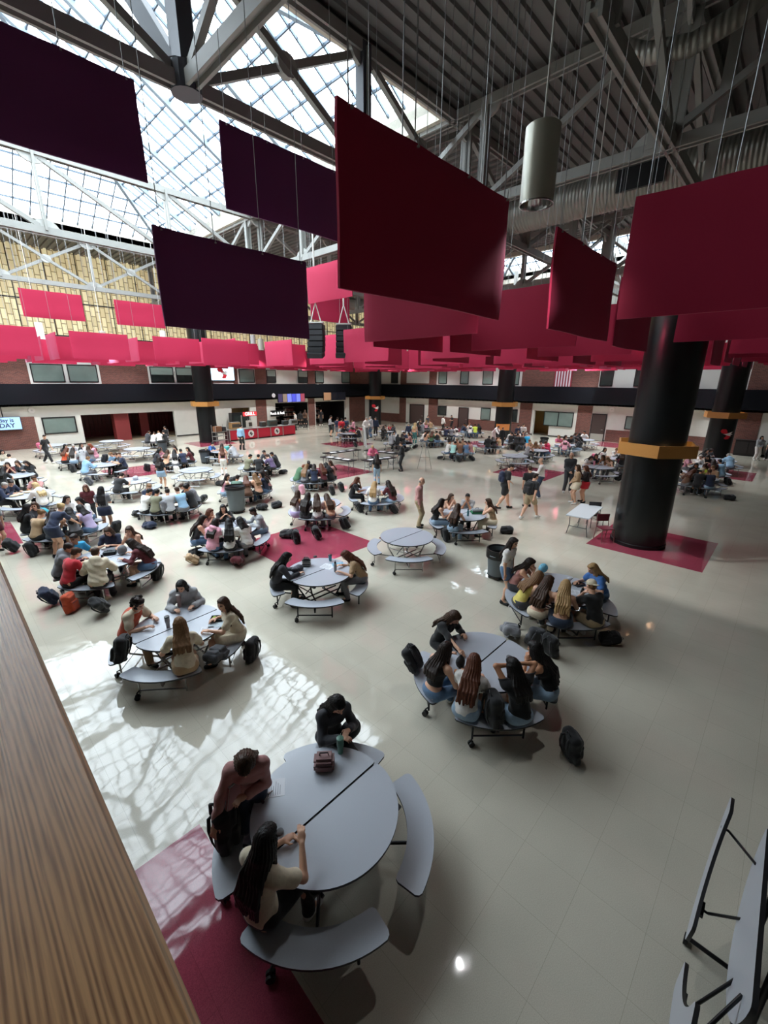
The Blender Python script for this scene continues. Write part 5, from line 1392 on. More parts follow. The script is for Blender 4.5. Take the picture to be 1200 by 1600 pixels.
# ---- nearest table
t0 = TABLES['A0']
h = at(407, 1420, .50); a = math.atan2(t0[1]-h.y, t0[0]-h.x)
person(1.10, 2.50, math.atan2(.25, 1), 'prop', 'cream tee', 'black pants', 'black vlong', 'light', 0, 3, label='person in a cream t-shirt with very long black hair, back to camera, nearest table')
h = at(515, 1150, .50); a = math.atan2(t0[1]-h.y, t0[0]-h.x)
person(h.x, h.y, a+.5, 'phone', 'dgrey long', 'black pants', 'black vlong', 'light', 0, 9, label='person in dark grey long sleeves holding a black bag, far side of nearest table')
person(1.52, 3.38, math.atan2(-.85, -.5), 'bag', 'dusty long', 'ddenim jeans', 'brown bob', 'light', 0, 0, label='person in a dusty pink top looking down into an open black backpack', scale=.95)
# ---- table with five people at the right
seat('B0', 708, 968, 'reach', 'black long', 'black pants', 'brown long', label='person in black long sleeves reaching across, far left of the right front table')
seat('B0', 680, 1028, 'eat', 'black crop', 'denim jeans', 'dark long', 'light', label='person in a black off-shoulder top and jeans eating beside the leaning backpack', r=1.02)
seat('B0', 729, 1062, 'table', 'white tee', 'ldenim shorts', 'auburn vlong', label='person in a long white t-shirt with long auburn hair, back to the camera', r=1.02)
seat('B0', 815, 1060, 'hair', 'black long', 'ldenim shorts', 'black long', 'mid', label='person in a black long-sleeved top holding up the hair with both hands', r=1.02)
seat('B0', 857, 1025, 'eat2', 'black tank', 'ldenim shorts', 'black vlong', 'mid', label='person in a black sleeveless top and denim shorts at the right of that table', r=1.0)
# ---- table with green lunch box
seat('A1', 217, 945, 'table', 'orange vest', 'tan pants', 'dark curly', 'light', label='person with dark curly hair and an orange vest over a cream t-shirt', dface=-.1)
seat('A1', 284, 920, 'table', 'lgrey hoodie', 'grey sweats', 'black long', 'light', label='person in a light grey hooded sweatshirt behind a pale tumbler')
seat('A1', 365, 945, 'turn', 'cream tee', 'cream skirt', 'brown vlong', 'light', label='person in a cream top with long brown hair next to the green lunch box', dface=.2)
seat('A1', 284, 1000, 'table', 'cream tee', 'tan shorts', 'light long', 'light', label='person with fair brown hair and a loose cream shirt, seen from behind')
# ---- table beside the right bin
seat('C0', 825, 882, 'eat2', 'dusty tank', 'dgrey pants', 'dark long', label='person drinking at the bin table, dark hair and rust top')
seat('C0', 806, 905, 'hunch', 'yellow tank', 'dgrey pants', 'light long', label='person in a yellow sleeveless top with fair hair at the bin table')
seat('C0', 832, 925, 'table', 'black crop', 'cream pants', 'brown vlong', label='person in black top and cream trousers with wavy brown hair, seen from behind')
seat('C0', 879, 945, 'table', 'peach tank', 'ddenim skirt', 'blond vlong', label='person with long blond hair and dark blue skirt, seen from behind', r=1.02)
seat('C0', 915, 892, 'table', 'blue tee', 'denim jeans', 'blond long', label='person in a blue t-shirt with blond hair at the far side of the bin table')
seat('C0', 930, 925, 'eat', 'black tee', 'khaki shorts', 'light cap', label='person in a pale cap and black printed t-shirt', r=1.02)
stand(786, 940, 838, 'stand', 'white tee', 'denim shorts', 'dark long', 'person in a white t-shirt and denim shorts standing beside the right grey bin', -40)
# ---- striped lunch box table
seat('B1', 440, 875, 'table', 'dgrey long', 'black pants', 'black vlong', label='person in a grey long-sleeved top left of the striped lunch box', seed=9)
seat('B1', 526, 868, 'hunch', 'tan tee', 'grey pants', 'auburn vlong', label='person with auburn hair bent over papers behind the striped lunch box')
# ---- green box table
seat('D1', 684, 788, 'eat', 'black tank', 'ldenim jeans', 'dark long'); seat('D1', 704, 777, 'eat2', 'peach tank', 'ldenim jeans', 'brown long')
seat('D1', 707, 800, 'table', 'black tank', 'ldenim jeans', 'brown vlong'); seat('D1', 733, 776, 'eat2', 'lgrey tee', 'black pants', 'black short', 'mid')
seat('D1', 765, 788, 'eat', 'tan tank', 'cream sweats', 'brown long')
# ---- behind the red square
seat('C2', 450, 780, 'turn', 'white tank', 'lilac skirt', 'brown long', 'tan'); seat('C2', 467, 795, 'table', 'black tee', 'dgrey pants', 'dark vlong'); seat('C2', 488, 795, 'table', 'white long', 'grey pants', 'brown vlong'); seat('C2', 510, 795, 'hunch', 'peach tee', 'grey pants', 'brown vlong')
seat('D2', 578, 752, 'eat', 'black tee', 'black pants', 'auburn long', 'tan'); seat('D2', 576, 772, 'table', 'white tee', 'denim jeans', 'blond vlong'); seat('D2', 625, 762, 'table', 'maroon tee', 'ldenim jeans', 'dark vlong')
stand(589, 757, 718, 'stand', 'black tee', 'ldenim jeans', 'dark long', 'person in black and light jeans standing before the table left of the pink-shirted man', 100)
stand(653, 823, 747, 'stand', 'dusty long', 'khaki pants', 'grey bald', 'grey-haired person in a pink shirt and khaki trousers standing in the middle of the floor', -15, female=False, shoe='b')
# ---- left table above the orange backpack
seat('A2', 115, 845, 'turnr', 'cyan tee', 'ddenim jeans', 'dark short', 'tan'); seat('A2', 168, 838, 'phone', 'navy tee', 'ddenim jeans', 'brown long')
seat('A2', 93, 860, 'table', 'grey hoodie', 'black pants', 'dark short', 'mid'); seat('A2', 103, 872, 'table', 'red tee', 'black pants', 'brown short'); seat('A2', 143, 878, 'table', 'cream hoodie', 'black pants', 'brown short')
seat('A2', 204, 832, 'eat', 'peach tank', 'denim shorts', 'brown long'); seat('A2', 230, 848, 'hunch', 'maroon long', 'denim shorts', 'dark vlong')
# ---- crowded table left of the red square
seat('B2', 320, 802, 'eat2', 'dusty long', 'black pants', 'auburn long'); seat('B2', 347, 793, 'eat2', 'black long', 'black pants', 'black long'); seat('B2', 306, 815, 'table', 'dgrey tank', 'denim jeans', 'dark vlong')
seat('B2', 320, 832, 'table', 'pink hoodie', 'denim jeans', 'dark long'); seat('B2', 351, 832, 'table', 'white tee', 'black pants', 'black vlong'); seat('B2', 389, 822, 'table', 'white tee', 'grey pants', 'black bob'); seat('B2', 402, 800, 'table', 'lgrey long', 'ldenim jeans', 'black short', 'deep')
# ---- third row left
seat('A3', 17, 800, 'lap', 'black long', 'black pants', 'black long', dface=.6); seat('A3', 42, 794, 'turnr', 'dgrey tee', 'black pants', 'brown long'); seat('A3', 43, 812, 'table', 'tan tee', 'black pants', 'light bun'); seat('A3', 60, 820, 'table', 'navy tank', 'ddenim jeans', 'dark long')
seat('A3', 106, 780, 'turn', 'white long', 'denim jeans', 'dark long'); seat('A3', 131, 782, 'table', 'white tee', 'denim jeans', 'black long'); seat('A3', 121, 803, 'table', 'grey tank', 'black shorts', 'black long'); seat('A3', 134, 800, 'table', 'lilac tee', 'denim shorts', 'black bob')
stand(92, 872, 800, 'lean_t', 'navy dress', 'navy skirt', 'fair bun', 'person in a navy dress with fair pinned-up hair leaning on the left table', 80, lean=1)
stand(170, 832, 760, 'fold', 'grey tee', 'navy skirt', 'black vlong', 'person in a grey t-shirt and navy skirt with long black hair, standing, back to us', 110)
stand(147, 822, 764, 'stand', 'maroon tee', 'black pants', 'auburn vlong', 'person with auburn hair standing in front of the one in a navy skirt', -60)
stand(3, 858, 790, 'stand', 'lgrey tee', 'maroon shorts', 'blond long', 'person standing cut off by the left edge, white shoes', 0)
seat('B3', 216, 778, 'table', 'white tee', 'black pants', 'black short', 'mid'); seat('B3', 226, 785, 'table', 'olive tee', 'black pants', 'black short', 'mid'); seat('B3', 237, 762, 'table', 'navy tee', 'black pants', 'light short'); seat('B3', 257, 784, 'table', 'lgrey tee', 'black pants', 'dark short')
seat('B3', 270, 762, 'hunch', 'black tee', 'black pants', 'brown short'); seat('B3', 290, 762, 'table', 'grey tee', 'black pants', 'black short'); seat('B3', 303, 768, 'eat', 'black tee', 'black pants', 'black short', 'tan'); seat('B3', 312, 772, 'table', 'sky tee', 'grey shorts', 'brown short')
seat('C3', 352, 748, 'turnr', 'pink tank', 'ldenim jeans', 'dark long'); seat('C3', 386, 760, 'table', 'sage tee', 'brown pants', 'dark short', 'mid'); seat('C3', 388, 745, 'eat', 'peach tee', 'black pants', 'light long'); seat('C3', 413, 758, 'hunch', 'brown long', 'brown pants', 'auburn long'); seat('C3', 412, 742, 'eat', 'dusty tank', 'black pants', 'dark long'); seat('C3', 428, 750, 'turn', 'navy tee', 'denim jeans', 'black long')
seat('D3', 464, 736, 'hunch', 'green hoodie', 'ldenim jeans', 'red short'); seat('D3', 465, 748, 'table', 'grey tee', 'dgrey pants', 'light vlong'); seat('D3', 481, 744, 'table', 'navy long', 'black pants', 'dark bob'); seat('D3', 481, 722, 'hunch', 'black jacket', 'black pants', 'dark short', 'deep'); seat('D3', 505, 728, 'table', 'black hoodie', 'black pants', 'black long', 'deep'); seat('D3', 521, 742, 'phone', 'maroon tee', 'black shorts', 'auburn long'); seat('D3', 522, 728, 'turn', 'dusty tee', 'black pants', 'brown long')
# ---- fourth row and beyond, left half
seat('A4', 68, 765, 'turn', 'white hoodie', 'denim jeans', 'fair long'); seat('A4', 18, 756, 'table', 'navy tee', 'dgrey pants', 'dark short'); seat('A4', 52, 752, 'eat', 'dusty tee', 'black pants', 'brown short', 'tan'); seat('A4', 6, 760, 'table', 'navy hoodie', 'dgrey pants', 'grey short')
seat('A5', 47, 722, 'phone', 'black long', 'black pants', 'dark long'); seat('A5', 30, 722, 'eat2', 'maroon tee', 'black pants', 'dark long'); seat('A5', 6, 735, 'table', 'black tee', 'black pants', 'black long'); seat('A5', 38, 712, 'eat', 'dgrey long', 'black pants', 'brown long')
seat('A6', 6, 695, 'lap', 'cream hoodie', 'cream sweats', 'black long'); seat('A6', 22, 716, 'table', 'white tee', 'black pants', 'dark short')
seat('B6', 65, 688, 'lap', 'black long', 'black pants', 'black long'); seat('B6', 96, 692, 'turn', 'white long', 'grey pants', 'black long'); seat('B6', 114, 693, 'phone', 'lgrey hoodie', 'pink sweats', 'grey short'); seat('B6', 101, 705, 'table', 'orange tank', 'black pants', 'auburn long'); seat('B6', 110, 709, 'table', 'white tank', 'ldenim jeans', 'dark vlong'); seat('B6', 126, 700, 'eat', 'pink tee', 'pink pants', 'red long'); seat('B6', 143, 706, 'turnr', 'grey tee', 'denim jeans', 'brown long'); seat('B6', 151, 709, 'table', 'lgrey hoodie', 'grey pants', 'black bob')
stand(76, 724, 679, 'walk', 'black tee', 'black pants', 'dark short', 'person in black t-shirt and trousers walking past the left wall window', 0, female=False, shoe='w')
seat('B5', 150, 716, 'table', 'sky hoodie', 'grey pants', 'light short'); seat('B5', 180, 712, 'table', 'black tee', 'black pants', 'brown short'); seat('B5', 193, 712, 'turn', 'navy tee', 'black pants', 'brown short'); seat('B5', 187, 709, 'table', 'sky tee', 'black pants', 'light short')
seat('B4', 172, 748, 'hunch', 'black tee', 'black pants', 'dark short')
stand(255, 764, 715, 'stand', 'black tee', 'ldenim skirt', 'dark long', 'person in a black t-shirt and short denim skirt standing, back to the camera', 90)
seat('C5', 241, 705, 'table', 'dgrey tee', 'black pants', 'black long', 'tan'); seat('C5', 250, 713, 'eat2', 'peach tee', 'black pants', 'brown long'); seat('C5', 263, 716, 'table', 'white tee', 'grey pants', 'black vlong'); seat('C5', 264, 704, 'eat', 'pink long', 'black pants', 'brown long'); seat('C5', 273, 702, 'eat2', 'cream tee', 'black pants', 'dark long'); seat('C5', 281, 704, 'turn', 'maroon tee', 'black pants', 'dark long'); seat('C5', 293, 708, 'table', 'navy long', 'black pants', 'black short', 'tan')
seat('D5', 336, 695, 'table', 'blue tee', 'black pants', 'black short'); seat('D5', 329, 718, 'eat', 'pink tank', 'pink skirt', 'dark long'); seat('D5', 364, 697, 'hunch', 'lgrey hoodie', 'grey pants', 'brown short')
stand(351, 742, 708, 'stand', 'black crop', 'white jeans', 'auburn long', 'person in a black crop top and white trousers standing by the mint bag table', 110)
seat('D4', 379, 717, 'table', 'olive tee', 'black pants', 'black short', 'mid'); seat('D4', 403, 718, 'table', 'black tee', 'black pants', 'black short', 'mid'); seat('D4', 413, 708, 'table', 'dgrey tee', 'black pants', 'dark short'); seat('D4', 420, 713, 'hunch', 'purple tee', 'black pants', 'brown short'); seat('D4', 429, 711, 'table', 'black hoodie', 'black pants', 'black short', 'tan')
seat('D7', 230, 678, 'table', 'dgrey hoodie', 'black pants', 'brown short'); seat('D7', 250, 676, 'table', 'black tee', 'black pants', 'dark short')
stand(263, 697, 667, 'stand', 'black tee', 'black pants', 'dark short', 'person in black standing at the table in front of the alcove', 160, female=False)
seat('D7', 222, 684, 'hunch', 'white long', 'grey pants', 'brown short'); seat('D7', 243, 690, 'table', 'white hoodie', 'grey pants', 'light short')
# ---- middle and right
o, J = stand(628, 736, 691, 'clasp', 'black jacket', 'black pants', 'brown short', 'person all in black standing at the right end of the black folding tables', 180, female=False, shoe='b')
v = at(582, 712, .6); person(v.x, v.y, -PI/2-.7, 'table', 'dpink hoodie', 'grey pants', 'fair short', 'light', 2, 1, label='person in a pink hooded sweatshirt sitting behind the front right black folding table')
for k_, L_ in {
 'P3': [(697, 697, 'white tee', 'dark short'), (711, 699, 'mint tee', 'black short'), (725, 698, 'brown tee', 'brown short'), (736, 697, 'dusty tee', 'dark short'), (746, 700, 'denim long', 'dark short'), (712, 686, 'peach tee', 'light short'), (727, 688, 'tan tee', 'brown short')],
 'P4': [(630, 678, 'navy tee', 'dark short'), (640, 690, 'black tee', 'dark long'), (598, 688, 'lgrey hoodie', 'grey short'), (607, 675, 'white tee', 'dark long'), (648, 680, 'dusty tee', 'dark long'), (613, 700, 'black hoodie', 'black short')],
 'Q4': [(669, 681, 'peach tee', 'dark long'), (682, 682, 'cream tee', 'brown long'), (690, 684, 'green long', 'auburn long'), (655, 678, 'white tank', 'dark bun'), (661, 688, 'black tank', 'black bun')],
 'S5': [(650, 660, 'white tee', 'dark long'), (657, 660, 'tan tee', 'brown short'), (627, 659, 'white tee', 'dark short'), (632, 660, 'black hoodie', 'dark short'), (640, 661, 'pink tee', 'light long'), (621, 661, 'black tee', 'black short')],
 'R5': [(672, 661, 'dgrey tee', 'brown short'), (682, 664, 'maroon tee', 'dark long'), (688, 667, 'black tee', 'black long'), (695, 667, 'grey hoodie', 'dark short'), (660, 668, 'mint tee', 'fair short')],
 'S4': [(719, 664, 'navy long', 'dark short'), (724, 661, 'white tee', 'light short'), (732, 664, 'black tee', 'black short'), (738, 665, 'white hoodie', 'dark long'), (745, 666, 'lime tee', 'dark short'), (756, 668, 'black hoodie', 'black long')],
 'R3': [(791, 676, 'white long', 'dark short'), (800, 676, 'black hoodie', 'black short'), (808, 680, 'black tee', 'dark short'), (818, 680, 'cyan tee', 'grey short'), (815, 664, 'white tee', 'light short'), (826, 672, 'navy tee', 'dark short'), (806, 690, 'black jacket', 'black short'), (797, 688, 'black long', 'dark short'), (836, 676, 'dusty tee', 'brown short')],
 'Q3': [(822, 695, 'tan tank', 'dark short'), (784, 690, 'black hoodie', 'black short'), (790, 694, 'black tee', 'dark long')],
 'R2': [(877, 681, 'white tank', 'dark long'), (884, 688, 'pink hoodie', 'brown long'), (893, 687, 'dgrey long', 'black long'), (896, 680, 'black jacket', 'dark short'), (867, 680, 'dpink tee', 'light long')],
 'S2': [(914, 677, 'white tee', 'black short'), (906, 679, 'grey tee', 'brown long'), (898, 681, 'black hoodie', 'dark long')],
 'Q2': [(857, 690, 'hotpink hoodie', 'brown short'), (841, 674, 'peach tee', 'light short'), (848, 670, 'white tee', 'dark short'), (836, 690, 'tan tee', 'light long'), (822, 696, 'lgrey tank', 'fair short')],
 'P1': [(922, 708, 'white tee', 'dark long'), (936, 712, 'black long', 'black vlong'), (944, 713, 'tan tank', 'light long'), (956, 710, 'black tank', 'brown vlong')],
 'Q1': [(942, 704, 'white tee', 'black long'), (962, 702, 'white long', 'light short'), (970, 706, 'black jacket', 'dark long'), (975, 712, 'black tee', 'brown long')],
 'P0': [(1066, 730, 'black tee', 'dark short'), (1083, 725, 'black hoodie', 'black long'), (1090, 740, 'black tee', 'black cap'), (1100, 731, 'lime tee', 'brown long'), (1115, 742, 'navy tee', 'brown short'), (1061, 740, 'brown long', 'auburn long'), (1109, 733, 'tan tee', 'light short')],
 'Q0': [(1091, 713, 'white hoodie', 'grey short'), (1085, 716, 'pink tee', 'fair long'), (1103, 712, 'black tee', 'dark long'), (1132, 726, 'sky tee', 'black short'), (1111, 720, 'maroon tee', 'dark long')],
 'R0': [(1102, 704, 'grey hoodie', 'dark long'), (1090, 704, 'black tee', 'black long'), (1140, 712, 'sky hoodie', 'grey short')],
 'P5': [(569, 660, 'maroon tee', 'dark long'), (545, 660, 'lgrey tee', 'brown short'), (575, 668, 'white tee', 'dark short'), (556, 661, 'hotpink tee', 'dark long'), (548, 667, 'black hoodie', 'black short'), (563, 664, 'grey hoodie', 'dark short'), (598, 668, 'black tee', 'brown short')],
 'R4': [(700, 676, 'navy tee', 'dark short'), (712, 672, 'white hoodie', 'dark long'), (718, 676, 'grey tee', 'brown short')],
 'Q5': [(608, 663, 'white tee', 'dark long'), (614, 664, 'red tee', 'brown short'), (590, 672, 'black tee', 'dark long'), (636, 664, 'dgrey hoodie', 'black short')],
}.items():
    for i, (px, py, tp, hr) in enumerate(L_):
        seat(k_, px, py, ('table', 'eat', 'turn', 'phone', 'turnr', 'hunch', 'eat2')[(i*3+px) % 7], tp, ('black pants', 'denim jeans', 'grey pants', 'ldenim jeans')[(i+px) % 4], hr, ('light', 'light', 'mid', 'light', 'tan')[(px+i) % 5])
flush_seats()
ST = [
 (785, 795, 722, 'walk2', 'black tee', 'black shorts', 'dark short', 'person in black t-shirt and shorts with backpack standing left of the walking pair', 0, False),
 (823, 792, 729, 'stand', 'black tee', 'black shorts', 'brown short', 'person in black behind the walking one with khaki shorts', 90, False),
 (825, 811, 740, 'walk', 'black tee', 'khaki shorts', 'dark short', 'person in black t-shirt and khaki shorts walking with a black backpack', 30, False),
 (842, 778, 716, 'talk', 'white long', 'ddenim pants', 'grey bald', 'balding person in white shirt and navy trousers with hand raised', 160, False),
 (885, 769, 706, 'clasp', 'dgrey jacket', 'dgrey pants', 'black bald', 'bald person in a dark grey suit facing the camera', -100, False),
 (897, 787, 726, 'clasp', 'tan long', 'cream skirt', 'brown long', 'person with brown hair in a beige long-sleeved dress', 170, True),
 (911, 785, 727, 'fold', 'black long', 'red skirt', 'auburn long', 'person in black top and red skirt', 175, True),
 (1180, 719, 681, 'clasp', 'lgrey hoodie', 'white sweats', 'dark long', 'person in pale hooded top and white trousers standing at the right edge', -100, True),
 (1199, 719, 683, 'stand', 'black tee', 'black pants', 'dark short', 'person in dark clothes half cut off by the right edge', 180, False),
 (516, 682, 648, 'fold', 'lgrey long', 'black shorts', 'dark short', 'person in grey top and black shorts near the far dark opening', 10, False),
 (534, 688, 650, 'stand', 'red tee', 'tan pants', 'black short', 'person in a bright red top in the far group, back to camera', 90, False),
 (527, 686, 652, 'stand', 'navy tee', 'grey shorts', 'dark short', 'person in navy left of the bright red top in the far group', 60, False),
 (541, 686, 651, 'stand', 'ddenim tee', 'black pants', 'dark short', 'person in dark blue right of the bright red top in the far group', 120, False),
 (553, 684, 656, 'talk', 'pink hoodie', 'black pants', 'brown short', 'person in a pink hooded sweatshirt in the far group', 180, True),
 (572, 686, 650, 'talk', 'white hoodie', 'grey sweats', 'grey short', 'person in white hooded top standing before the far corner column', -60, False),
 (580, 684, 649, 'stand', 'lgrey hoodie', 'denim jeans', 'grey short', 'person in pale grey hood standing right of the white hooded one', 150, False),
 (587, 682, 652, 'stand', 'navy jacket', 'black pants', 'dark short', 'person in a navy jacket standing at the far corner column', -90, False),
 (638, 692, 661, 'stand', 'navy long', 'white jeans', 'grey short', 'grey-haired person in navy top and white trousers behind the easel', 100, True),
 (647, 694, 661, 'stand', 'peach tank', 'teal pants', 'fair long', 'fair-haired person in teal trousers behind the easel', 60, True),
 (667, 672, 653, 'stand', 'dgrey long', 'black pants', 'dark short', 'person in dark grey standing in front of the brick wainscot', -60, False),
 (691, 674, 653, 'talk', 'white hoodie', 'black pants', 'black short', 'person in a white top and black trousers standing under the small window', 30, False),
 (706, 671, 651, 'phone_s', 'black tee', 'black pants', 'dark short', 'person in black bending forward left of the dark far door', 200, False),
 (770, 692, 662, 'lean_t', 'white hoodie', 'white sweats', 'brown short', 'person in white hooded top leaning towards the pale round table', -50, False),
 (783, 698, 668, 'stand', 'black hoodie', 'black pants', 'black short', 'person in black standing left of the orange boards', -90, False),
 (806, 697, 664, 'stand', 'navy jacket', 'black pants', 'dark short', 'person in navy right of the orange boards', -70, False),
 (815, 695, 662, 'stand', 'white tee', 'black pants', 'dark short', 'person in white right of the orange boards', -110, False),
 (378, 703, 664, 'stand', 'sky long', 'black pants', 'dark short', 'person in a pale blue checked shirt waiting at the red food counter', 80, False),
 (502, 664, 640, 'stand', 'black tee', 'black pants', 'dark short', 'person in black inside the second dark opening', -90, False),
 (463, 672, 643, 'stand', 'white tee', 'black pants', 'dark short', 'person in a white top at the right end of the red food counter', 200, False),
 (470, 668, 643, 'stand', 'black hoodie', 'black pants', 'black short', 'person in black just right of the food counter', 90, False),
 (477, 668, 641, 'stand', 'brown long', 'black pants', 'brown long', 'person in a brown top walking into the serving opening', 80, True),
]
PEO = {}
for s_ in ST:
    o, J = stand(*s_[:7], s_[7], s_[8], female=s_[9]); PEO[s_[7]] = (o, J)
def worn(o, J, col, label, sc=1.0):
    R3 = Matrix.Rotation(o.rotation_euler.z, 3, 'Z'); p = Vector(o.location)+R3 @ Vector((0, -.13, J['chest'][2]*o.scale[2]-.30))
    backpack(p.x, p.y, o.rotation_euler.z+PI, col, label, z=p.z, lod=1, sc=sc)
worn(*PEO['person in black t-shirt and shorts with backpack standing left of the walking pair'], 'navy', 'dark blue backpack worn by the person in black shorts')
worn(*PEO['person in black t-shirt and khaki shorts walking with a black backpack'], 'black', 'black backpack worn by the walking person in khaki shorts')

# ================================================================ BAGS ON THE FLOOR AND BENCHES
def pk(px, py, yaw, col, label, tilt=(0, 0), z=0, sc=1.0, col2=None, lod=None):
    v = at(px, py, z)
    d = math.hypot(v.x, v.y); backpack(v.x, v.y, yaw, col, label, tilt, z, sc, lod if lod is not None else (0 if d < 13 else 1), col2=col2)
pk(890, 1182, -2.2, 'black', 'black backpack standing alone on the floor at the right', (.12, .1))
backpack(1.19, 3.34, -2.1, 'black', 'open black backpack held upright on the bench of the nearest table', (0, 0), .443, 1.1, 0)
pk(655, 1050, .3, 'black', 'black backpack leaning on the left bench of the right front table', (-.6, 0), .443, .95)
pk(768, 1128, -2.3, 'black', 'black backpack sitting on the bench between two people', (0, 0), .443, 1.05)
pk(188, 1035, 1.0, 'black', 'black backpack with white marks on the left bench end', (.2, .15), .443, 1.0)
pk(348, 1020, -1.0, 'dgrey', 'dark backpack lying on the bench near the green lunch box', (1.35, 0), .443, .9)
pk(394, 1030, .6, 'black', 'black backpack standing on the floor right of the green lunch box table', (.1, 0))
pk(795, 988, -1.2, 'grey', 'grey backpack lying on the floor below the yellow top', (1.1, .2), 0, 1.1)
pk(832, 1008, -1.0, 'dgrey', 'dark grey backpack leaning at the bench of the bin table', (.3, .1), 0, 1.0)
pk(858, 1022, -1.8, 'black', 'black backpack in front of the bench leg of the bin table', (.2, .1))
pk(935, 1003, .5, 'black', 'black bag under the bench of the person with the pale cap', (1.2, 0), 0, .9)
pk(88, 942, -1.8, 'navy', 'dark navy backpack at the left below the red shirt', (.5, .3))
pk(113, 955, -2.3, 'orange', 'orange backpack with blue side panels standing on the floor', (.1, .0), 0, 1.0, col2='navy')
pk(165, 955, -1.6, 'black', 'black backpack tilted on the floor right of the orange one', (.6, .5))
pk(246, 905, .8, 'black', 'black backpack hanging by the bench of the maroon top', (.15, 0))
pk(300, 868, .3, 'black', 'black backpack on the floor at the left of the crowded table', (1.2, 0))
pk(311, 880, -2, 'tan', 'patterned beige bag under the bench of the crowded table', (.9, 0), 0, .85)
pk(372, 880, -.8, 'maroon', 'maroon backpack under the bench of the crowded table', (1.1, .2))
pk(440, 838, .4, 'black', 'black backpack lying left of the four at the red square', (1.35, 0), 0, 1.1)
pk(464, 848, -2.2, 'black', 'boxy black backpack on the red square, left', (.1, 0))
pk(498, 842, -2.2, 'black', 'black backpack on the red square, middle', (.3, .1))
pk(542, 828, -1.2, 'black', 'rounded black backpack right of the four at the red square', (.2, -.3))
pk(564, 800, -1.8, 'black', 'black backpack under the blond person in a white t-shirt', (.4, 0)); pk(618, 802, -1.8, 'black', 'black backpack right of the bench left of the pink-shirted man', (.5, 0))
pk(697, 845, -2.3, 'black', 'black backpack below the brown-haired person left of the green box', (.15, 0)); pk(781, 832, .5, 'black', 'black bag lying right of the green box table', (1.35, 0))
pk(28, 862, -2, 'black', 'black backpack on the floor, leftmost below the navy dress table', (.5, .2)); pk(54, 868, -2, 'black', 'black backpack on the floor directly left of the navy dress', (.2, 0)); pk(180, 832, .4, 'black', 'black backpack right of the navy skirt', (.4, 0))
pk(228, 824, .3, 'navy', 'navy duffel backpack lying on the floor left of the low table row', (1.35, 0)); pk(212, 806, .3, 'black', 'black bag behind the white shirt near the navy duffel', (1.0, 0))
pk(258, 800, -2.2, 'grey', 'grey backpack worn at the table left of the tall bin', (0, 0), .5, .95)
pk(312, 786, .5, 'black', 'black backpack beside the printed black t-shirt', (.8, 0))
pk(340, 758, .4, 'black', 'black bag by the bench left of the pink top', (1.3, 0)); pk(361, 752, .2, 'black', 'black bag right of the pink top', (1.2, 0))
pk(404, 795, .2, 'black', 'black bag on the floor right of the tall bin', (1.3, 0)); pk(424, 794, 1.2, 'black', 'black duffel beside the bag right of the tall bin', (1.3, 0))
pk(438, 740, .3, 'black', 'black bag right of the dark-topped boys', (1.3, 0)); pk(473, 772, -2.3, 'pink', 'pale pink backpack on the floor by the green hoodie table', (.1, 0)); pk(462, 770, -2, 'lgrey', 'grey white backpack beside the pale pink one', (.3, 0), 0, .8)
pk(520, 773, -2.2, 'black', 'black backpack under the maroon top', (.2, 0)); pk(534, 768, -2, 'black', 'black backpack with white pattern right of the maroon top', (.15, .1)); pk(495, 752, -2, 'pink', 'pink bag on the bench of the navy top', (.2, 0), .443, .7)
pk(115, 738, -2.3, 'black', 'black box-like bag below the white tank top at the left', (0, 0)); pk(64, 702, -1, 'dpink', 'pink backpack in front of the person in black by the left wall', (.2, 0), .443)
pk(163, 722, .4, 'black', 'black backpack on the table beside the pale blue hood', (.4, 0), .745); pk(144, 758, -2, 'dgrey', 'dark grey bag under the pale blue hood', (.5, 0)); pk(230, 737, -.6, 'black', 'black backpack by the red floor patch at the left', (.2, .2)); pk(278, 740, -1, 'white', 'white backpack on the floor under the low bin table', (.2, 0))
pk(684, 717, .2, 'black', 'small black bag on the bright floor left of the brown shirt table', (1.2, 0), 0, .8); pk(718, 722, -2, 'black', 'black backpack below the mint t-shirt', (.4, 0)); pk(740, 720, -2, 'black', 'black backpack below the dusty pink t-shirt', (.8, 0))
pk(633, 706, 0, 'black', 'black bag at the bench left of the easel', (.9, 0)); pk(646, 701, 0, 'black', 'black bag on the floor left behind the easel', (.9, 0)); pk(678, 698, -2, 'black', 'black bag below the cream t-shirt behind the easel', (.5, 0)); pk(692, 696, -2, 'black', 'black bag below the green top behind the easel', (.6, 0))
pk(900, 712, -2, 'white', 'white bag standing on the floor right of the pink tops', (.1, 0), 0, 1.2); pk(928, 720, -2, 'dpink', 'pink backpack at the table left of the thick column', (.1, 0), .443); pk(971, 727, -2, 'dpink', 'pink bag beside the thick column', (.5, 0), .443); pk(963, 752, -.5, 'black', 'big black backpack on the floor left of the thick column', (.5, .2), 0, 1.2)
pk(1129, 780, .2, 'black', 'black bag lying on the floor right of the column tables', (1.35, 0)); pk(1138, 758, -2, 'black', 'black backpack by the red patch under the right column', (.6, 0))
pk(557, 699, -2, 'black', 'black backpack left of the white board easel', (.4, 0)); pk(858, 717, -2, 'lgrey', 'pale bag under the hot pink hood', (.4, 0))
for i, (px, py) in enumerate(((800, 702), (812, 700), (806, 706), (795, 697))): 
    v = at(px, py, 0); backpack(v.x, v.y, -2+i, 'black', 'black backpack in the heap before the dark crowd at the orange board column', (.3*i, .2), 0, 1.1, 1, group='heap of backpacks before the dark crowd')
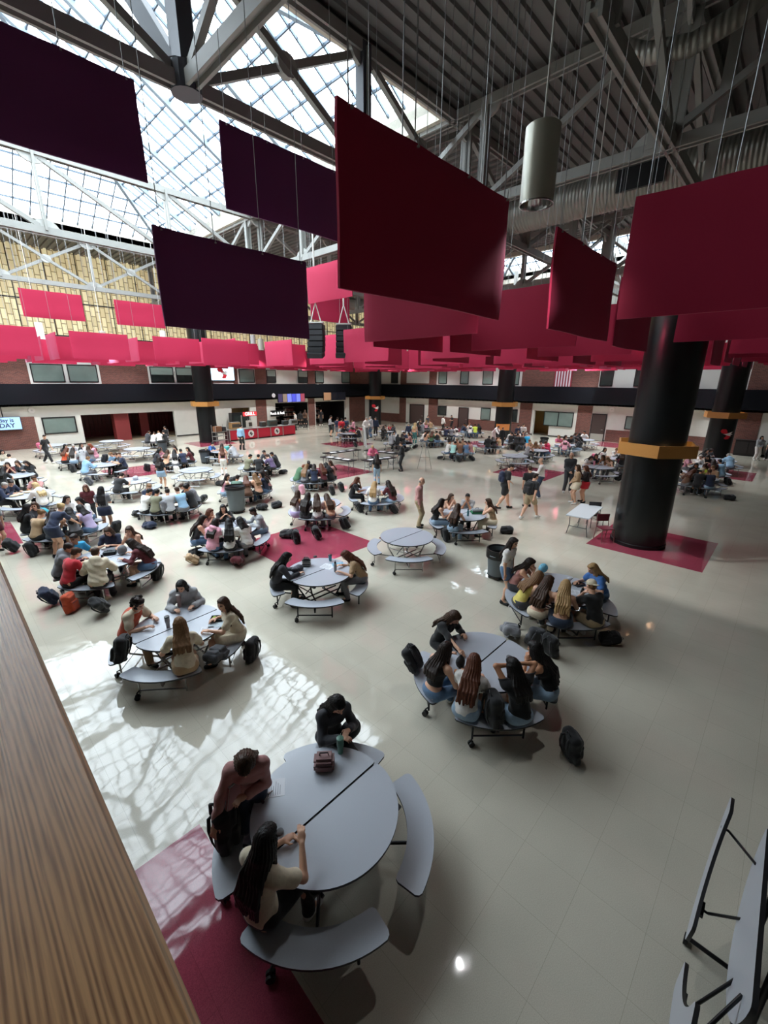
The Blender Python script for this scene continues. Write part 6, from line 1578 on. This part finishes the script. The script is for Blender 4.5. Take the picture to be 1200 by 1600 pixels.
# ================================================================ THINGS ON THE TABLES
def lmat(n, col, **k): return mat('item_'+n, srgb(col), **k)
def tumbler(px, py, col, label, z=.745, r=.042, h=.2, straw=False, lidc='#222222'):
    v = at(px, py, z); root = empty('tumbler', v); MB().lathe([(r*.72, 0), (r*.75, .01), (r*.85, h*.5), (r, h*.55), (r, h)], 20).build('cup', lmat(col, col, rough=.35), root, smooth=.7)
    MB().lathe([(r*1.04, h), (r*1.04, h+.02), (r*.8, h+.026)], 20).build('lid', lmat(lidc, lidc, rough=.4), root, smooth=.7)
    if straw: MB().tube([(0, 0, h), (.012, 0, h+.08)], .004, 6).build('straw', lmat('#cfd8cf', '#cfd8cf'), root)
    tag(root, label, 'cup'); return root
def bottle(px, py, col, label, z=.745, r=.037, h=.24):
    v = at(px, py, z); root = empty('water_bottle', v); MB().lathe([(r*.9, 0), (r, .01), (r, h*.78), (r*.6, h*.88)], 18).build('body', lmat(col, col, rough=.3), root, smooth=.7)
    MB().lathe([(r*.62, h*.86), (r*.62, h), (r*.3, h+.01)], 14).tube([(-r*.5, 0, h), (-r*.4, 0, h+.03), (r*.4, 0, h+.03), (r*.5, 0, h)], .005, 6).build('cap', lmat('#151515', '#151515'), root, smooth=.7)
    tag(root, label, 'bottle'); return root
def lunchbag(px, py, col, label, dims=(.24, .16, .16), rz=0, z=.745, lid=None, stripes=False, name='lunch_bag'):
    v = at(px, py, z); root = empty(name, v, rz); w_, d_, h_ = dims
    MB().span((-w_/2, -d_/2, 0), (w_/2, d_/2, h_*.55)).build('body', lmat(col, col, rough=.7), root, bevel=.02)
    MB().span((-w_/2, -d_/2, h_*.56), (w_/2, d_/2, h_)).build('lid', lmat(lid or col, lid or col, rough=.7), root, bevel=.03)
    MB().tube([(-.05, 0, h_-.005), (-.045, 0, h_+.035), (.045, 0, h_+.035), (.05, 0, h_-.005)], .008, 8).build('handle', lmat('dk'+(lid or col), '#3a3030' if col != '#151515' else '#151515'), root, smooth=.9)
    MB().tube([(-w_/2, -d_/2-.002, h_*.56), (w_/2, -d_/2-.002, h_*.56)], .004, 6).build('zip', lmat('#2a2424', '#2a2424'), root)
    if stripes:
        for i in range(3): MB().span((-w_/2-.002, -d_/2-.003, .03+i*.045), (w_/2+.002, d_/2+.003, .045+i*.045)).build('stripe', lmat('#b9b5ae', '#b9b5ae'), root)
    tag(root, label, 'lunch bag'); return root
def softbag(px, py, col, label, r=(.12, .09, .08), z=.745, noise=0, name='pouch'):
    v = at(px, py, z); S = Sdf(); S.ell((0, 0, r[2]*.85), r, k=.02); S.ell((r[0]*.3, 0, r[2]*1.1), (r[0]*.5, r[1]*.7, r[2]*.7), k=.04)
    V, F = S.mesh(.01, 0, [(V3(0, 0, 0), (0, 0, -1))], wrinkle(.004, int(px)))
    o = bpy.data.objects.new(name, np_mesh(name, V, F, [mat('soft_'+label[:20], srgb(col), .7, noise=noise, nscale=28 if noise else 8)])); C.objects.link(o); o.location = v
    tag(o, label, 'bag'); return o
def sheet(px, py, rz, label, w_=.216, d_=.279, z=.745, stack=False, col='#d8dade', group=None):
    v = at(px, py, z); root = empty('paper_sheet', v, rz); MB().span((-w_/2, -d_/2, 0), (w_/2, d_/2, .002)).build('sheet', lmat(col, col, rough=.7), root)
    ln = MB()
    for i in range(9): ln.span((-w_*.4, d_*.38-i*.024, .002), (w_*(.36-.12*(i % 3)), d_*.38-i*.024-.005, .0026))
    ln.build('printed_lines', lmat('#7c7e84', '#7c7e84'), root); tag(root, label, 'paper', group); return root
# nearest table
lunchbag(507, 1198, '#8a6a68', 'dusty mauve lunch bag with a handle on the nearest table', (.23, .17, .17), -.75)
tumbler(532, 1176, '#4f7f6c', 'green tumbler with straw standing behind the mauve lunch bag', h=.2, straw=True, lidc='#5f8a78')
sheet(425, 1232, .95, 'printed paper sheet lying at the left of the nearest table')
def keys(px, py):
    v = at(px, py, .747); root = empty('key_bunch', v)
    MB().tube([(.03*math.cos(t*PI/8), .03*math.sin(t*PI/8), .004) for t in range(17)], .003, 5).build('ring', chrome, root)
    for i in range(4):
        a = i*1.1; m_ = MB(); m_.tube([(.03*math.cos(a), .03*math.sin(a), .005), (.085*math.cos(a), .085*math.sin(a), .005)], .004, 5); m_.lathe([(.013, 0), (.013, .004)], 10, (.045*math.cos(a), .045*math.sin(a), .004)); m_.build('key', lmat('#3a2a28' if i % 2 else '#9a8a80', '#3a2a28' if i % 2 else '#9a8a80', rough=.4), root)
    tag(root, 'bunch of keys and charms on the printed sheet', 'keys')
keys(415, 1244)
v = at(410, 1253, .747); ro = empty('key_fob', v); MB().box((0, 0, .012), (.03, .06, .022)).build('fob', lmat('#4a2c34', '#4a2c34', rough=.4), ro, bevel=.006); MB().tube([(0, .03, .012), (0, .045, .02), (0, .05, .012)], .003, 5).build('loop', chrome, ro); tag(ro, 'small dark red fob beside the bunch of keys', 'key fob')
softbag(437, 1301, '#7c8084', 'small grey crumpled tissue at the table joint', (.035, .03, .014), name='crumpled_tissue')
# bag in the lap of the far person
softbag(548, 1150, '#1c1d22', 'black bag with dark blue charms held at the far side of the nearest table', (.15, .11, .13), z=.5, name='handbag')
v = Vector((1.30, 3.30, .98)); pm = lmat('#b07c7c', '#b07c7c', rough=.6); ro = empty('folder', v, .4)
MB().box((0, 0, 0), (.20, .035, .30), Matrix.Rotation(.3, 3, 'Y')).build('cover', pm, ro, bevel=.008); MB().box((.002, .0, .004), (.19, .028, .302), Matrix.Rotation(.3, 3, 'Y')).build('pages', paper, ro); tag(ro, 'dusty pink case held above the open black backpack', 'folder')
# right front table
def cinch(px, py):
    v = at(px, py, .745); S = Sdf(); S.ell((0, 0, .09), (.085, .07, .10), k=.03); S.cone((0, 0, .14), (0, 0, .2), .05, .02, k=.03)
    V, F = S.mesh(.009, 0, [(V3(0, 0, 0), (0, 0, -1))], wrinkle(.005, 5)); o = bpy.data.objects.new('cinch_bag', np_mesh('cinch_bag', V, F, [cloth_mat('black')])); C.objects.link(o); o.location = v
    MB().tube([(-.02, 0, .19), (-.03, 0, .26), (.03, 0, .27), (.02, 0, .19)], .004, 6).build('drawstring', cloth_mat('black'), o)
    tag(o, 'small black bag with a loop standing in the middle of the right front table', 'bag')
cinch(719, 1042)
lunchbag(695, 1030, '#151515', 'black lunch box beside the person in an off-shoulder top', (.2, .13, .1), .4)
tumbler(794, 1042, '#8d9092', 'steel tumbler with clear lid before the person holding up hair', h=.17, lidc='#6f7274')
softbag(800, 1052, '#c9c9c6', 'white crumpled wrapper beside the steel tumbler', (.06, .04, .02), name='wrapper')
softbag(712, 1052, '#c98a5a', 'small orange snack in the hands of the off-shoulder top', (.03, .03, .03), name='snack')
# green lunch box table
tumbler(263, 980, '#8d8585', 'pale mauve tumbler before the person with curly hair', h=.2)
tumbler(281, 948, '#a58f8c', 'tall rose tumbler before the grey hooded sweatshirt', h=.24, straw=False, lidc='#b9b0ae')
def foodbox(px, py, rz, label, inner='#9ab83a', outer='#141614', name='food_tray', n=9):
    v = at(px, py, .745); root = empty(name, v, rz); MB().span((-.11, -.08, 0), (.11, .08, .006)).span((-.11, -.08, 0), (-.10, .08, .045)).span((.10, -.08, 0), (.11, .08, .045)).span((-.11, -.08, 0), (.11, -.07, .045)).span((-.11, .07, 0), (.11, .08, .045)).build('box', lmat(outer, outer, rough=.4), root)
    m_ = MB(); r_ = random.Random(int(px))
    for i in range(n): m_.ell((r_.uniform(-.07, .07), r_.uniform(-.045, .045), .03), (.026, .02, .016), 8, 6)
    o = m_.build('food', lmat(inner, inner, rough=.5), root, smooth=3); o['kind'] = 'stuff'; tag(root, label, 'food box'); return root
foodbox(339, 968, -.7, 'green filled lunch box at the right of the left front table', n=16)
sheet(322, 986, -.65, 'paper sheet with a pen next to the green lunch box'); sheet(338, 976, -.6, 'pale tray under the green lunch box', .26, .2, col='#b9c6cc')
# bin table
softbag(848, 893, '#6fb0c8', 'bright blue patterned bag on the bin table', (.13, .1, .1), noise=.4)
softbag(852, 904, '#5a6468', 'grey pouch below the bright blue bag', (.1, .07, .04)); bottle(908, 938, '#121214', 'tall black bottle in the middle of the bin table', h=.27, r=.042)
foodbox(904, 914, -.4, 'food tray before the person in a blue t-shirt', '#7a4a30', '#2a2426'); foodbox(843, 908, .3, 'snack tray before the wavy brown hair', '#b06a4a', '#6a4038'); foodbox(901, 942, .2, 'snack box left of the tall black bottle', '#8a4a30', '#8a5a4a')
sheet(897, 925, .4, 'paper behind the tall black bottle'); tumbler(888, 912, '#b7bec2', 'clear cup at the joint of the bin table', h=.12, lidc='#c8cccf')
# striped box table
lunchbag(479, 884, '#1d1d20', 'black lunch box with pale stripes', (.2, .15, .19), -.7, stripes=True)
softbag(465, 893, '#4a4c55', 'black and white patterned pouch left of the striped box', (.16, .1, .08), noise=.9)
tumbler(516, 876, '#3f7f93', 'teal cup before the auburn hair', h=.14); bottle(524, 893, '#8d9296', 'grey bottle on the papers of the striped box table', h=.24); sheet(512, 885, .3, 'open paper on the striped box table', .28, .3); sheet(528, 882, 1.0, 'blue white paper on the striped box table', col='#7fb2cc')
softbag(492, 871, '#33353a', 'small dark pouch right of the striped box', (.05, .04, .02))
# others
lunchbag(745, 802, '#2f7a52', 'green box with grey lid on the table right of the pink-shirted man', (.4, .26, .16), -.7, lid='#8a8f92'); bottle(731, 806, '#4f7f86', 'teal bottle left of the green box', h=.22)
bottle(603, 766, '#9aa2a8', 'pale bottle on the table left of the pink-shirted man'); softbag(606, 762, '#1a1b1d', 'black pouch on the table left of the pink-shirted man', (.1, .07, .12))
bottle(153, 875, '#8a5a8c', 'purple bottle on the table above the orange backpack', h=.27, r=.045); lunchbag(172, 866, '#1c2428', 'black lunch bag with green trim on the table above the orange backpack', (.3, .2, .08), -.4); softbag(192, 866, '#6a6c6e', 'grey round bag on the table above the orange backpack', (.11, .1, .13)); lunchbag(125, 882, '#6a2038', 'maroon lunch box left of the cream hoodie', (.2, .14, .12), .3); bottle(162, 882, '#141416', 'black bottle beside the cream hoodie')
bottle(331, 832, '#c9ccc8', 'white bottle on the crowded table', h=.26, r=.045); softbag(376, 820, '#8c8f98', 'grey patterned bag on the crowded table', (.18, .14, .12), noise=.9); tumbler(357, 818, '#b9bcbc', 'pale cup on the crowded table'); softbag(362, 815, '#c4c6c6', 'white small bag on the crowded table', (.08, .06, .05))
softbag(66, 806, '#3fa6b4', 'turquoise bag on the table with the navy dress', (.2, .14, .14)); softbag(108, 808, '#5a6a78', 'blue grey bag on the table with the navy dress', (.2, .16, .12)); softbag(212, 750, '#b9bcc0', 'white bag on the nearly empty left table', (.12, .1, .1)); lunchbag(358, 705, '#5fc0ba', 'mint coloured lunch bag near the left black column', (.5, .3, .3), .2)
for i, (px, py) in enumerate(((30, 774), (44, 770), (22, 776))): softbag(px, py, '#cbb898', 'wrapped food spread on the left edge table', (.14, .1, .04), name='food_wrap')['group'] = 'wrapped food on the left edge table'
tumbler(941, 727, '#d0d2d2', 'white cup on the table left of the thick column', h=.22, r=.06); tumbler(928, 727, '#d88098', 'pink cup on the table left of the thick column', h=.24, r=.05); lunchbag(246, 781, '#3a3c40', 'dark lunch box between the olive and grey tops', (.3, .2, .1), .2); tumbler(322, 706, '#c0a890', 'small cup at the table by the low bin')

# ================================================================ FOOD COUNTER AND SCREENS
redp = mat('counter_red', srgb('#c41f3a'), .35); alum = mat('counter_trim', srgb('#a9a9a6'), .35, metal=.6)
A = at(360, 690, 0); B_ = at(461, 679, 0); dv = (B_-A); L = dv.length; ang = math.atan2(dv.y, dv.x)
ct = empty('food_counter', A, ang)
n = 5
for i in range(n):
    x0 = L*i/n; MB().span((x0+.05, 0, .1), (x0+L/n-.05, .06, .88)).build('front_panel', redp, ct)
    MB().span((x0-.04, -.02, .05), (x0+.04, .05, .92)).build('panel_post', alum, ct)
    if i in (1, 3):
        o = empty('counter_emblem', (x0+L/n/2, -.005, .5)); o.parent = ct
        pts = [(.3*math.cos(t*PI/4+PI/8), .32*math.sin(t*PI/4+PI/8)) for t in range(8)]
        vs_ = [(x, y_, z) for y_ in (0, -.015) for x, z in pts]; MB().add(vs_, [tuple(range(8)), tuple(range(15, 7, -1))]+[(j, (j+1) % 8, (j+1) % 8+8, j+8) for j in range(8)]).build('emblem_disc', white_e, o)
        MB().box((-.04, -.02, .05), (.12, .01, .2), Matrix.Rotation(.6, 3, 'Y')).box((.05, -.02, -.06), (.10, .01, .2), Matrix.Rotation(.6, 3, 'Y')).build('emblem_mark', lmat('#101010', '#101010'), o)
MB().span((-.05, -.05, .9), (L+.05, .85, .96)).build('countertop', alum, ct, bevel=.01); MB().span((0, .1, 0), (L, .8, .9)).build('cabinet', lmat('#3a1418', '#3a1418'), ct)
MB().span((L-.06, -.02, .05), (L+.04, .8, .92)).build('end_panel', redp, ct)
tag(ct, 'red food counter with white emblems in front of the serving openings', 'counter')
def loc(x, y, z): 
    c, s = math.cos(ang), math.sin(ang); return (A.x+c*x-s*y, A.y+s*x+c*y, z)
for i, (x, wd, hh, col, lab) in enumerate(((.8, .9, .55, '#b08a5a', 'warming case with golden food on the counter'), (2.2, .4, .6, '#c8c2b8', 'white dispenser on the counter'), (3.6, .5, .4, '#2a2b2e', 'black register on the counter, left'), (4.6, .9, .5, '#3c4a44', 'glass food guard on the counter'), (6.0, .5, .35, '#26282c', 'black register on the counter, right'), (7.0, .8, .4, '#8c8c88', 'stack of trays on the counter'))):
    root = empty('counter_appliance', loc(x, .45, .96), ang); MB().span((-wd/2, -.2, 0), (wd/2, .2, hh)).build('case', lmat(col, col, rough=.4), root, bevel=.02); MB().span((-wd*.4, -.21, hh*.25), (wd*.4, -.2, hh*.8)).build('front_screen', lmat('#504a42', '#504a42', rough=.2), root)
    MB().span((-wd*.45, -.18, hh), (wd*.45, .18, hh+.03)).build('lid', alum, root); tag(root, lab, 'counter appliance')
def sign(px0, py0, px1, py1, Y, face, label, txts, textm, size_=None, glowing=0, name='sign'):
    a = onY(px0, py1, Y); b_ = onY(px1, py0, Y); w_, h_ = b_.x-a.x, b_.z-a.z; root = empty(name, (a.x+w_/2, Y, a.z+h_/2))
    MB().span((-w_/2, 0, -h_/2), (w_/2, .06, h_/2)).build('panel', mat('sign_'+face+str(glowing), srgb(face), .3, emit=glowing), root); MB().span((-w_/2-.03, .01, -h_/2-.03), (w_/2+.03, .08, h_/2+.03)).build('frame', dark_metal, root)
    for t, zz, sz in txts: text_mesh(t, sz, textm, 'lettering', root, (0, -.005, zz), bold=True)
    tag(root, label, 'sign'); return root, w_, h_
sign(380, 643, 401, 650.5, 38.0, '#d83a40', 'red sign with white letters above the food counter', [('GRILL', 0, .42)], mat('sign_white', (.9, .9, .9), emit=.6), glowing=.5)
sg = bpy.data.objects['sign']; MB().span((-.9, .09, -sg.location.z), (-.82, .17, -.1)).build('sign_post', alum, sg)
sign(424, 641, 443, 650.5, 40.3, '#0c0c0e', 'black sign with white letters over the serving opening', [('Rock & Roll', 0, .36)], mat('sign_white'))
r_, w_, h_ = sign(-22, 651.5, 30.5, 673.5, 40.2, '#8fb2e0', 'light blue screen with dark letters hanging at the left edge', [('Today is', .22, .36), ('A DAY', -.15, .42)], lmat('#24304a', '#24304a'), glowing=.55, name='wall_screen')
bar = MB().tube([(w_/2-.9, .04, h_/2), (w_/2-.9, .04, h_/2+.75)], .03).build('ceiling_mount', dark_metal, r_)
# menu screens under the balcony
def screens(pxs, py0, py1, Y, label, cols_):
    a = onY(pxs[0], py1, Y); b_ = onY(pxs[1], py0, Y); w_ = (b_.x-a.x)/len(cols_); root = empty('menu_screen', (a.x, Y, a.z)); h_ = b_.z-a.z
    for i, c in enumerate(cols_): MB().span((w_*i+.03, 0, .03), (w_*(i+1)-.03, .05, h_-.03)).build('screen', mat('scr'+c, srgb(c), .2, emit=.35), root)
    MB().span((0, .02, 0), (b_.x-a.x, .12, h_)).build('housing', dark_metal, root)
    MB().tube([((b_.x-a.x)/2, .1, h_), ((b_.x-a.x)/2, .1, h_+.1)], .03).build('mount', dark_metal, root); tag(root, label, 'screen')
screens((435, 476), 614.5, 629, 39.9, 'row of blue lit menu screens above the serving opening', ['#3a3550', '#7a6c60', '#6a78d8', '#4a50c0', '#6a78e0', '#8a4050'])
screens((506, 540), 612.5, 626, 39.9, 'dark menu screens above the second opening', ['#8a6a50', '#15161c', '#15161c'])
# big screen with red emblem
a = onY(331, 594, 40.2); b_ = onY(364.5, 572.5, 40.2); root = empty('wall_screen', ((a.x+b_.x)/2, 40.2, (a.z+b_.z)/2)); w_, h_ = b_.x-a.x, b_.z-a.z
MB().span((-w_/2, 0, -h_/2), (w_/2, .05, h_/2)).build('screen', mat('scr_sky', srgb('#bfe0f2'), .2, emit=.95), root); MB().span((-w_/2-.05, .02, -h_/2-.05), (w_/2+.05, .1, h_/2+.05)).build('housing', dark_metal, root)
emblem(root, (-.05, -.02, 0), (PI/2, 0, 0), 1.0); tag(root, 'bright wall screen with a red emblem right of the left column', 'screen')
# clock
c = onY(427.5, 618, 39.95); root = empty('wall_clock', c); 
def ydisc(r, d0, d1, mt, nm):
    pts = [(r*math.cos(t*PI/16), r*math.sin(t*PI/16)) for t in range(32)]; vs_ = [(x, y_, z) for y_ in (d0, d1) for x, z in pts]
    return MB().add(vs_, [tuple(range(32)), tuple(range(63, 31, -1))]+[(j, (j+1) % 32, (j+1) % 32+32, j+32) for j in range(32)]).build(nm, mt, root)
ydisc(.24, 0, .05, dark_metal, 'rim'); ydisc(.21, -.01, .02, lmat('#b9bcc0', '#b9bcc0'), 'dial'); MB().box((.02, -.015, .05), (.02, .01, .14)).box((.05, -.015, 0), (.12, .01, .02)).build('hand', dark_metal, root); tag(root, 'round wall clock on the black fascia', 'clock')
# flag with vertical stripes
a = onX(867.5, 580, 40.68); b_ = onX(892.5, 601, 40.68); y0, y1 = min(a.y, b_.y), max(a.y, b_.y); root = empty('wall_flag', (40.68, (y0+y1)/2, 4.62)); w_ = y1-y0
for i in range(13):
    MB().span((-.012, -w_/2+w_*i/13, 0), (.012, -w_/2+w_*(i+1)/13, 1.55)).build('stripe', mat('flag_white', srgb('#d8ccd0'), .8) if i % 2 else mat('flag_red', srgb('#8c2a38'), .8), root)
MB().span((-.02, -w_/2, 1.55), (.012, -w_/2+w_, 2.3)).build('canton', mat('flag_blue', srgb('#28304f'), .8), root); tag(root, 'striped flag hanging on the brick of the right wall', 'flag')
# snack rack left of the counter, at the left column
v = at(345, 693, 0); root = empty('snack_rack', v, .3)
for z in (.25, .6, .95): MB().span((-.6, -.25, z), (.6, .25, z+.03)).build('shelf', alum, root)
MB().span((-.5, -.2, .98), (.1, .2, 1.4)).build('brown_box', lmat('#7a5236', '#7a5236'), root, bevel=.01); MB().span((.2, -.18, .98), (.55, .18, 1.3)).build('dark_box', lmat('#2c2e33', '#2c2e33'), root, bevel=.01)
for s in (-1, 1): MB().tube([(s*.58, -.22, 0), (s*.58, -.22, 1.5)], .018).tube([(s*.58, .22, 0), (s*.58, .22, 1.5)], .018).build('upright', alum, root)
tag(root, 'metal rack with a brown box in front of the left black column', 'rack')
v = at(357, 672, 0); root = empty('drinks_fridge', (v.x, 39.4, 0)); MB().span((-.9, 0, 0), (.9, .7, 1.9)).build('cabinet', lmat('#101214', '#101214', rough=.4), root, bevel=.02); MB().span((-.8, -.02, .3), (.8, 0, 1.7)).build('glass_door', glass_dark, root); MB().tube([(.7, -.05, .7), (.7, -.05, 1.3)], .02).build('handle', alum, root); tag(root, 'black drinks fridge between the left column and the counter', 'fridge')
# shelves and goods in the serving openings
for i, (x, y, wd, lab) in enumerate(((26.6, 42.6, 1.6, 'back shelf of goods in the first serving opening, left'), (28.7, 42.6, 1.6, 'back shelf of goods in the first serving opening, right'), (32.4, 42.6, 1.8, 'back shelf in the second serving opening'))):
    root = empty('goods_shelf', (x, y, 0))
    for z in (.5, 1.0, 1.5, 2.0): MB().span((-wd/2, 0, z), (wd/2, .4, z+.03)).build('shelf', alum, root)
    for s in (-1, 1): MB().span((s*wd/2-.02, 0, 0), (s*wd/2+.02, .4, 2.2)).build('side', dark_metal, root)
    g = MB(); r2 = random.Random(i)
    for z in (.53, 1.03, 1.53):
        x_ = -wd/2+.1
        while x_ < wd/2-.2: w2 = r2.uniform(.08, .2); g.k = r2.randrange(3); g.span((x_, .05, z), (x_+w2, .3, z+r2.uniform(.15, .35))); x_ += w2+.02
    o = g.build('goods', [lmat('#8a6a50', '#8a6a50'), lmat('#a8a098', '#a8a098'), lmat('#5a2a2a', '#5a2a2a')], root); o['kind'] = 'stuff'
    tag(root, lab, 'shelf')
v = at(517, 676, 0)
# small wall fittings
for i, (px, py, lab) in enumerate(((49, 641, 'round white fire bell on the left wall near the screen'), )):
    c = onY(px, py, YW); root = empty('fire_bell', (c.x, YW-.05, c.z)); ydisc(.2, -.06, .05, lmat('#d8d6d0', '#d8d6d0'), 'bell_dome'); ydisc(.06, -.09, -.05, lmat('#bcbab4', '#bcbab4'), 'bell_hub'); tag(root, lab, 'fire bell')
for px, py, lab in ((957, 640, 'round white fire bell above the brown door on the right wall'),):
    c = onX(px, py, XW); root = empty('fire_bell', (XW-.05, c.y, c.z)); MB().tube([(0, 0, 0), (-.1, 0, 0)], .2, 24).build('bell_dome', lmat('#d8d6d0', '#d8d6d0'), root); MB().tube([(-.1, 0, 0), (-.13, 0, 0)], .05, 12).build('bell_hub', lmat('#bcbab4', '#bcbab4'), root); tag(root, lab, 'fire bell')
# bench by the right edge
v = at(1164, 708, 0); root = empty('bin_cabinet', (XW-.75, 2.2, 0)); MB().span((0, -1.0, 0), (.6, .6, 1.1)).build('cabinet', lmat('#15110f', '#15110f'), root, bevel=.02); MB().span((-.02, -.95, .15), (0, -.2, 1.0)).span((-.02, -.15, .15), (0, .55, 1.0)).build('door', lmat('#201a18', '#201a18'), root); MB().span((-.03, -1.03, 1.1), (.63, .63, 1.13)).build('top', lmat('#2a2422', '#2a2422'), root); tag(root, 'dark low cabinet against the wall at the right edge', 'cabinet')
